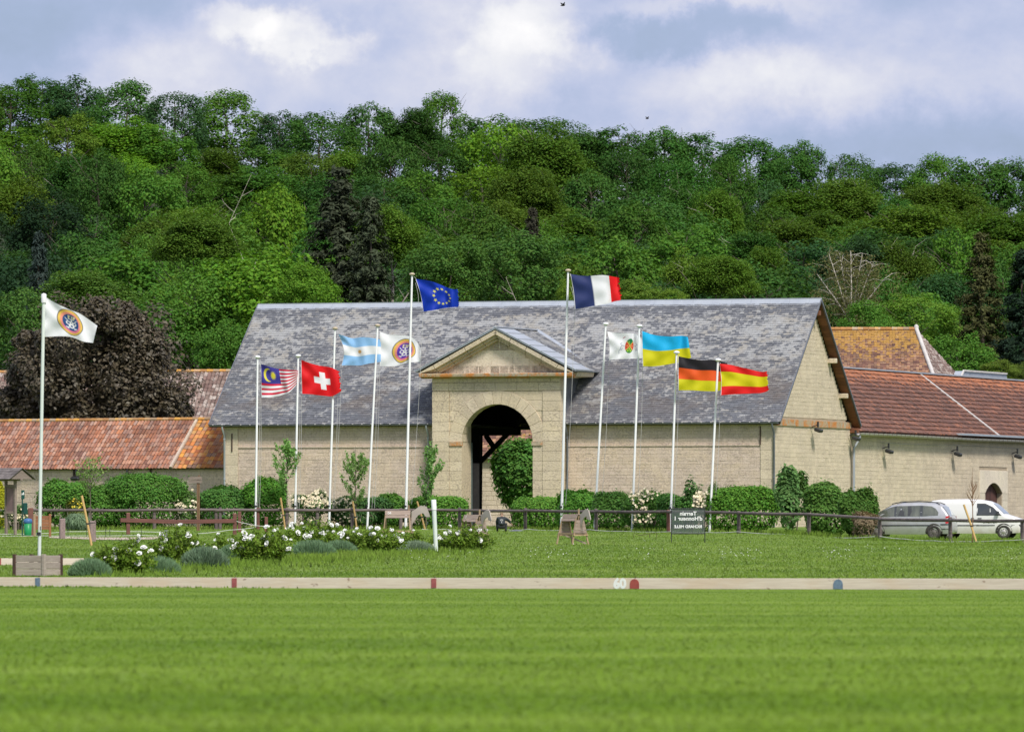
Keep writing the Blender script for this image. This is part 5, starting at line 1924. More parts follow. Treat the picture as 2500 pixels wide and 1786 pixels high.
shrub('shrub', 'tall leafy shrub seen through the arched gateway', 'shrub', 1308, 1060, 292, 476, (0.054, 0.124, 0.022), 13000, 1.9, 0.30, 0.24, 0.16, seed=30, z=2.0, depth=3.0)
shrub('shrub', 'grey green feathery grass clump behind the leaning stake', 'shrub', 192, 1256, 70, 420, (0.12, 0.17, 0.10), 2600, 2.4, 0.2, 0.5, 0.03, seed=31, hang=-2.5, stems=False)
# shrub skirts and rough grass along the fence
GR = RS(5)


def blades(name, pts, hgt, wid, R, lean=0.35, up=True):
    n = len(pts)
    an = R.uniform(0, 2 * PI, n)
    side = np.stack([np.cos(an), np.sin(an) * 0.5, np.zeros(n)], 1)
    h = hgt * R.uniform(0.6, 1.35, (n, 1))
    ln = R.normal(0, lean, (n, 3)) * h
    ln[:, 2] = h[:, 0]
    return quads_mesh(name, pts, ln, side * wid * R.uniform(0.6, 1.3, (n, 1)), tri=True)


def scatter(R, n, y0, y1, dens_pow=1.0, m=0.076):
    """points of the visible wedge between distances y0 and y1"""
    u = R.uniform(0, 1, n)
    Y = y0 * (y1 / y0) ** u
    X = R.uniform(-m, m, n) * Y
    return X, Y


X, Y = scatter(GR, 172000, 209.2, 425)
Z = np.array([G(a, b) for a, b in zip(X, Y)])
k = np.hypot((X + 17) / 7, (Y - 371) / 4.5) > 0.9
pts = np.stack([X, Y, Z - 0.005], 1)
me = blades('grass', pts, 0.055, 0.022, GR)
obj('lawn_grass', me, M['lawn_blade'], kind='stuff')
X, Y = scatter(GR, 195000, 42, 208.2)
obj('field_grass', blades('field_grass', np.stack([X, Y, np.zeros_like(X) - 0.003], 1), 0.017, 0.013, GR, 0.9), M['field_blade'], kind='stuff')
# rough uncut grass along the fence on the right
pts = []
for i in range(4600):
    px = GR.uniform(1880, 2540)
    Yq = fence_Y(px) + GR.normal(0.6, 1.3)
    X_ = (px - CX) / F * Yq
    if GR.uniform() < 0.35 + 0.65 * (0.5 + 0.5 * math.sin(px * 0.043) * math.sin(px * 0.017 + 1)):
        pts.append((X_, Yq, G(X_, Yq)))
obj('rough_grass', blades('rough_grass', np.array(pts), 0.22, 0.020, GR, 0.3), M['lawn_blade'], kind='stuff')
pts = []
for i in range(5000):
    px = GR.uniform(-20, 1900)
    Yq = fence_Y(px) + abs(GR.normal(1.5, 1.5))
    X_ = (px - CX) / F * Yq
    pts.append((X_, Yq, G(X_, Yq)))
obj('rough_grass', blades('rough_grass', np.array(pts), 0.2, 0.03, GR, 0.4), M['lawn_blade'], kind='stuff')
pts = []
for i in range(16000):
    px = GR.uniform(230, 1190)
    yb = 1398 - (px - 190) * 0.062 + GR.normal(-8, 12)
    Yq = Yg(max(1318, yb))
    X_ = (px - CX) / F * Yq
    pts.append((X_, Yq, G(X_, Yq)))
obj('bed_grass', blades('bed_grass', np.array(pts), 0.17, 0.02, GR, 0.35), M['lawn_blade'], kind='stuff')
# clover heads in bands of the lawn
pts = []
for i in range(450):
    px, py = GR.uniform(1000, 2500), 1350 + GR.normal(0, 9) + GR.choice([-8, 6])
    Yq = Yg(py)
    if math.sin(px * 0.021 + 2 * math.sin(px * 0.004)) + GR.normal(0, .5) > 0.2:
        pts.append(((px - CX) / F * Yq, Yq, G(0, Yq) + 0.06))
pts = np.array(pts)
obj('clover_flowers', leaf_mesh('clover', pts, np.tile([0, -0.5, 0.6], (len(pts), 1)), 0.030, 0.028, GR), M['petal_white'], kind='stuff')

# roses: loose bushes with blossoms of their own
BL = MB()
for i in range(5):
    a = 2 * PI * i / 5
    for (r, z, t) in ((0.62, 0.05, 0.25), (0.36, 0.22, 0.9)):
        ca_, sa_ = math.cos(a + z * 3), math.sin(a + z * 3)
        ctr = Vector((ca_ * r, sa_ * r, z))
        tx, ty = Vector((-sa_, ca_, 0)), Vector((ca_ * math.cos(t), sa_ * math.cos(t), math.sin(t)))
        BL.add([ctr - tx * 0.42 - ty * 0.3, ctr + tx * 0.42 - ty * 0.3, ctr + tx * 0.5 + ty * 0.35, ctr + ty * 0.55, ctr - tx * 0.5 + ty * 0.35], [(0, 1, 2, 3, 4)], True)
BLOSSOM = BL.mesh('blossom')


def rose(label, px, ytop, wpx, Y, color, n, n_bl, size, petal, seed, name='rose_bush', group=None, small=0, L=0.12, W=0.06, depth=None, many=0):
    t_, c, h = shrub(name, label, 'bush', px, ytop, wpx, Y, color, n, 1.8, 0.5, L, W, seed=seed, group=group, depth=depth, stems=True)
    R = RS(seed + 900)
    ok = c[(c[:, 1] < 0.15) & (c[:, 2] > h * 0.18)]
    for i in range(n_bl):
        p = ok[R.randint(len(ok))] * np.array([1.0, 1.06, 1.03])
        s = size * R.uniform(0.6, 1.25)
        o = bpy.data.objects.new('blossom', BLOSSOM)
        COL.objects.link(o)
        if not BLOSSOM.materials:
            BLOSSOM.materials.append(M[petal])
        o.material_slots[0].link = 'OBJECT'
        o.material_slots[0].material = M[petal]
        o.parent = t_
        o.location = p
        o.rotation_euler = (R.uniform(0.5, 1.4), R.uniform(-.4, .4), R.uniform(-0.8, 0.8))
        o.scale = (s / 2, s / 2, s / 2)
    if many:
        idx = R.choice(len(ok), many)
        # in trusses
        q = ok[idx] + R.normal(0, 0.03, (many, 3))
        d0 = sphere_dirs(R, 10)
        keep = np.sin(q[:, 0] * 3.1 + seed) + np.sin(q[:, 2] * 4.3 + seed * 2) + R.normal(0, 0.6, many) > 0.15
        q = q[keep] + np.array([0, -0.06, 0.02])
        obj('blossoms', leaf_mesh('blossoms', q, np.tile([0, -0.9, 0.4], (len(q), 1)), small, small * 0.9, R), M[petal], t_, kind='stuff')
    return t_


WG = (0.15, 0.235, 0.030)
wr = 'white roses of the flower bed'


def white_rose(label, px, ytop, wpx, ybase, n_st, n_bl, seed, size=0.17):
    """a loose bush of arching stems, leaves along them, blossoms near their ends"""
    Y = Yg(ybase)
    s = F / Y
    pos = onG(px, Y)
    h, w_ = CH + (HY - ytop) / s - pos.z, wpx * 1.2 / s
    n_st = int(n_st * 1.3)
    R = RS(seed)
    t_ = thing('rose_bush', label, 'bush', pos, 0.0, wr)
    mb = MB()
    C, NR, tips = [], [], []
    for i in range(n_st):
        an, rr_ = R.uniform(0, 2 * PI), math.sqrt(R.uniform(0, 1)) * w_ / 2 * 1.1
        b0 = np.array([math.cos(an) * rr_ * 0.45, math.sin(an) * rr_ * 0.45, 0.0])
        e = np.array([math.cos(an) * rr_, math.sin(an) * rr_ * 0.8, h * R.uniform(0.45, 1.05) * (1 - 0.5 * (rr_ / (w_ * 0.55)) ** 2)])
        m_ = (b0 + e) / 2 + np.array([0, 0, h * 0.15])
        mb.tube([b0, m_, e], [0.008, 0.006, 0.003], 3, False)
        k = 62
        tt = R.uniform(0.05, 1, (k, 1))
        C.append(b0 * (1 - tt) ** 2 + 2 * m_ * tt * (1 - tt) + e * tt ** 2 + R.normal(0, 0.065, (k, 3)))
        NR.append(R.normal(0, 0.7, (k, 3)) + np.array([0, -0.25, 0.8]))
        tips.append(e)
    mb.build('stem', M['bark'], t_)
    obj('foliage', leaf_mesh('foliage', np.concatenate(C), np.concatenate(NR), 0.11, 0.06, R), M['hedge_leaf'], t_, color=WG)
    for i in range(n_bl):
        e = tips[R.randint(len(tips))] + R.normal(0, 0.05, 3)
        if e[1] > 0.2:
            e[1] *= -0.6
        sz = size * R.uniform(0.5, 1.25)
        o = bpy.data.objects.new('blossom', BLOSSOM)
        COL.objects.link(o)
        if not BLOSSOM.materials:
            BLOSSOM.materials.append(M['petal_white'])
        o.material_slots[0].link = 'OBJECT'
        o.material_slots[0].material = M['petal_white']
        o.parent = t_
        o.location = e
        o.rotation_euler = (R.uniform(0.4, 1.4), R.uniform(-.4, .4), R.uniform(-0.8, 0.8))
        o.scale = (sz / 2, sz / 2, sz / 2)


for q in (('white flowered rose bush at the left end of the bed, between two lavender mounds', 305, 1312, 125, 1398, 62, 18, 41), ('taller white rose bush behind the second lavender gap, below the fingerpost', 432, 1276, 105, 1374, 62, 16, 42),
          ('full white rose bush right of the dark lavender mound, at the first flagpole', 640, 1286, 130, 1370, 78, 26, 43), ('white rose bush in front of the third flagpole', 765, 1266, 125, 1326, 60, 22, 44),
          ('white rose bush at the feet of the side-on wooden horse', 905, 1280, 140, 1346, 80, 28, 45), ('white rose bush in front of the middle wooden horse, right of the white post', 1135, 1278, 120, 1342, 66, 17, 46),
          ('low white rose bush between third and fourth flagpoles', 830, 1288, 90, 1332, 44, 16, 47), ('straggly low rose bush between the two left white rose bushes', 372, 1322, 90, 1372, 34, 7, 48), ('sparse rose bush with small buds left of the first flagpole', 553, 1302, 100, 1362, 36, 8, 49),
          ('low rose bush between second flagpole and the full white rose', 705, 1288, 90, 1342, 40, 13, 58), ('loose rose bush left of the white marker post', 985, 1290, 100, 1340, 40, 8, 59), ('low greenery and single white blooms right of the white marker post', 1080, 1302, 70, 1340, 30, 6, 60)):
    white_rose(*q)
cr = 'cream climbing roses along the hedge'
rose('cream climbing rose on the hedge between second and third flagpoles', 762, 1190, 108, hy(760, 3), (0.06, 0.12, 0.03), 5000, 0, 0, 'petal_cream', 51, group=cr, small=0.15, many=900)
rose('cream rose trailing by the fourth flagpole, left of the dark bush', 842, 1196, 60, hy(842, 3), (0.05, 0.1, 0.03), 2000, 0, 0, 'petal_cream', 52, group=cr, small=0.14, many=330)
rose('cream rose sprawling over the hedge right of the seventh flagpole', 1580, 1196, 110, hy(1580, 2.6), (0.055, 0.12, 0.022), 2600, 0, 0, 'petal_cream', 53, group=cr, small=0.15, many=420)
rose('thick cream climbing rose behind the last flagpole', 1732, 1178, 86, hy(1732, 2.8), (0.06, 0.12, 0.03), 3000, 0, 0, 'petal_cream', 54, group=cr, small=0.17, many=1000)
rose('cream rose bush between the big domed bush and the fingerpost', 458, 1203, 66, hy(458, 3), (0.07, 0.13, 0.03), 2400, 0, 0, 'petal_cream', 55, group=cr, small=0.15, many=520)
rose('cream and yellow rose around the legs of the notice board', 40, 1230, 90, 424, (0.06, 0.12, 0.03), 3000, 0, 0, 'petal_cream', 56, group=cr, small=0.15, many=330)
rose('yellowish rose bush in front of the green bush left of the leaning stake', 180, 1218, 60, hy(180, 2.5), (0.10, 0.12, 0.03), 1800, 0, 0, 'petal_yellow', 57, group=cr, small=0.12, many=70)


def lavender(label, px, ytop, wpx, ybase, seed, color=(0.175, 0.275, 0.15)):
    Y = Yg(ybase)
    s = F / Y
    pos = onG(px, Y)
    h, w_ = CH + (HY - ytop) / s - pos.z, wpx * 1.15 / s
    R = RS(seed)
    n = 7000
    q = sphere_dirs(R, n)
    q[:, 2] = np.abs(q[:, 2])
    r = R.uniform(0.25, 1.0, (n, 1)) ** 0.5
    c = q * r * np.array([w_ / 2, w_ * 0.4, h * 0.82])
    d_ = unit(q * np.array([0.55, 0.55, 0.5]) + np.array([0, 0, 0.8]) + R.normal(0, 0.16, (n, 3)))
    side = unit(np.cross(d_, R.normal(0, 1, (n, 3))))
    me = quads_mesh('foliage', c, d_ * 0.10 * R.uniform(0.7, 1.4, (n, 1)), side * 0.011)
    t_ = thing('lavender', label, 'plant', pos, 0.0, 'lavender mounds of the flower bed')
    obj('foliage', me, M['needle'], t_, color=color)


lavender('dark lavender mound at the left end of the flower bed', 220, 1358, 92, 1404, 61)
lavender('wide lavender mound between first and second white roses', 372, 1352, 122, 1395, 62)
lavender('largest lavender mound, below the gap left of the first flagpole', 500, 1326, 106, 1382, 63, (0.165, 0.24, 0.15))
lavender('small lavender mound tucked between the largest mound and a white rose', 562, 1326, 56, 1366, 64)
lavender('lavender mound in the middle of the bed below the third flagpole', 760, 1312, 110, 1356, 65)
lavender('lavender mound right of the middle one, below the fourth flagpole', 828, 1316, 76, 1348, 66)
lavender('pale lavender mound beside the white post', 1015, 1318, 80, 1345, 67, (0.25, 0.33, 0.22))


# young staked trees ----------------------------------------------------------
def sapling(label, px, ytop, ybase, crown, color, n, Y, seed, lean=0.0, bark='bark', L=0.14, bare=False):
    pos = onG(px, Y)
    s = F / Y
    H = CH + (HY - ytop) / s - pos.z
    R = RS(seed)
    t_ = thing('young_tree', label, 'tree', pos, 0.0, 'young staked trees')
    mb = MB()
    mb.tube([(0, 0, -0.1), (0.02, 0, H * 0.3), (lean * H * 0.5, 0, H * 0.65), (lean * H, 0, H * 0.97)], [0.03, 0.024, 0.015, 0.005], 6)
    C = []
    y0, y1, w_ = crown
    z0 = CH + (HY - y1) / s - pos.z
    nb = 26
    for i in range(nb):
        f = R.uniform(0, 1)
        zb = z0 * 0.75 + (H - z0) * f * 0.75
        an = R.uniform(0, 2 * PI)
        rad = w_ / s / 2 * (1 - f) ** 0.5 * R.uniform(0.5, 1.1) * (0.5 + 0.5 * min(1, f * 4))
        a = np.array([lean * zb, 0, zb])
        up = R.uniform(0.5, 1.0)
        b = a + np.array([math.cos(an) * rad, math.sin(an) * rad, rad * 0.9 + (H - z0) * 0.10 * up])
        c_ = b + np.array([math.cos(an) * rad * 0.2 + lean, 0, (H - z0) * 0.14 * up])
        if c_[2] > H:
            c_[2] = H - 0.05
        mb.tube([a, b, c_], [0.014, 0.009, 0.004], 4, False)
        k = int(n * 0.72) // nb
        tt = R.uniform(0.15, 1, (k, 1))
        C.append(np.where(tt < 0.6, a + (b - a) * tt / 0.6, b + (c_ - b) * (tt - 0.6) / 0.4) + R.normal(0, 0.055, (k, 3)))
    mb.build('trunk', M[bark], t_)
    if not bare:
        C = np.concatenate(C)
        obj('crown', leaf_mesh('crown', C, R.normal(0, 1, (len(C), 3)) + np.array([0, -0.3, 0.4]), L, L * 0.6, R), M['leaf'], t_, color=tuple(q * 2.1 for q in color))
    return t_


sapling('sparse young tree with few leaves in front of the low tiled roof', 220, 1085, 1300, (1085, 1190, 95), (0.11, 0.17, 0.05), 620, 424, 71)
sapling('leafy young tree between first and second flagpoles', 700, 1045, 1300, (1045, 1180, 88), (0.10, 0.18, 0.05), 2100, fence_Y(700) + 1.2, 72)
sapling('young tree with twisted leafy shoots left of the fourth flagpole', 868, 1082, 1300, (1082, 1230, 100), (0.10, 0.165, 0.05), 2300, fence_Y(868) + 1.2, 73)
sapling('slender young tree leaning before the left gateway pier', 1040, 1056, 1296, (1060, 1215, 70), (0.085, 0.16, 0.045), 2100, fence_Y(1040) + 1.2, 74, 0.075)
sapling('leafless reddish young tree in front of the white van', 2374, 1135, 1318, (1135, 1215, 34), (0, 0, 0), 60, fence_Y(2374) - 1.5, 75, 0.0, 'post_brown', bare=True)

# ------------------------------------------------------------------ sideboards of the field
def sideboard(name, label, px0, px1, yb0, yb1, g, mt='board_wood', hgt=0.275, y_abs=None, group=None):
    Ya, Yb_ = (CH * F / (yb0 - HY), CH * F / (yb1 - HY)) if y_abs is None else y_abs
    a = Vector(((px0 - CX) / F * Ya, Ya, g))
    b = Vector(((px1 - CX) / F * Yb_, Yb_, g))
    d_ = (b - a)
    t_ = thing(name, label, 'sideboard', a, math.atan2(d_.y, d_.x), group)
    L = d_.length
    mb = MB()
    mb.cbox((0.012, -0.02, 0.0), (L - 0.012, 0.03, hgt), 0.006)
    mb.build('board', M[mt], t_)
    return t_, L


sb = 'sideboards along the edge of the field'
bl = lambda px: 1434.0 + px / 2500.0 * 5.0
joints = [(-395, None), (93, 'blue'), (573, 'pink'), (1060, 'pink'), (1550, 'red'), (2047, 'slate'), (3030, None)]
labs = ['field sideboard ending at the rectangular blue joint plate, by the timber planter', 'field sideboard between the blue joint plate and the first crimson plate', 'field sideboard between the two crimson joint plates', 'field sideboard with the white number 60, ending at the round red joint',
        'field sideboard between the round red joint and the grey blue round joint', 'field sideboard right of the grey blue round joint']
for (j0, j1, lab) in zip(joints, joints[1:], labs):
    t_, L = sideboard('sideboard', lab, j0[0], j1[0], bl(j0[0]), bl(j1[0]), 0.0, group=sb)
    mb = MB()
    k_ = j1[1]
    mb2 = MB()
    mb2.beam((L - 0.0, 0.05, -0.1), (L, 0.05, 0.31), 0.02)
    if k_ in ('blue', 'pink'):
        mb.cbox((L - 0.07, -0.035, 0.02), (L + 0.07, -0.023, 0.262), 0.004)
        mb.build('joint_plate', M['blue_paint' if k_ == 'blue' else 'pinkred_paint'], t_)
        mb2.build('peg', M['rust_iron'], t_)
    elif k_ in ('red', 'slate'):
        pts = [(0.125 * math.cos(a), 0.13 + 0.125 * math.sin(a)) for a in [PI * i / 12 for i in range(13)]] + [(-0.125, 0.012), (0.125, 0.012)]
        mb.prism(pts, FRONT(-0.023) @ Matrix.Translation((L, 0, 0)), 0.0, 0.012)
        mb.build('joint_plate', M['red_paint' if k_ == 'red' else 'blue_paint'], t_)
        mb2.build('peg', M['rust_iron'], t_)
    if k_ == 'red':
        text('number', '60', 0.34, M['print_white'], t_, FRONT(-0.026) @ Matrix.Translation((L - 0.40, 0.128, 0)), 0.003, bold=0.018)
t_, L = sideboard('sideboard', 'weathered board lying further back behind the timber planter at the left edge', -60, 206, 0, 0, 0.0, hgt=0.22, y_abs=(Yg(1378), Yg(1378)), group=sb)
t_.location.z = G(t_.location.x, t_.location.y)
mb = MB()
mb.cbox((0.012 + 0.62, -0.026, 0.0), (0.62 + 0.20, -0.021, 0.22), 0.002)
mb.build('joint_plate', M['red_paint'], t_)

# timber planter that holds the lone flagpole
Yp = Yg(1404)
sp_ = F / Yp
base = onG(92, Yp)
pl = thing('planter', 'weathered grey timber planter box around the foot of the lone flagpole', 'planter', base, math.radians(-28))
w1, w2, hh_ = 0.98, 0.92, 0.60
for side, (p0, p1) in enumerate((((-w1 / 2, -w2 / 2), (w1 / 2, -w2 / 2)), ((w1 / 2, -w2 / 2), (w1 / 2, w2 / 2)), ((w1 / 2, w2 / 2), (-w1 / 2, w2 / 2)), ((-w1 / 2, w2 / 2), (-w1 / 2, -w2 / 2)))):
    for r in range(3):
        mb = MB()
        mb.rnd = random.random()
        mb.beam((*p0, 0.1 + r * 0.195), (*p1, 0.1 + r * 0.195), 0.04, 0.185, c=0.008)
        mb.build('plank', M['planter_wood'], pl)
for (x, y) in ((-w1 / 2, -w2 / 2), (w1 / 2, -w2 / 2), (w1 / 2, w2 / 2), (-w1 / 2, w2 / 2)):
    mb = MB()
    mb.cbox((x - 0.05, y - 0.05, -0.1), (x + 0.05, y + 0.05, hh_ + 0.02), 0.01)
    mb.build('corner_post', M['rust_iron'] if x < 0 or y > 0 else M['planter_wood'], pl)
mb = MB()
mb.box((-w1 / 2 + .03, -w2 / 2 + .03, 0.4), (w1 / 2 - .03, w2 / 2 - .03, 0.5))
mb.build('soil', M['wood_floor'], pl)


# ------------------------------------------------------------------ flags
def disc(u, v, cx, cy, r):
    return (u - cx) ** 2 + (v - cy) ** 2 < r * r


def star(u, v, cx, cy, R_, r_, n, ph=0.0):
    du, dv = u - cx, v - cy
    a = (math.atan2(du, dv) - ph) % (2 * PI / n)
    a = min(a, 2 * PI / n - a)
    d_ = math.hypot(du, dv)
    if d_ > R_:
        return False
    # edge from (R,0) to (r, pi/n)
    x1, y1, x2, y2 = R_, 0.0, r_ * math.cos(PI / n), r_ * math.sin(PI / n)
    px_, py_ = d_ * math.cos(a), d_ * math.sin(a)
    return (x2 - x1) * (py_ - y1) - (y2 - y1) * (px_ - x1) > 0


def seg_d(x, y, x0, y0, x1, y1):
    dx_, dy_ = x1 - x0, y1 - y0
    t = max(0.0, min(1.0, ((x - x0) * dx_ + (y - y0) * dy_) / (dx_ * dx_ + dy_ * dy_)))
    return math.hypot(x - x0 - t * dx_, y - y0 - t * dy_)


WHT = (0.80, 0.80, 0.82)
F_ = {}
RED, YEL = (0.70, 0.008, 0.012), (0.72, 0.62, 0.01)


def f_malaysia(u, v):        # u along 0..1, v 0 top..1
    s = int(v * 14)
    c = (0.62, 0.015, 0.05) if s % 2 == 0 else WHT
    if u < 0.5 and v < 8 / 14:
        c = (0.045, 0.04, 0.25)
        U_, V_ = u * 2.0, v
        if disc(U_, V_, 0.40, 0.29, 0.215) and not disc(U_, V_, 0.475, 0.29, 0.19):
            c = (0.70, 0.62, 0.05)
        if star(U_, V_, 0.64, 0.285, 0.17, 0.085, 14):
            c = (0.70, 0.62, 0.05)
    return c


def f_swiss(u, v):
    x, y = (u - 0.52) * 1.2, v - 0.5
    return WHT if (abs(x) < 0.085 and abs(y) < 0.29) or (abs(y) < 0.10 and abs(x) < 0.24) else RED


def f_argentina(u, v):
    c = (0.27, 0.50, 0.80) if v < 1 / 3 or v > 2 / 3 else WHT
    if star((u - 0.5) * 1.6, v, 0.0, 0.5, 0.10, 0.045, 12) or disc((u - 0.5) * 1.6, v, 0.0, 0.5, 0.055):
        c = (0.60, 0.32, 0.10)
    return c


GLY = {'F': ('111', '100', '110', '100', '100'), 'I': ('1', '1', '1', '1', '1'), 'P': ('111', '101', '111', '100', '100')}


def f_fip(navy=(0.10, 0.035, 0.36), ctr=(0.60, 0.52), k=1.0):
    def f(u, v):
        x, y = (u - ctr[0]) * 1.32 / k, (v - ctr[1]) / k
        # pointed shield: an oval drawn to a tip below
        yy = y * 0.95 if y < 0 else y * 0.92
        tip = 1 - 0.22 * max(0.0, y / 0.36) ** 2
        r = math.hypot(x / (0.335 * max(0.3, tip)), yy / 0.40)
        if r > 1.0:
            return WHT
        if r > 0.945:
            return (0.05, 0.045, 0.07)
        if r > 0.80:
            return (0.72, 0.48, 0.09)
        if r > 0.64:
            tck = (math.atan2(y, x) * 11) % 1.0
            return (0.75, 0.26, 0.13) if y < 0.06 and tck < 0.5 else (0.74, 0.20, 0.28) if y > 0.1 else (0.78, 0.30, 0.24)
        X_ = -0.082
        for ch in 'FIP':
            g = GLY[ch]
            gw = len(g[0])
            for j, row in enumerate(g):
                for i, b in enumerate(row):
                    if b == '1' and X_ + i * 0.021 <= x < X_ + (i + 1) * 0.021 and -0.215 + j * 0.021 <= y < -0.215 + (j + 1) * 0.021:
                        return (0.80, 0.72, 0.42)
            X_ += (gw + 1) * 0.021
        w_ = 0.013
        for sg in (-1, 1):
            X = x * sg
            if seg_d(X, y, -0.15, -0.11, 0.10, 0.19) < 0.009 or seg_d(X, y, 0.075, 0.205, 0.135, 0.165) < 0.014:       # crossed mallets
                return WHT
            if abs(math.hypot(X - 0.045, y + 0.055) - 0.05) < w_ and X < 0.075 and y > -0.12:
                return WHT
            if abs(math.hypot(X - 0.075, y - 0.03) - 0.05) < w_ and y > -0.02:
                return WHT
        if abs(math.hypot(x, (y - 0.115) * 0.9) - 0.055) < 0.016:
            return WHT
        return navy
    return f


def f_eu(u, v):
    for i in range(12):
        a = 2 * PI * i / 12
        if star(u * 1.5, v, 0.75 + 0.31 * math.sin(a), 0.5 - 0.31 * math.cos(a), 0.068, 0.027, 5):
            return (0.72, 0.68, 0.10)
    return (0.004, 0.035, 0.40)


def f_france(u, v):
    return (0.022, 0.035, 0.13) if u < 0.33 else (WHT if u < 0.665 else (0.74, 0.012, 0.015))


def f_crest(u, v):
    x, y = (u - 0.56) * 1.25, v - 0.50
    if (x / 0.165) ** 2 + (y / 0.285) ** 2 < 1:
        k1, k2 = x / 0.165 - y / 0.22, x / 0.165 + y / 0.22
        if abs(k1) < 0.11 or abs(k2) < 0.11:
            return (0.70, 0.45, 0.10)
        if k1 * k2 < 0:
            if y < 0:
                return (0.22, 0.42, 0.06) if seg_d(x, y, -0.05, -0.17, -0.02, -0.08) < 0.025 else (0.012, 0.20, 0.06)
            if min(math.hypot(x, y - .11), math.hypot(x - .05, y - .19), math.hypot(x + .05, y - .19)) < 0.033:
                return (0.40, 0.58, 0.03)
            return (0.03, 0.22, 0.04)
        return (0.72, 0.32, 0.10) if math.hypot(abs(x) - 0.095, y) < 0.03 else (0.62, 0.055, 0.03)
    for sg in (-1, 1):
        X = x * sg
        grey = (0.34, 0.36, 0.44)
        pts = ((0.19, 0.0, 0.25, -0.02), (0.25, -0.02, 0.31, -0.09), (0.31, -0.09, 0.26, -0.13), (0.25, -0.02, 0.30, 0.06), (0.30, 0.06, 0.29, 0.14), (0.30, 0.10, 0.34, 0.19), (0.34, 0.19, 0.33, 0.29), (0.24, 0.08, 0.27, 0.17))
        for p in pts:
            if seg_d(X, y, *p) < 0.011:
                return grey
        if seg_d(X, y, 0.19, -0.35, 0.235, -0.30) < 0.012:
            return (0.45, 0.12, 0.2) if sg < 0 else (0.62, 0.42, 0.50)
    return WHT


def f_ukraine(u, v):
    return (0.012, 0.42, 0.76) if v < 0.5 else (0.60, 0.56, 0.008)


def f_germany(u, v):
    return (0.018, 0.016, 0.020) if v < 1 / 3 else ((0.76, 0.10, 0.015) if v < 2 / 3 else (0.60, 0.56, 0.01))


def f_spain(u, v):
    return (0.72, 0.014, 0.012) if v < 0.25 or v > 0.72 else (0.66, 0.58, 0.008)


def c7(p):
    return (560 + p[0] * 0.24637, 640 + p[1] * 0.24637)


def c8(p):
    return (1340 + p[0] * 0.24637, 640 + p[1] * 0.24637)


def c1_(p):
    return (p[0] * 0.24637, 700 + p[1] * 0.24637)


def spline(pts, t):
    xs = np.linspace(0, 1, len(pts))
    f = t * (len(pts) - 1)
    i = min(int(f), len(pts) - 2)
    f -= i
    p0, p1, p2, p3 = (np.array(pts[max(0, min(len(pts) - 1, q))], float) for q in (i - 1, i, i + 1, i + 2))
    return 0.5 * ((2 * p1) + (-p0 + p2) * f + (2 * p0 - 5 * p1 + 4 * p2 - p3) * f * f + (-p0 + 3 * p1 - 3 * p2 + p3) * f ** 3)


def flag(label, conv, top, bot, Y, fn, seed, bow=0.0, amp=0.12, yaw=0.0, nu=112, nv=78, ragged=0.0):
    top, bot = [conv(p) for p in top], [conv(p) for p in bot]
    R = RS(seed)
    ph, fr, tl = R.uniform(0, 6), R.uniform(1.3, 1.9), R.uniform(0.5, 1.1)
    V, Cc, Fc = [], [], []
    s = F / Y
    for j in range(nv + 1):
        v = j / nv
        for i in range(nu + 1):
            u = i / nu
            a, b = spline(top, u), spline(bot, u)
            p = a + (b - a) * v
            p[0] += bow * math.sin(PI * v) * (1 - u) ** 2
            if ragged and u > 0.93:
                p[0] += ragged * (u - 0.93) / 0.07 * (math.sin(v * 19 + seed) + math.sin(v * 43)) * 1.1
            p[1] += 1.0 * math.sin(u * 9 + ph) * u * v * (1 - v) * 4
            wv = math.sin(2 * PI * fr * u + ph + tl * 2 * v) * (0.25 + 0.75 * u) * amp
            wv += 0.35 * amp * math.sin(2 * PI * (fr * 1.9) * u - 2.6 * v + ph * 2) * u
            fold = 0.30 * amp * math.sin(11 * (u - 0.9 * v) + ph) * max(0.0, 1 - 1.3 * u) * (1 - v)     # creases from the upper hoist corner
            fold += 0.25 * amp * math.sin(12 * (u + 0.9 * v - 0.9) + ph) * max(0.0, 1 - 1.3 * u) * v
            pos = P(p[0], p[1], Y)
            pos.y += 1.25 * wv + 1.9 * fold * 1.0 + yaw * u * 1.6
            V.append(pos)
            acc = np.zeros(3)
            for du in (-0.3, 0.3):
                for dv in (-0.3, 0.3):
                    acc += np.array(fn(min(0.9999, max(0, u + du / nu)), min(0.9999, max(0, v + dv / nv))))
            if i <= 1 and fn is not None:
                acc = np.array(WHT) * 4 * 0.95                                # heading tape
            Cc.append((*(acc / 4), 1.0))
    for j in range(nv):
        for i in range(nu):
            k = j * (nu + 1) + i
            Fc.append((k, k + 1, k + nu + 2, k + nu + 1))
    org = Vector(V[0])
    me = bpy.data.meshes.new('flag')
    me.from_pydata([p - org for p in V], [], Fc)
    ca_ = me.color_attributes.new('Col', 'FLOAT_COLOR', 'POINT')
    ca_.data.foreach_set('color', np.array(Cc, dtype=np.float32).ravel())
    me.polygons.foreach_set('use_smooth', np.ones(len(Fc), bool))
    o = obj('flag', me, M['flag'], None, org)
    return tag(o, label, 'flag', 'flags flying on the white poles')


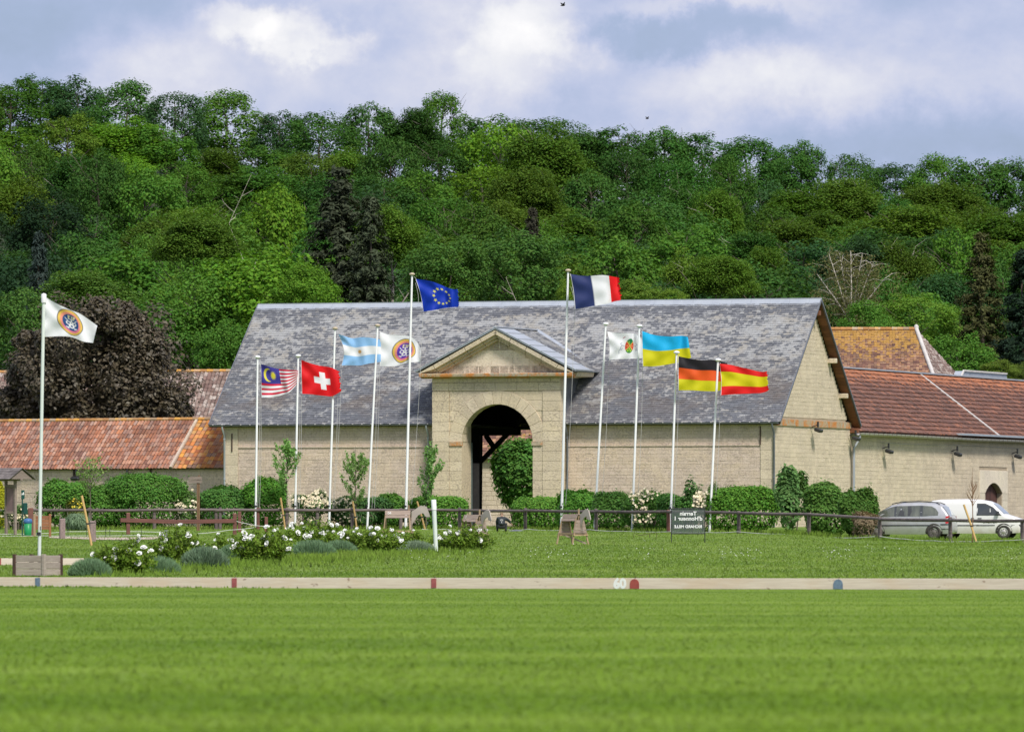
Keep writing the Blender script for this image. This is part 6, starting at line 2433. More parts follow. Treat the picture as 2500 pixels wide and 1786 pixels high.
def pole(label, bxp, by, txp, ty, Y, r0=0.055, r1=0.042, mt='white_paint', cap='cap_brass', cap_r=0.15, hal=None):
    s = F / Y
    b = onG(bxp, Y)
    tp = P(txp, ty, Y)
    t_ = thing('flagpole', label, 'flagpole', b, 0.0, 'white flagpoles')
    d_ = tp - b
    mb = MB()
    mb.tube([(0, 0, -0.15), d_ * 0.35, d_ * 0.7, d_], [r0, r0 * 0.95, (r0 + r1) / 2, r1], 12)
    mb.build('pole', M[mt], t_)
    mb = MB()
    if cap_r > 0.08:
        mb.lathe([(r1 + 0.012, -0.06), (cap_r, -0.01), (cap_r, 0.045), (cap_r * 0.55, 0.085), (0.02, 0.10)], Matrix.Translation(d_), 14)
    else:
        mb.lathe([(r1 + 0.03, -0.22), (r1 + 0.03, 0.02), (r1 * 0.6, 0.05)], Matrix.Translation(d_), 12)
    mb.build('cap', M[cap], t_)
    mb = MB()
    mb.lathe([(r0 + 0.02, 1.15), (r0 + 0.02, 1.25)], None, 10)
    mb.beam((0.05, -0.06, 1.3), (0.05, -0.06, 1.42), 0.02)
    mb.build('cleat', M['black_metal'], t_)
    if hal:
        mb = MB()
        a = d_ + Vector((0.07, -0.03, -0.05))
        for h0, h1 in hal:
            q0, q1 = P(*h0, Y) - b, P(*h1, Y) - b
            pts = [q0 + (q1 - q0) * t + Vector((0.05 * math.sin(PI * t), -0.03, 0)) for t in (0, .25, .5, .75, 1)]
            mb.tube(pts, 0.009, 4)
        mb.build('halyard', M['cord'], t_)
    return t_


Yf = lambda px: fence_Y(px) + 1.6
poles = [
    ('short flagpole of the red and white striped flag with crescent, leftmost of the row', 624, 1300, 629, 872, 'white_paint', [((633, 885), (636, 905)), ((637, 970), (633, 1250)), ((634, 885), (629, 1250))]),
    ('short flagpole of the red flag with white cross', 720, 1298, 728, 869, 'white_paint', [((734, 880), (735, 878)), ((736, 962), (730, 1250)), ((732, 962), (726, 1250))]),
    ('medium flagpole of the light blue and white striped flag', 803, 1300, 818, 802, 'cap_brass', [((820, 806), (825, 815)), ((834, 890), (815, 1240)), ((825, 960), (812, 1240))]),
    ('medium flagpole of the white flag with the shield emblem in the row', 896, 1300, 922, 795, 'cap_brass', [((927, 808), (928, 810)), ((927, 893), (914, 1240)), ((922, 893), (908, 1240))]),
    ('tall flagpole of the blue flag with a ring of gold stars', 990, 1300, 1006, 670, 'cap_brass', [((1011, 676), (1015, 682)), ((1033, 762), (1005, 1230)), ((1014, 690), (1022, 740))]),
    ('tall flagpole of the blue white red flag', 1370, 1300, 1387, 661, 'cap_brass', [((1391, 668), (1393, 672)), ((1403, 755), (1381, 1230)), ((1394, 700), (1402, 755))]),
    ('medium flagpole of the white flag with green and red crest', 1451, 1300, 1479, 791, 'white_paint', [((1482, 800), (1483, 808)), ((1487, 878), (1468, 1240))]),
    ('medium flagpole of the blue over yellow flag', 1543, 1301, 1561, 796, 'white_paint', [((1565, 803), (1567, 808)), ((1569, 894), (1556, 1240))]),
    ('short flagpole of the black red gold flag', 1636, 1303, 1652, 861, 'white_paint', [((1656, 866), (1657, 870)), ((1656, 955), (1645, 1240))]),
    ('short flagpole of the red yellow red flag, rightmost of the row', 1732, 1303, 1753, 879, 'white_paint', [((1756, 884), (1757, 888)), ((1758, 965), (1745, 1240))])]
for (lab, a, by, tx, ty, cap, hal) in poles:
    pole(lab, a, by, tx, ty, Yf(a), cap=cap, r0=0.072 if ty < 700 else 0.060, r1=0.050, hal=hal)
pole('tall lone flagpole standing in the timber planter at the left', 95, 1404, 107, 720, Yg(1404), 0.05, 0.046, 'grey_pole', 'lamp_white', 0.05)

flag('striped red and white flag with yellow crescent and sun on blue canton', c7, [(310, 1005), (400, 1035), (490, 1055), (590, 1066), (690, 1072)], [(318, 1338), (430, 1335), (530, 1312), (600, 1285), (690, 1182)], Yf(628) - 0.1, f_malaysia, 1, amp=0.14)
flag('red flag with a white cross', c7, [(710, 965), (800, 1000), (900, 1025), (1000, 1040), (1085, 1080)], [(718, 1302), (820, 1308), (940, 1322), (1020, 1325), (1105, 1280)], Yf(728) - 0.1, f_swiss, 2, amp=0.12, ragged=1.2)
flag('light blue and white striped flag with small sun emblem', c7, [(1075, 708), (1150, 735), (1220, 752), (1310, 742), (1400, 748), (1500, 765)], [(1110, 1022), (1200, 1020), (1300, 1020), (1400, 1000), (1500, 985)], Yf(818) - 0.1, f_argentina, 3, bow=10)
flag('white flag with purple shield emblem behind the tall star flagpole', c7, [(1492, 688), (1580, 715), (1700, 722), (1800, 740), (1868, 800), (1900, 880)], [(1490, 1028), (1560, 1030), (1650, 1028), (1740, 1000), (1830, 990), (1892, 985)], Yf(922) + 0.1, f_fip(ctr=(0.535, 0.52)), 4)
flag('dark blue flag with a ring of gold stars', c7, [(1845, 165), (1980, 185), (2100, 225), (2200, 265), (2262, 268)], [(1920, 488), (2020, 475), (2120, 455), (2200, 448), (2275, 440)], Yf(1006) - 0.1, f_eu, 5, bow=3, amp=0.15, ragged=0.8)
flag('blue white red tricolour flag', c8, [(212, 118), (360, 135), (530, 128), (620, 140), (690, 150)], [(258, 465), (400, 440), (575, 412), (640, 390), (718, 375)], Yf(1387) - 0.1, f_france, 6, bow=2, amp=0.13, ragged=1.4)
flag('white flag with a green and red oval crest between two grey horses', c8, [(580, 685), (680, 700), (800, 702), (860, 710), (925, 765)], [(598, 968), (700, 958), (820, 955), (925, 950)], Yf(1479) + 0.15, f_crest, 7, bow=3)
flag('sky blue over yellow flag', c8, [(920, 680), (1050, 720), (1200, 735), (1320, 728), (1378, 742)], [(930, 1030), (1060, 1030), (1200, 1008), (1300, 985), (1410, 945)], Yf(1561) - 0.1, f_ukraine, 8)
flag('black red and gold striped flag', c8, [(1283, 930), (1380, 950), (1500, 970), (1650, 968), (1770, 1000)], [(1283, 1268), (1400, 1268), (1520, 1275), (1640, 1278), (1700, 1270)], Yf(1652) + 0.1, f_germany, 9)
flag('red yellow and red striped flag, rightmost of the row', c8, [(1688, 1005), (1800, 1015), (1950, 1050), (2100, 1085), (2162, 1080)], [(1702, 1318), (1850, 1305), (2000, 1300), (2100, 1295), (2178, 1272)], Yf(1753) - 0.1, f_spain, 10, bow=3, ragged=0.8)
flag('white flag with blue shield emblem on the lone left flagpole', c1_, [(436, 92), (560, 165), (700, 230), (800, 270), (965, 385)], [(438, 495), (600, 490), (720, 500), (820, 540), (925, 556)], Yg(1404), f_fip((0.015, 0.06, 0.20), (0.50, 0.47), 1.08), 11, amp=0.10)

# ------------------------------------------------------------------ the dark rail fence
fp = [(-40, 1), (53, 1), (219, 1), (377, 1), (528, 1), (537, 0), (630, 2), (700, 1), (775, 1), (860, 1), (978, 1), (1122, 1), (1282, 1), (1455, 1), (1632, 2), (1804, 1), (1975, 1), (2148, 1), (2320, 1), (2496, 1), (2560, 1)]
fn_ = thing('rail_fence', 'long dark post and rail fence in front of the hedges', 'fence', onG(1250, fence_Y(1250)))
org = fn_.location.copy()
tops = []
rr = random.Random(4)
for px, k in fp:
    Y = fence_Y(px)
    p = onG(px, Y) - org
    h = 1.10 + rr.uniform(-0.03, 0.05)
    mb = MB()
    mb.rnd = rr.random()
    ln = rr.uniform(-0.02, 0.02)
    mb.tube([p + Vector((0, 0, -0.3)), p + Vector((ln, 0, h - 0.03)), p + Vector((ln, 0, h))], [0.095, 0.088, 0.06], 9, smooth=False)
    mb.build('post', M['red_rail'] if k == 2 else M['rail'], fn_)
    if k != 0:
        tops.append(p)
for a, b in zip(tops, tops[1:]):
    mb = MB()
    mb.rnd = rr.random()
    off = Vector((0, -0.09, 0))
    za, zb = 1.0 + rr.uniform(-.02, .02), 1.0 + rr.uniform(-.02, .02)
    e = (b - a).normalized() * 0.06
    m_ = (a + b) / 2 + Vector((0, 0, 1.0 + rr.uniform(-0.03, 0.01)))
    mb.tube([a + off - e + Vector((0, 0, za)), m_ + off, b + off + e + Vector((0, 0, zb))], [0.074, 0.08, 0.074], 8)
    mb.build('rail', M['rail'], fn_)


def rope(label, pts, r=0.011, sag=0.0, mt='rope', group='white ropes staked low above the lawn'):
    o0 = Vector(pts[0])
    out = []
    for a, b in zip(pts, pts[1:]):
        a, b = Vector(a), Vector(b)
        for i in range(6):
            t = i / 6
            out.append(a.lerp(b, t) - o0 - Vector((0, 0, sag * 4 * t * (1 - t))))
    out.append(Vector(pts[-1]) - o0)
    mb = MB()
    mb.tube(out, r, 5)
    o = mb.build('rope', M[mt], None, loc=o0)
    return tag(o, label, 'rope', group)


def rp_(px, py, Y):
    p = P(px, py, Y)
    p.z = max(p.z, G(p.x, p.y) + 0.015)
    return p


rope('white rope hanging low in front of the long dark fence, from gateway to cars', [rp_(px, py, fence_Y(px) - 1.2) for px, py in ((1030, 1297), (1082, 1298), (1180, 1299), (1240, 1295), (1290, 1291), (1365, 1294), (1440, 1292), (1520, 1296), (1640, 1297), (1730, 1299), (1800, 1297), (1905, 1308), (2045, 1312), (2135, 1309))], 0.014, 0.03)
rope('white rope drooping across the rough grass before the two cars', [rp_(px, py, fence_Y(px) - 1.4) for px, py in ((2148, 1308), (2210, 1315), (2280, 1319), (2350, 1321), (2430, 1319), (2520, 1314))], 0.014, 0.03)
rope('upper white rope over the lawn left of the brown rail', [rp_(px, py, 388) for px, py in ((-10, 1303), (90, 1302), (165, 1297), (265, 1295), (345, 1297), (420, 1298))], 0.012, 0.01)
rope('lower white rope over the lawn left of the brown rail', [rp_(px, py, 380) for px, py in ((-10, 1309), (100, 1307), (205, 1307), (350, 1306), (400, 1307))], 0.012, 0.01)
rope('white rope from the end post of the brown rail to the first flagpole', [rp_(px, py, 395) for px, py in ((570, 1268), (600, 1277), (648, 1284))], 0.012, 0.03)
rope('white rope behind the white roses left of the first flagpole', [rp_(px, py, 385) for px, py in ((483, 1302), (560, 1293), (620, 1287))], 0.012, 0.02)
for i, px in enumerate((164, 168, 211, 258, 268, 345)):
    Y = 379
    p = onG(px, Y)
    mb = MB()
    mb.tube([(0, 0, -0.1), (0.0, 0, 0.36 if px != 211 else 0.9), (0.05, 0, 0.40 if px != 211 else 0.95)], 0.013, 5)
    o = mb.build('iron_peg', M['black_metal'], None, loc=p)
    tag(o, ['thin black iron peg right of the first granite post, left of a pair', 'thin black iron peg right of the first granite post, right of a pair', 'tall thin iron rod left of the leaning stake at the second granite post', 'thin iron peg on the lawn below the big domed bush, left one',
            'thin iron peg on the lawn below the big domed bush, right one', 'thin iron peg left of the brown rail'][i], 'peg', 'iron pegs holding the ropes')

# brown rail by the gravel path
Yr = 386
br = thing('rail_barrier', 'low red brown wooden rail barrier beside the gravel path on the left', 'barrier', onG(430, Yr))
o0 = br.location.copy()
for px in (313, 573):
    p = onG(px, Yr) - o0
    mb = MB()
    mb.rnd = rr.random()
    mb.cbox(p + Vector((-0.09, -0.09, -0.2)), p + Vector((0.09, 0.09, 1.02)), 0.03)
    mb.build('post', M['red_rail'], br)
for a, b, ya, yb in ((294, 430, 1269, 1273), (430, 573, 1273, 1271)):
    pa, pb = P(a, ya, Yr - .12) - o0, P(b, yb, Yr - .12) - o0
    mb = MB()
    mb.rnd = rr.random()
    mb.beam(pa, pb, 0.06, 0.19, c=0.012)
    mb.build('rail', M['red_rail'], br)
for (px, yt, lab) in ((650, 1261, 'short red brown post behind the white roses right of the first flagpole'), (585, 1248, 'dark brown post behind the end of the brown rail barrier')):
    Y = 402
    p = onG(px, Y)
    h = (CH + (HY - yt) / F * Y) - p.z
    mb = MB()
    mb.cbox((-0.08, -0.08, -0.2), (0.08, 0.08, h), 0.02)
    tag(mb.build('post', M['red_rail'], None, loc=p), lab, 'post')

# fingerpost
p = onG(484, 396)
t_ = thing('signpost', 'tall brown wooden signpost with small boards pointing left', 'signpost', p)
mb = MB()
mb.cbox((-0.075, -0.06, -0.2), (-0.003, 0.06, 2.62), 0.012)
mb.build('post', M['post_brown'], t_)
mb = MB()
mb.cbox((0.003, -0.06, -0.2), (0.075, 0.06, 2.68), 0.012)
mb.build('post', M['post_brown'], t_)
for z in (2.30, 2.46):
    mb = MB()
    mb.prism([(-0.50, z + 0.07), (-0.40, z), (0.18, z), (0.18, z + 0.14), (-0.40, z + 0.14)], FRONT(-0.065), 0.0, 0.03)
    mb.build('arrow_board', M['old_wood'], t_)

# tree stakes
for (lab, a, b, Y) in (('pale wooden stake leaning right by the second granite post', (199.5, 1209), (225, 1331), Yg(1331)), ('yellow stake beside the young tree between first and second flagpoles', (685, 1214), (697, 1298), fence_Y(690) - .3),
                       ('yellow stake beside the young tree left of the fourth flagpole', (861, 1223), (872, 1298), fence_Y(866) - .3), ('yellow stake behind the head of the side-on wooden horse', (1018, 1223), (1039, 1297), fence_Y(1028) - .3),
                       ('yellow stake leaning right in front of the white van', (2353, 1231), (2386, 1321), fence_Y(2370) - 1.9)):
    q, p = P(*a, Y), onG(b[0], Y)
    mb = MB()
    mb.tube([Vector((0, 0, -0.15)) - (q - p) * 0.05, (q - p) * 0.5, q - p], 0.05, 9, smooth=False)
    t_ = thing('stake', lab, 'stake', p, 0.0, 'leaning tree stakes')
    mb.build('pole', M['stake'], t_)
    mb = MB()
    mb.tube([(q - p) * 0.44 + Vector((-0.06, 0, 0)), (q - p) * 0.44 + Vector((0.32, 0.02, 0.04))], 0.018, 5)
    mb.lathe([(0.062, -0.03), (0.062, 0.03)], Matrix.Translation((q - p) * 0.44), 8)
    mb.build('strap', M['black_metal'], t_)

# notice board with shingled roof
Yk = 388.0
p = onG(26, Yk)
kb = thing('notice_board', 'wooden notice board shelter with grey shingled gable roof at the left edge', 'notice board', p, math.radians(-44))
s = F / Yk
H1 = 2.65
mb = MB(); mb.cbox((-0.38, -0.06, -0.2), (-0.26, 0.06, H1), 0.012); mb.build('post', M['old_wood'], kb)
mb = MB(); mb.cbox((0.26, -0.06, -0.2), (0.38, 0.06, H1), 0.012); mb.build('post', M['old_wood'], kb)
mb = MB(); mb.cbox((-0.25, -0.03, 1.12), (0.25, 0.03, 2.24), 0.01); mb.build('panel', M['panel_mauve'], kb)
mb = MB(); mb.cbox((-0.26, -0.05, 2.24), (0.26, 0.05, 2.38), 0.012); mb.build('top_rail', M['old_wood'], kb)
mb = MB(); mb.cbox((-0.26, -0.05, 1.0), (0.26, 0.05, 1.12), 0.012); mb.build('bottom_rail', M['horse_wood'], kb)
kr = thing('roof', None, None); kr.parent = kb
ze_, zr_ = 2.62, 3.16
for sgn in (-1, 1):
    n = 7
    for r in range(n):
        f0, f1 = r / n, (r + 1.15) / n
        for c in range(5):
            mb = MB()
            mb.rnd = rr.random()
            x0, x1 = -0.85 + c * 0.34, -0.85 + (c + 1) * 0.34 - 0.008
            y0, y1 = sgn * 0.86 * (1 - f0), sgn * 0.86 * (1 - min(1, f1))
            z0, z1 = ze_ + (zr_ - ze_) * f0 + 0.035, ze_ + (zr_ - ze_) * min(1, f1) + 0.015
            q = [(x0, y0, z0), (x1, y0, z0), (x1, y1, z1), (x0, y1, z1)]
            mb.add(q + [(x, y, z - 0.02) for x, y, z in q], [(0, 1, 2, 3), (4, 5, 1, 0), (5, 6, 2, 1), (7, 4, 0, 3), (7, 6, 5, 4)])
            mb.build('shingle', M['shingle'], kr)
mb = MB()
Mg = Matrix(((0, 0, 1, 0), (1, 0, 0, 0), (0, 1, 0, 0), (0, 0, 0, 1)))
mb.prism([(-0.74, ze_ + 0.02), (0.74, ze_ + 0.02), (0, zr_ - 0.06)], Mg, 0.70, 0.76)
mb.build('gable_board', M['old_wood'], kr)
mb = MB()
mb.prism([(-0.74, ze_ + 0.02), (0.74, ze_ + 0.02), (0, zr_ - 0.06)], Mg, -0.76, -0.70)
mb.build('gable_board', M['old_wood'], kr)
mb = MB(); mb.cbox((-0.78, -0.07, ze_ - 0.06), (0.78, 0.07, ze_ + 0.05), 0.012); mb.build('beam', M['old_wood'], kb)

# dog waste station and bin
p = onG(55.5, 382)
st_ = thing('dog_waste_post', 'dark green dog waste post with small dog sign and bag box', 'sign', p)
mb = MB(); mb.cbox((-0.05, -0.03, -0.1), (0.01, 0.03, 2.12), 0.008); mb.build('post', M['green_dark'], st_)
mb = MB(); mb.cbox((-0.07, -0.05, 1.72), (0.09, -0.032, 2.14), 0.006); sg_ = mb.build('sign_plate', M['green_dark'], st_)
mb = MB()
dog = [(0.02, 1.9), (0.035, 1.9), (0.04, 1.96), (0.065, 1.93), (0.075, 1.94), (0.05, 2.0), (0.06, 2.03), (0.045, 2.06), (0.03, 2.045), (0.005, 1.985), (-0.03, 1.97), (-0.05, 2.0), (-0.055, 1.99), (-0.04, 1.95), (-0.045, 1.9), (-0.03, 1.9), (-0.015, 1.945), (0.015, 1.945)]
mb.prism(dog, FRONT(-0.0505), 0.0, 0.004)
mb.build('dog_symbol', M['print_white'], sg_)
mb = MB(); mb.cbox((0.02, -0.12, 1.0), (0.22, 0.06, 1.55), 0.03); mb.build('bag_box', M['green_dark'], st_)
p = onG(68, 381)
bn = thing('litter_bin', 'bright green litter bin with a blue bag over its rim', 'bin', p, math.radians(12))
mb = MB(); mb.lathe([(0.15, 0.0), (0.17, 0.05), (0.185, 0.62), (0.17, 0.62)], None, 14); mb.build('body', M['green_bin'], bn)
mb = MB(); mb.lathe([(0.195, 0.60), (0.215, 0.66), (0.21, 0.72), (0.17, 0.80), (0.06, 0.83)], None, 14); mb.build('bag', M['blue_bag'], bn)
p = onG(75, 384)
tag((lambda m_: (m_.cbox((-0.12, -0.1, -0.1), (0.12, 0.1, 1.3), 0.02), m_.build('post', M['red_rail'], None, loc=p))[1])(MB()), 'red brown wooden post behind the green litter bin', 'post')

# low board seat with two posts
p = onG(103, 378)
bs = thing('board_stand', 'low red brown boarded stand between two posts behind the lone flagpole', 'stand', p, math.radians(8))
for x in (-0.36, 0.36):
    mb = MB(); mb.cbox((x - 0.055, -0.05, -0.1), (x + 0.055, 0.05, 1.05), 0.015); mb.build('post', M['horse_leg'] if x < 0 else M['seat_brown'], bs)
for i in range(4):
    mb = MB(); mb.rnd = rr.random(); mb.cbox((-0.305, -0.025, 0.33 + i * 0.16), (0.305, 0.025, 0.48 + i * 0.16), 0.008); mb.build('plank', M['seat_brown'], bs)
# granite posts
for (px, yt, yb, w_, lab) in ((152, 1265, 1312, 0.25, 'speckled granite post right of the low boarded stand'), (226, 1271, 1319, 0.26, 'speckled granite post behind the pale leaning stake')):
    Y = Yg(yb + 2)
    p = onG(px, Y)
    h = CH + (HY - yt) / F * Y - p.z
    mb = MB(); mb.cbox((-w_ / 2, -w_ / 2, -0.2), (w_ / 2, w_ / 2, h), 0.03)
    tag(mb.build('stone_post', M['granite'], None, loc=p, rot=(0, 0, 0.2)), lab, 'post', 'granite posts at the gravel path')
# white marker post in the flower bed
Y = Yg(1344)
p = onG(1065, Y)
mp = thing('marker_post', 'white plastic marker post right of the wooden horse head', 'post', p)
tpv = P(1058.5, 1219, Y) - p
mb = MB(); mb.tube([(0, 0, -0.1), tpv * 0.80], [0.075, 0.085], 12); mb.build('pole', M['grey_pole'], mp)
mb = MB(); mb.tube([tpv * 0.80, tpv * 0.985, tpv], [0.098, 0.098, 0.085], 12); mb.build('sleeve', M['white_paint'], mp)


# ------------------------------------------------------------------ practice horses of boards and battens
def horse(label, px, ybase, rz, tone=0, num=None, sc=0.85):
    Y = Yg(ybase)
    p = onG(px, Y)
    t_ = thing('wooden_horse', label, 'practice horse', p, rz, 'wooden practice horses')
    t_.scale = (sc, sc, sc)
    W1 = M['horse_wood']
    z0, z1, zb = 1.16, 1.38, 0.62
    Lh = 0.58
    for sg in (-1, 1):
        for (za, zc_, ya, yc) in ((z0 - 0.02, z1 - 0.11, 0.27, 0.20), (z1 - 0.10, z1 + 0.09, 0.20, 0.13)):
            mb = MB()
            mb.rnd = rr.random()
            q = [(-Lh, sg * ya, za), (Lh, sg * ya, za), (Lh, sg * yc, zc_), (-Lh, sg * yc, zc_)]
            mb.add(q + [(x, y - sg * 0.03, z) for x, y, z in q], [(0, 1, 2, 3), (7, 6, 5, 4), (0, 4, 5, 1), (1, 5, 6, 2), (2, 6, 7, 3), (3, 7, 4, 0)])
            mb.build('side_board', W1, t_)
        for x in (-Lh + 0.02, Lh - 0.04):
            mb = MB()
            mb.rnd = rr.random()
            mb.beam((x - 0.08 * (1 if x > 0 else -1) + 0.08 * (1 if x > 0 else -1), sg * 0.20, z0 + 0.1), (x + 0.10 * (1 if x > 0 else -1), sg * 0.48, -0.02), 0.075, 0.05, (1, 0, 0), 0.006)
            mb.build('leg', M['horse_leg'], t_)
        mb = MB()
        mb.beam((-Lh - 0.10, sg * 0.37, zb - 0.10), (Lh + 0.10, sg * 0.37, zb - 0.10), 0.04, 0.09, c=0.006)
        mb.build('stretcher', M['horse_leg'], t_)
    mb = MB(); mb.cbox((-Lh, -0.13, z1 + 0.06), (Lh, 0.13, z1 + 0.095), 0.006); mb.build('top_board', W1, t_)
    for i in range(4):                                  # boarded chest
        mb = MB()
        mb.rnd = rr.random()
        za, zc_ = 0.55 + i * 0.16, 0.55 + (i + 1) * 0.16 - 0.01
        ya, yc = 0.40 - i * 0.045, 0.40 - (i + 1) * 0.045
        mb.prism([(-ya, za), (ya, za), (yc, zc_), (-yc, zc_)], RIGHT(Lh + 0.02), 0.0, 0.03)
        mb.build('chest_board', W1, t_)
        mb = MB()
        mb.rnd = rr.random()
        mb.prism([(-ya, za), (ya, za), (yc, zc_), (-yc, zc_)], RIGHT(-Lh - 0.05), 0.0, 0.03)
        mb.build('rump_board', W1, t_) if tone else None
    mb = MB(); mb.beam((-Lh - 0.06, -0.42, zb - 0.16), (-Lh - 0.06, 0.42, zb - 0.16), 0.05, 0.07); mb.build('cross_bar', M['horse_leg'], t_)
    mb = MB(); mb.beam((Lh + 0.08, -0.44, zb - 0.16), (Lh + 0.08, 0.44, zb - 0.16), 0.05, 0.07); mb.build('cross_bar', M['horse_leg'], t_)
    mb = MB(); mb.beam((Lh - 0.04, 0.42, 0.05), (-0.2, -0.38, zb - 0.15), 0.04, 0.07); mb.build('brace', M['horse_wood'], t_)
    mb = MB(); mb.cbox((Lh - 0.12, -0.04, z0), (Lh - 0.06, 0.04, 1.72), 0.006); mb.build('neck_post', M['horse_leg'], t_)
    neck = [(0.62, 0.80), (0.72, 0.95), (0.80, 1.10), (0.92, 1.26), (1.06, 1.34), (1.16, 1.36), (1.20, 1.30), (1.24, 1.22), (1.34, 1.18), (1.44, 1.17), (1.46, 1.24), (1.42, 1.36), (1.36, 1.52), (1.31, 1.66), (1.22, 1.68), (1.21, 1.74), (1.17, 1.68), (1.05, 1.71), (0.93, 1.64), (0.78, 1.52), (0.62, 1.44)]
    mb = MB()
    Mn = Matrix(((1, 0, 0, 0), (0, 0, 1, 0), (0, 1, 0, 0), (0, 0, 0, 1)))
    mb.prism([(x, z) for x, z in neck], Mn, -0.025, 0.025)
    nk = mb.build('neck', M['horse_ply'], t_)
    mb = MB(); mb.tube([(1.40, -0.035, 1.20), (1.43, -0.035, 1.12)], 0.012, 5); mb.build('ring', M['black_metal'], nk)
    if num:
        text('number', num, 0.17, M['print_white'], t_, Matrix.Translation((-Lh + 0.20, -0.178, z1 - 0.02)) @ Matrix.Rotation(math.radians(70), 4, 'X'), 0.003)
    return t_


horse('wooden practice horse seen side-on facing right, behind white roses', 972, 1324, math.radians(-6), 0, '04', 0.92)
horse('middle wooden practice horse half hidden by white roses, left of the crouching person', 1156, 1331, math.radians(-54), 1, '3')
horse('wooden practice horse standing alone on the lawn, facing right towards the camera', 1398, 1328, math.radians(-54), 1)

# ------------------------------------------------------------------ sign seen from behind
Ys = Yg(1324)
p = onG(1639, Ys)
sgn_ = thing('field_sign', 'thin black framed see-through sign with white lettering seen from behind', 'sign', p)
s = F / Ys
wS = (1720 - 1638) / s
zt, zb_ = P(0, 1241, Ys).z - p.z, P(0, 1302, Ys).z - p.z
for x in (0, wS):
    mb = MB(); mb.tube([(x, 0, -0.1), (x, 0, zt)], 0.02, 6); mb.build('leg', M['black_metal'], sgn_)
for z in (zt, zb_):
    mb = MB(); mb.tube([(0, 0, z), (wS, 0, z)], 0.02, 6); mb.build('cross_bar', M['black_metal'], sgn_)
m_, t = mat_new('sheer dark sheet')
pn = t.t.nodes.new('ShaderNodeBsdfPrincipled')
pn.inputs['Base Color'].default_value = (0.10, 0.125, 0.12, 1)
pn.inputs['Roughness'].default_value = 0.5
finish(t, t.n('MixShader', i0=0.42, i1=t.n('BsdfTransparent'), i2=pn.outputs[0]))
M['sheer'] = m_
mb = MB(); mb.box((0.02, -0.004, zb_ + 0.02), (wS - 0.02, 0.004, zt - 0.02)); mb.build('sheet', M['sheer'], sgn_)
# the printed side looks away from the camera
away = lambda z: Matrix.Translation((wS / 2, -0.014, z)) @ Matrix.Rotation(PI, 4, 'Z') @ Matrix.Rotation(PI / 2, 4, 'X')
hS = zt - zb_
text('lettering', 'Terrain', 0.235, M['print_white'], sgn_, away(zt - hS * 0.20) , 0.002, bold=0.006)
text('lettering', "d'Honneur 1", 0.235, M['print_white'], sgn_, away(zt - hS * 0.40), 0.002, bold=0.006)
text('lettering', 'RICHARD MILLE', 0.165, M['print_white'], sgn_, away(zt - hS * 0.72), 0.002, bold=0.006)
p = onG(1575, Yg(1312))
wg = thing('wire_hoop', 'low bent rusty wire barrier on the lawn left of the see-through sign', 'wire barrier', p)
mb = MB()
mb.tube([(-0.52, 0, -.1), (-0.50, 0, 0.22), (-0.25, 0, 0.12), (0, 0, 0.16), (0.25, 0, 0.2), (0.52, 0, 0.24), (0.53, 0, -.1)], 0.012, 5)
mb.tube([(0.2, 0, -.1), (0.2, 0, 0.2)], 0.012, 5)
mb.build('wire', M['rust_iron'], wg)


# ------------------------------------------------------------------ parked cars
def pl_interp(x, tab, c):
    return float(np.interp(x, [r[0] for r in tab], [r[c] for r in tab]))


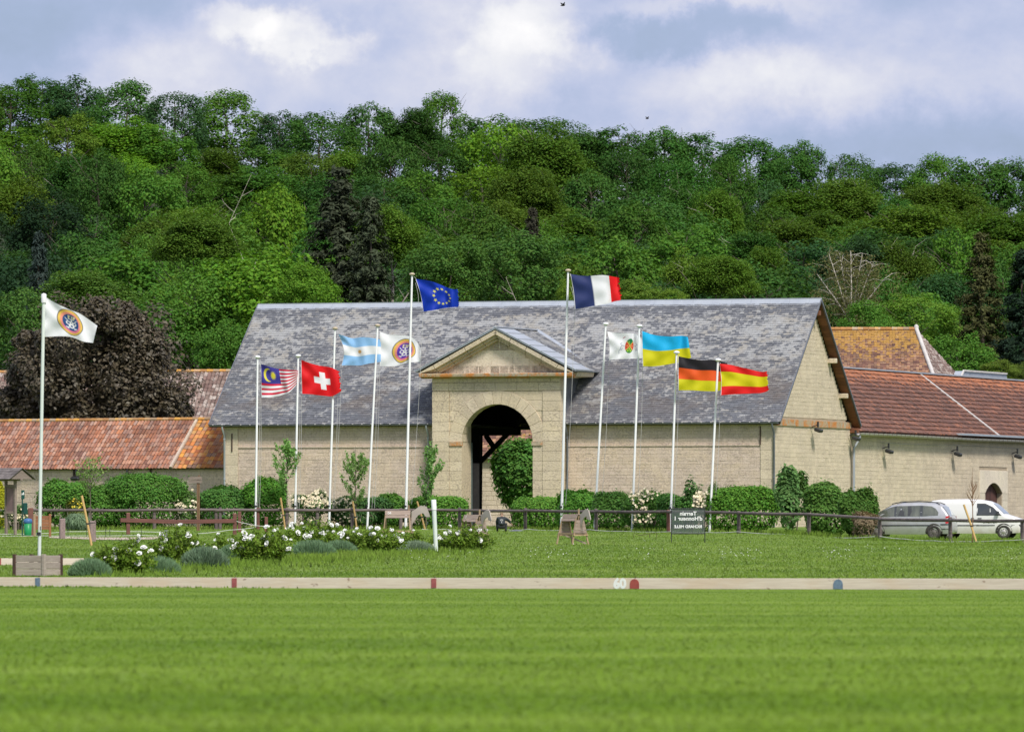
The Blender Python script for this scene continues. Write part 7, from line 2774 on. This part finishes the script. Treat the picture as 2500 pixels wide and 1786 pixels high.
def car(name, label, px, Y, rz, sc, tab, length, paint, parts):
    """tab rows: x, bottom z, top z, half width at the waist, half width at the roof; x 0 rear .. length front"""
    p = onG(px, Y)
    t_ = thing(name, label, parts['cat'], p, rz)
    t_.scale = (sc, sc, sc)
    belt = parts['belt']

    def hw(x, z):
        zb, zt_, w0, w1 = (pl_interp(x, tab, c) for c in (1, 2, 3, 4))
        if z < 0.55:
            return w0 * (1 - 0.10 * ((0.55 - z) / 0.35) ** 2)
        if z <= belt:
            return w0
        ref = parts['roof']
        return w0 + (w1 - w0) * ((z - belt) / (ref - belt)) ** 1.15
    xs = sorted(set([r[0] for r in tab] + list(np.linspace(0.02, length - 0.02, 46))))
    ns = 9
    V, Fc = [], []
    off = length / 2
    for x in xs:
        zb, zt_ = pl_interp(x, tab, 1), pl_interp(x, tab, 2)
        ring = []
        for i in range(ns):
            z = zb + (zt_ - 0.09 - zb) * i / (ns - 1)
            ring.append((hw(x, z), z))
        wt = hw(x, zt_ - 0.09)
        ring += [(wt - 0.03, zt_ - 0.045), (wt - 0.10, zt_ - 0.012), (wt * 0.5, zt_ + 0.008), (0.0, zt_ + 0.015)]
        ring = ring + [(-a, b) for a, b in ring[-2::-1]]
        V += [(x - off, -a, b) for a, b in ring]
    k = len(ring)
    for j in range(len(xs) - 1):
        for i in range(k - 1):
            a = j * k + i
            Fc.append((a, a + k, a + k + 1, a + 1))
        Fc.append((j * k, j * k + k - 1, (j + 1) * k + k - 1, (j + 1) * k))
    Fc.append(tuple(range(k)))
    Fc.append(tuple(range((len(xs) - 1) * k, len(xs) * k))[::-1])
    me = bpy.data.meshes.new('body')
    me.from_pydata(V, [], Fc)
    me.polygons.foreach_set('use_smooth', np.ones(len(Fc), bool))
    me.set_sharp_from_angle(angle=math.radians(38))
    obj('body', me, paint, t_)

    def side_panel(name, poly, mt, out=0.008, sides=(-1, 1), parent=None, t=0.02):
        for sg in sides:
            mb = MB()
            q = [(x - off, sg * (hw(x, z) + out), z) for x, z in poly]
            q2 = [(x - off, sg * (hw(x, z) + out - t), z) for x, z in poly]
            n = len(q)
            mb.add(q + q2, [tuple(range(n)) if sg > 0 else tuple(range(n))[::-1]] + [(i, (i + 1) % n, n + (i + 1) % n, n + i) for i in range(n)])
            mb.build(name, mt, parent or t_)

    def strip(name, x0, x1, z, h, mt, out=0.014, sides=(-1, 1)):
        m = 8
        up = [(x0 + (x1 - x0) * i / m, z + h / 2) for i in range(m + 1)]
        dn = [(x, z - h / 2) for x, _ in up]
        side_panel(name, dn + up[::-1], mt, out, sides)

    def cross_glass(name, x0, z0, x1, z1, mt, lift=0.012, inset=0.06, zt_=None):
        """glass across the car from (x0,z0) low edge to (x1,z1) top edge"""
        mb = MB()
        a, b = hw(x0, z0) - inset, hw(x1, z1) - inset
        n = 6
        vs = []
        dn = Vector((z0 - z1, 0, x1 - x0)).normalized() * (1 if (x1 - x0) else 1)
        if dn.z < 0:
            dn = -dn
        for i in range(n + 1):
            f = i / n
            x, z = x0 + (x1 - x0) * f, z0 + (z1 - z0) * f
            zt2 = pl_interp(x, tab, 2)
            w_ = a + (b - a) * f
            for y in (-w_, -w_ * 0.5, 0, w_ * 0.5, w_):
                vs.append((x - off + dn.x * lift, y, zt2 + (0.015 if abs(y) < 0.01 else 0.008 if abs(y) < w_ * 0.7 else -0.012) + lift))
        fs = [(i * 5 + j, i * 5 + j + 1, (i + 1) * 5 + j + 1, (i + 1) * 5 + j) for i in range(n) for j in range(4)]
        mb.add(vs, fs, True)
        mb.build(name, mt, t_)

    def wheel(x, sg, r=0.315, w_=0.20, rim='rim'):
        h = bpy.data.objects.new('wheel', None)
        COL.objects.link(h)
        h.parent = t_
        yo = sg * (hw(x, 0.5) - 0.09)
        h.location = (x - off, yo, r)
        Mx = Matrix.Rotation(PI / 2 * -sg, 4, 'X')
        mb = MB()
        mb.lathe([(r * 0.62, -w_ / 2), (r * 0.93, -w_ / 2), (r, -w_ / 2 + 0.03), (r, w_ / 2 - 0.03), (r * 0.93, w_ / 2), (r * 0.64, w_ / 2), (r * 0.62, w_ / 2 - 0.03)], Mx, 24)
        mb.build('tyre', M['tyre'], h)
        mb = MB()
        mb.lathe([(r * 0.64, w_ / 2 - 0.03), (r * 0.60, w_ / 2 - 0.01), (r * 0.5, w_ / 2 - 0.03), (r * 0.24, w_ / 2 - 0.005), (r * 0.18, w_ / 2 + 0.01), (0.01, w_ / 2 + 0.01)], Mx, 20)
        rm = mb.build('rim', M[rim], h)
        mb = MB()
        for i in range(8):
            a = 2 * PI * i / 8
            mb.lathe([(0.022, w_ / 2 - 0.02), (0.022, w_ / 2 - 0.012)], Mx @ Matrix.Translation((r * 0.42 * math.cos(a), r * 0.42 * math.sin(a), 0)), 8)
        mb.build('rim_holes', M['tyre'], rm, kind='stuff')
        # arch
        pts = [(x + (r + 0.075) * math.cos(a), r + (r + 0.075) * math.sin(a)) for a in [PI * 1.06 - PI * 1.12 * i / 16 for i in range(17)]]
        side_panel('wheel_arch', [(a, max(0.2, b)) for a, b in pts], M['tyre'], 0.006, (sg,), t=0.05)
    parts['fn'](t_, side_panel, strip, cross_glass, wheel, hw, off)
    return t_


m_, t = mat_new('silver paint')
pn = t.t.nodes.new('ShaderNodeBsdfPrincipled')
t.put(pn.inputs['Base Color'], t.mix(t.ramp(t.noise(t.n('TexCoord', out=3), 2.5, 5.0, 0.6), ((0.4, 0), (0.7, 1))), (0.55, 0.55, 0.565), (0.46, 0.45, 0.44)))
pn.inputs['Metallic'].default_value = 0.45
pn.inputs['Roughness'].default_value = 0.32
pn.inputs['Coat Weight'].default_value = 0.4
finish(t, pn.outputs[0])
M['silver'] = m_
m_, t = mat_new('white van paint')
pn = t.t.nodes.new('ShaderNodeBsdfPrincipled')
sp3 = t.t.nodes.new('ShaderNodeSeparateXYZ')
t.put(sp3.inputs[0], t.n('TexCoord', out=3))
dirt = t.m('MULTIPLY', t.ramp(sp3.outputs[2], ((0.25, 1.0), (0.75, 0.0))), t.ramp(t.noise(t.n('TexCoord', out=3), 3.0, 5.0, 0.6), ((0.35, 0.2), (0.7, 0.9))))
t.put(pn.inputs['Base Color'], t.mix(dirt, (0.74, 0.73, 0.71), (0.50, 0.44, 0.36)))
pn.inputs['Roughness'].default_value = 0.35
pn.inputs['Coat Weight'].default_value = 0.3
finish(t, pn.outputs[0])
M['van_white'] = m_
M['tyre'] = mat('dusty tyre rubber', (0.035, 0.033, 0.032), (0.075, 0.068, 0.058), 0.85, 6.0)
M['rim'] = mat('silver wheel', (0.50, 0.49, 0.47), (0.40, 0.38, 0.35), 0.4, 5.0, metal=0.4)
M['rim_dull'] = mat('dirty dull wheel', (0.16, 0.145, 0.125), (0.11, 0.10, 0.09), 0.6, 6.0)
M['glass_dark'] = mat('dark car glass', (0.03, 0.035, 0.035), (0.05, 0.055, 0.055), 0.06, 1.5, spec=0.8, coat=0.5)
M['glass_pale'] = mat('pale reflecting car glass', (0.15, 0.16, 0.125), (0.05, 0.057, 0.05), 0.08, 1.4, spec=0.8, coat=0.5, stretch=(2.5, 1, 0.6))
M['glass_blue'] = mat('bluish car glass', (0.20, 0.24, 0.25), (0.28, 0.32, 0.33), 0.07, 1.2, spec=0.8, coat=0.5)
M['plastic'] = mat('grey black plastic', (0.045, 0.048, 0.055), (0.06, 0.062, 0.07), 0.6, 5.0)
M['lamp_red'] = mat('red lamp glass', (0.55, 0.015, 0.02), (0.48, 0.012, 0.016), 0.15, 3.0, spec=0.7)
M['lamp_clear'] = mat('clear lamp glass', (0.70, 0.70, 0.70), (0.60, 0.61, 0.63), 0.12, 3.0, spec=0.7)


def mpv(t_, side, strip, cross, wheel, hw, off):
    side('window', [(3.62, 1.045), (3.30, 1.20), (2.88, 1.40), (2.60, 1.475), (2.60, 1.02), (3.62, 1.00)], M['glass_pale'])
    side('window', [(2.50, 1.02), (2.50, 1.49), (1.42, 1.51), (1.42, 1.03)], M['glass_pale'])
    side('window', [(1.30, 1.03), (1.30, 1.505), (0.92, 1.48), (0.72, 1.38), (0.58, 1.20), (0.60, 1.06)], M['glass_pale'])
    side('pillar_trim', [(2.60, 1.02), (2.60, 1.475), (2.50, 1.49), (2.50, 1.02)], M['glass_dark'], 0.006)
    side('pillar_trim', [(1.42, 1.03), (1.42, 1.51), (1.30, 1.505), (1.30, 1.03)], M['glass_dark'], 0.006)
    side('headrest_shadow', [(2.42, 1.05), (2.36, 1.25), (2.26, 1.33), (2.16, 1.25), (2.14, 1.05)], M['plastic'], 0.0105, t=0.004)
    side('headrest_shadow', [(1.98, 1.04), (1.98, 1.49), (1.84, 1.495), (1.80, 1.25), (1.88, 1.04)], M['plastic'], 0.0105, t=0.004)
    cross('windscreen', 3.55, 1.08, 2.75, 1.52, M['glass_blue'])
    cross('rear_window', 0.10, 1.06, 0.42, 1.50, M['glass_blue'], 0.014, 0.10)
    strip('side_moulding', 0.95, 3.35, 0.62, 0.055, M['plastic'])
    strip('side_moulding', 0.06, 0.48, 0.66, 0.055, M['plastic'])
    strip('bumper_strip', 0.04, 0.42, 0.46, 0.035, M['plastic'])
    for x in (2.52, 1.44):
        side('door_gap', [(x, 0.36), (x + 0.012, 0.36), (x + 0.012, 1.02), (x, 1.02)], M['plastic'], 0.003, t=0.006)
    for x in (2.60, 1.52):
        side('door_handle', [(x, 0.86), (x + 0.17, 0.86), (x + 0.17, 0.90), (x, 0.90)], M['silver'], 0.03)
    side('tail_light', [(0.06, 0.72), (0.24, 0.70), (0.26, 0.82), (0.06, 0.84)], M['lamp_red'], 0.012)
    side('tail_light', [(0.06, 0.845), (0.26, 0.825), (0.25, 0.93), (0.06, 0.95)], M['lamp_clear'], 0.012)
    side('tail_light', [(0.06, 0.955), (0.25, 0.935), (0.24, 1.03), (0.08, 1.05)], M['lamp_red'], 0.012)
    side('headlight', [(4.05, 0.70), (4.22, 0.68), (4.18, 0.82), (3.95, 0.86)], M['lamp_clear'], 0.012)
    for sg in (-1, 1):
        for x in (0.78, 3.42):
            wheel(x, sg, rim='rim_dull')
        mb = MB()
        mb.cbox((3.30 - off, sg * 0.90, 0.98), (3.45 - off, sg * 1.06, 1.12), 0.03)
        mb.build('mirror', M['plastic'], t_)
        mb = MB()
        mb.tube([(0.55 - off, sg * 0.60, 1.56), (0.75 - off, sg * 0.60, 1.645), (1.5 - off, sg * 0.60, 1.70), (2.3 - off, sg * 0.60, 1.68), (2.75 - off, sg * 0.60, 1.58)], 0.022, 6)
        mb.build('roof_rail', M['plastic'], t_)
    mb = MB()
    mb.cbox((-off - 0.005, -0.26, 0.72), (0.015 - off, 0.26, 0.83), 0.005)
    mb.build('number_plate', M['lamp_clear'], t_)


mpv_tab = [(0.0, 0.42, 0.66, 0.70, 0.60), (0.03, 0.30, 0.92, 0.78, 0.62), (0.08, 0.26, 1.02, 0.83, 0.63), (0.25, 0.24, 1.26, 0.87, 0.64), (0.48, 0.24, 1.53, 0.875, 0.66), (0.75, 0.23, 1.60, 0.875, 0.67), (1.6, 0.22, 1.645, 0.875, 0.68), (2.3, 0.22, 1.62, 0.875, 0.68),
           (2.75, 0.22, 1.53, 0.875, 0.66), (3.15, 0.22, 1.30, 0.875, 0.64), (3.55, 0.22, 1.07, 0.87, 0.62), (3.95, 0.23, 0.94, 0.83, 0.60), (4.2, 0.26, 0.80, 0.74, 0.56), (4.3, 0.36, 0.62, 0.60, 0.5)]
car('silver_car', 'silver people carrier parked facing left behind the dark fence', 2216, 391.0, PI - math.radians(14), 1.06, mpv_tab, 4.3, M['silver'], dict(cat='car', belt=1.0, roof=1.63, fn=mpv))


def van(t_, side, strip, cross, wheel, hw, off):
    side('window', [(2.28, 1.12), (2.30, 1.60), (2.62, 1.60), (2.86, 1.50), (2.86, 1.11)], M['glass_dark'])
    side('window', [(2.90, 1.11), (2.90, 1.47), (3.10, 1.33), (3.34, 1.12)], M['glass_dark'])
    side('window_frame', [(2.24, 1.08), (2.25, 1.64), (2.64, 1.64), (3.00, 1.47), (3.42, 1.08)], M['plastic'], 0.004, t=0.01)
    cross('windscreen', 3.52, 1.14, 2.98, 1.62, M['glass_blue'], 0.012, 0.10)
    strip('side_moulding', 1.15, 2.15, 0.62, 0.04, M['plastic'])
    strip('side_moulding', 2.22, 3.10, 0.62, 0.04, M['plastic'])
    for x, z1 in ((2.18, 1.62), (1.10, 1.70), (3.16, 1.04)):
        side('door_gap', [(x, 0.34), (x + 0.012, 0.34), (x + 0.012, z1), (x, z1)], M['old_wood'], 0.003, t=0.006)
    side('door_handle', [(2.30, 0.93), (2.48, 0.93), (2.48, 0.965), (2.30, 0.965)], M['plastic'], 0.03)
    side('door_handle', [(1.98, 0.93), (2.12, 0.93), (2.12, 0.965), (1.98, 0.965)], M['plastic'], 0.03)
    side('front_bumper', [(3.84, 0.28), (4.36, 0.34), (4.38, 0.60), (4.24, 0.66), (3.86, 0.62)], M['plastic'], 0.012)
    mb = MB()
    mb.cbox((4.32 - off, -0.66, 0.30), (4.405 - off, 0.66, 0.62), 0.03)
    mb.build('front_bumper', M['plastic'], t_)
    side('headlight', [(4.08, 0.76), (4.30, 0.72), (4.26, 0.88), (4.02, 0.92)], M['lamp_clear'], 0.012)
    side('tail_light', [(0.03, 0.85), (0.12, 0.85), (0.12, 1.25), (0.05, 1.25)], M['lamp_red'], 0.01)
    for sg in (-1, 1):
        for x in (0.85, 3.52):
            wheel(x, sg, 0.32)
        mb = MB()
        mb.cbox((3.18 - off, sg * 0.93, 1.08), (3.32 - off, sg * 1.10, 1.28), 0.03)
        mb.build('mirror', M['plastic'], t_)
    text('lettering', 'O. ADIMEA', 0.13, M['print_black'], t_, Matrix.Translation((2.86 - off, -hw(2.8, 0.76) - 0.009, 0.755)) @ Matrix.Rotation(PI / 2, 4, 'X'), 0.003)


van_tab = [(0.0, 0.36, 1.40, 0.80, 0.70), (0.02, 0.30, 1.68, 0.86, 0.74), (0.10, 0.26, 1.77, 0.885, 0.76), (0.5, 0.25, 1.815, 0.895, 0.78), (1.6, 0.24, 1.835, 0.895, 0.78), (2.3, 0.24, 1.815, 0.895, 0.78), (2.75, 0.24, 1.74, 0.89, 0.76), (3.02, 0.24, 1.62, 0.89, 0.74),
           (3.3, 0.24, 1.36, 0.89, 0.71), (3.54, 0.24, 1.13, 0.885, 0.70), (3.9, 0.25, 1.02, 0.86, 0.68), (4.2, 0.27, 0.92, 0.80, 0.64), (4.36, 0.30, 0.76, 0.70, 0.56), (4.40, 0.38, 0.6, 0.62, 0.5)]
car('white_van', 'dusty white panel van with dark lettering parked behind the silver car', 2390, 394.5, -math.radians(13), 1.03, van_tab, 4.4, M['van_white'], dict(cat='van', belt=1.08, roof=1.82, fn=van))


# ------------------------------------------------------------------ person crouching at the hedge, back to the camera
def skin_mesh(name, verts, edges, radii, levels=2):
    me = bpy.data.meshes.new(name)
    me.from_pydata(verts, edges, [])
    o = bpy.data.objects.new(name, me)
    COL.objects.link(o)
    md = o.modifiers.new('skin', 'SKIN')
    for v, r in zip(me.skin_vertices[0].data, radii):
        v.radius = (r, r) if isinstance(r, (int, float)) else r
    me.skin_vertices[0].data[0].use_root = True
    sb_ = o.modifiers.new('sub', 'SUBSURF')
    sb_.levels = sb_.render_levels = levels
    dg = bpy.context.evaluated_depsgraph_get()
    out = bpy.data.meshes.new_from_object(o.evaluated_get(dg))
    out.name = name
    bpy.data.objects.remove(o)
    out.polygons.foreach_set('use_smooth', np.ones(len(out.polygons), bool))
    return out


M['skin'] = mat('skin', (0.50, 0.30, 0.22), (0.46, 0.27, 0.20), 0.55, 8.0)
M['hair'] = mat('short fair hair', (0.27, 0.19, 0.11), (0.17, 0.12, 0.07), 0.7, 30.0, 0.01, 60.0)
M['jacket'] = mat('dark jacket', (0.022, 0.028, 0.034), (0.035, 0.042, 0.05), 0.75, 6.0, 0.015, 9.0)
M['trousers'] = mat('dark work trousers', (0.03, 0.032, 0.036), (0.045, 0.045, 0.048), 0.85, 8.0)
pp_ = onG(1225, 412)
pe = thing('person', 'person with short fair hair in a dark jacket crouching by the hedge, back turned', 'person', pp_)
# pelvis, spine, neck; legs folded in front (y to the back = away from the camera)
V_ = [(0, 0, 0.24), (0, 0.02, 0.36), (-0.01, 0.05, 0.50), (-0.01, 0.09, 0.64), (-0.01, 0.12, 0.735),
      (-0.11, 0.06, 0.24), (-0.24, 0.40, 0.42), (-0.22, 0.20, 0.08), (-0.23, 0.36, 0.035),
      (0.11, 0.06, 0.24), (0.22, 0.40, 0.40), (0.20, 0.12, 0.08), (0.21, 0.28, 0.035)]
E_ = [(0, 1), (1, 2), (2, 3), (3, 4), (0, 5), (5, 6), (6, 7), (7, 8), (0, 9), (9, 10), (10, 11), (11, 12)]
R_ = [(0.18, 0.15), (0.165, 0.13), (0.185, 0.13), (0.16, 0.115), (0.06, 0.06), 0.115, 0.075, 0.055, 0.05, 0.115, 0.075, 0.055, 0.05]
body = obj('body', skin_mesh('body', V_, E_, R_), M['trousers'], pe)
# jacket with sleeves
V_ = [(0, 0.02, 0.30), (0, 0.03, 0.42), (-0.01, 0.06, 0.55), (-0.01, 0.09, 0.66), (-0.01, 0.11, 0.725),
      (-0.19, 0.10, 0.655), (-0.255, 0.17, 0.42), (-0.20, 0.40, 0.30),
      (0.17, 0.10, 0.655), (0.33, 0.24, 0.56), (0.46, 0.42, 0.42)]
E_ = [(0, 1), (1, 2), (2, 3), (3, 4), (3, 5), (5, 6), (6, 7), (3, 8), (8, 9), (9, 10)]
R_ = [(0.205, 0.165), (0.195, 0.15), (0.20, 0.145), (0.165, 0.125), (0.075, 0.075), 0.095, 0.075, 0.055, 0.095, 0.078, 0.05]
obj('jacket', skin_mesh('jacket', V_, E_, R_), M['jacket'], pe)
# head with nose, ears, jaw (looking away from the camera)
V_ = [(-0.005, 0.14, 0.72), (-0.005, 0.155, 0.79), (-0.005, 0.175, 0.865), (-0.005, 0.18, 0.92)]
hd = obj('head', skin_mesh('head', V_, [(0, 1), (1, 2), (2, 3)], [0.055, 0.06, (0.082, 0.10), (0.072, 0.085)]), M['skin'], pe)
mb = MB()
for sg in (-1, 1):
    mb.lathe([(0.001, -0.012), (0.024, -0.008), (0.030, 0.0), (0.022, 0.01), (0.001, 0.012)], Matrix.Translation((-0.005 + sg * 0.088, 0.17, 0.855)) @ Matrix.Rotation(PI / 2, 4, 'Y'), 8)
mb.build('ears', M['skin'], hd, kind='stuff')
mb = MB()
mb.tube([(-0.005, 0.265, 0.875), (-0.005, 0.292, 0.845), (-0.005, 0.265, 0.838)], [0.008, 0.016, 0.01], 6)
mb.build('nose', M['skin'], hd)
V_ = [(-0.005, 0.125, 0.845), (-0.005, 0.15, 0.90), (-0.005, 0.19, 0.945)]
obj('hair', skin_mesh('hair', V_, [(0, 1), (1, 2)], [(0.082, 0.05), (0.092, 0.085), (0.078, 0.085)]), M['hair'], hd)
for sg, (wx, wy, wz), (fx, fy, fz) in ((-1, (-0.185, 0.44, 0.275), (0.3, 0.6, -0.75)), (1, (0.485, 0.455, 0.395), (0.5, 0.6, -0.6))):
    d_ = Vector((fx, fy, fz)).normalized()
    sd = d_.cross(Vector((0, 0, 1))).normalized()
    up_ = sd.cross(d_)
    w0 = Vector((wx, wy, wz))
    V_, E_, R_ = [w0 - d_ * 0.04, w0 + d_ * 0.05], [(0, 1)], [0.030, (0.042, 0.02)]
    for i, (o_, L) in enumerate(((-0.033, 0.062), (-0.011, 0.074), (0.011, 0.070), (0.033, 0.054))):
        b0 = w0 + d_ * 0.085 + sd * o_
        n0 = len(V_)
        V_ += [b0, b0 + d_ * L * 0.5 - up_ * 0.008, b0 + d_ * L * 0.9 - up_ * 0.03]
        E_ += [(1, n0), (n0, n0 + 1), (n0 + 1, n0 + 2)]
        R_ += [0.0095, 0.009, 0.0075]
    n0 = len(V_)
    V_ += [w0 + d_ * 0.02 + sd * 0.045 * -sg, w0 + d_ * 0.07 + sd * 0.07 * -sg - up_ * 0.02]
    E_ += [(0, n0), (n0, n0 + 1)]
    R_ += [0.012, 0.009]
    obj('hand', skin_mesh('hand', [tuple(v) for v in V_], E_, R_, 1), M['skin'], pe)
# print on the back of the jacket
mb = MB()
for i in range(8):
    x0, x1 = -0.09 + i * 0.021, -0.09 + i * 0.021 + 0.017
    mb.box((x0, -0.062, 0.585 - 0.012 * abs(i - 3.5) / 3.5), (x1, -0.052, 0.612 - 0.012 * abs(i - 3.5) / 3.5))
mb.beam((-0.055, -0.085, 0.575), (0.02, -0.122, 0.41), 0.008, 0.008)
mb.beam((0.045, -0.085, 0.575), (-0.025, -0.122, 0.43), 0.008, 0.008)
mb.build('back_print', M['print_white'], pe, kind='stuff')
pt_ = onG(1258, 411)
tag((lambda m_: (m_.add([(-0.35, -0.2, 0.02), (0.3, -0.25, 0.03), (0.42, 0.2, 0.05), (0.05, 0.1, 0.11), (-0.3, 0.25, 0.04), (0.0, -0.1, 0.10)], [(0, 1, 5), (1, 2, 3), (1, 3, 5), (5, 3, 4), (0, 5, 4), (3, 2, 4)]), m_.build('tarpaulin', M['zinc_dark'], None, loc=pt_))[1])(MB()), 'crumpled grey sheet on the grass right of the crouching person', 'sheet')

# birds
for (px, py, Y, lab) in ((1374, 14, 500, 'tiny dark bird high in the cloudy sky near the top edge'), (1580, 290, 700, 'tiny dark bird just above the trees on the skyline')):
    p = P(px, py, Y)
    mb = MB()
    mb.tube([(-0.16, 0, -0.02), (-0.05, 0, 0), (0.08, 0, 0.02), (0.16, 0, 0.05)], [0.01, 0.05, 0.055, 0.015], 7)
    b_ = thing('bird', lab, 'bird', p, 0.4)
    mb.build('body', M['print_black'], b_)
    for sg in (-1, 1):
        mb = MB()
        q = [(-0.05, 0.03 * sg, 0.01), (0.07, 0.03 * sg, 0.02), (0.06, 0.2 * sg, 0.16), (-0.02, 0.36 * sg, 0.20), (-0.05, 0.2 * sg, 0.13)]
        mb.add(q + [(x, y, z - 0.008) for x, y, z in q], [(0, 1, 2, 3, 4), (9, 8, 7, 6, 5)] + [(i, (i + 1) % 5, 5 + (i + 1) % 5, 5 + i) for i in range(5)])
        mb.build('wing', M['print_black'], b_)
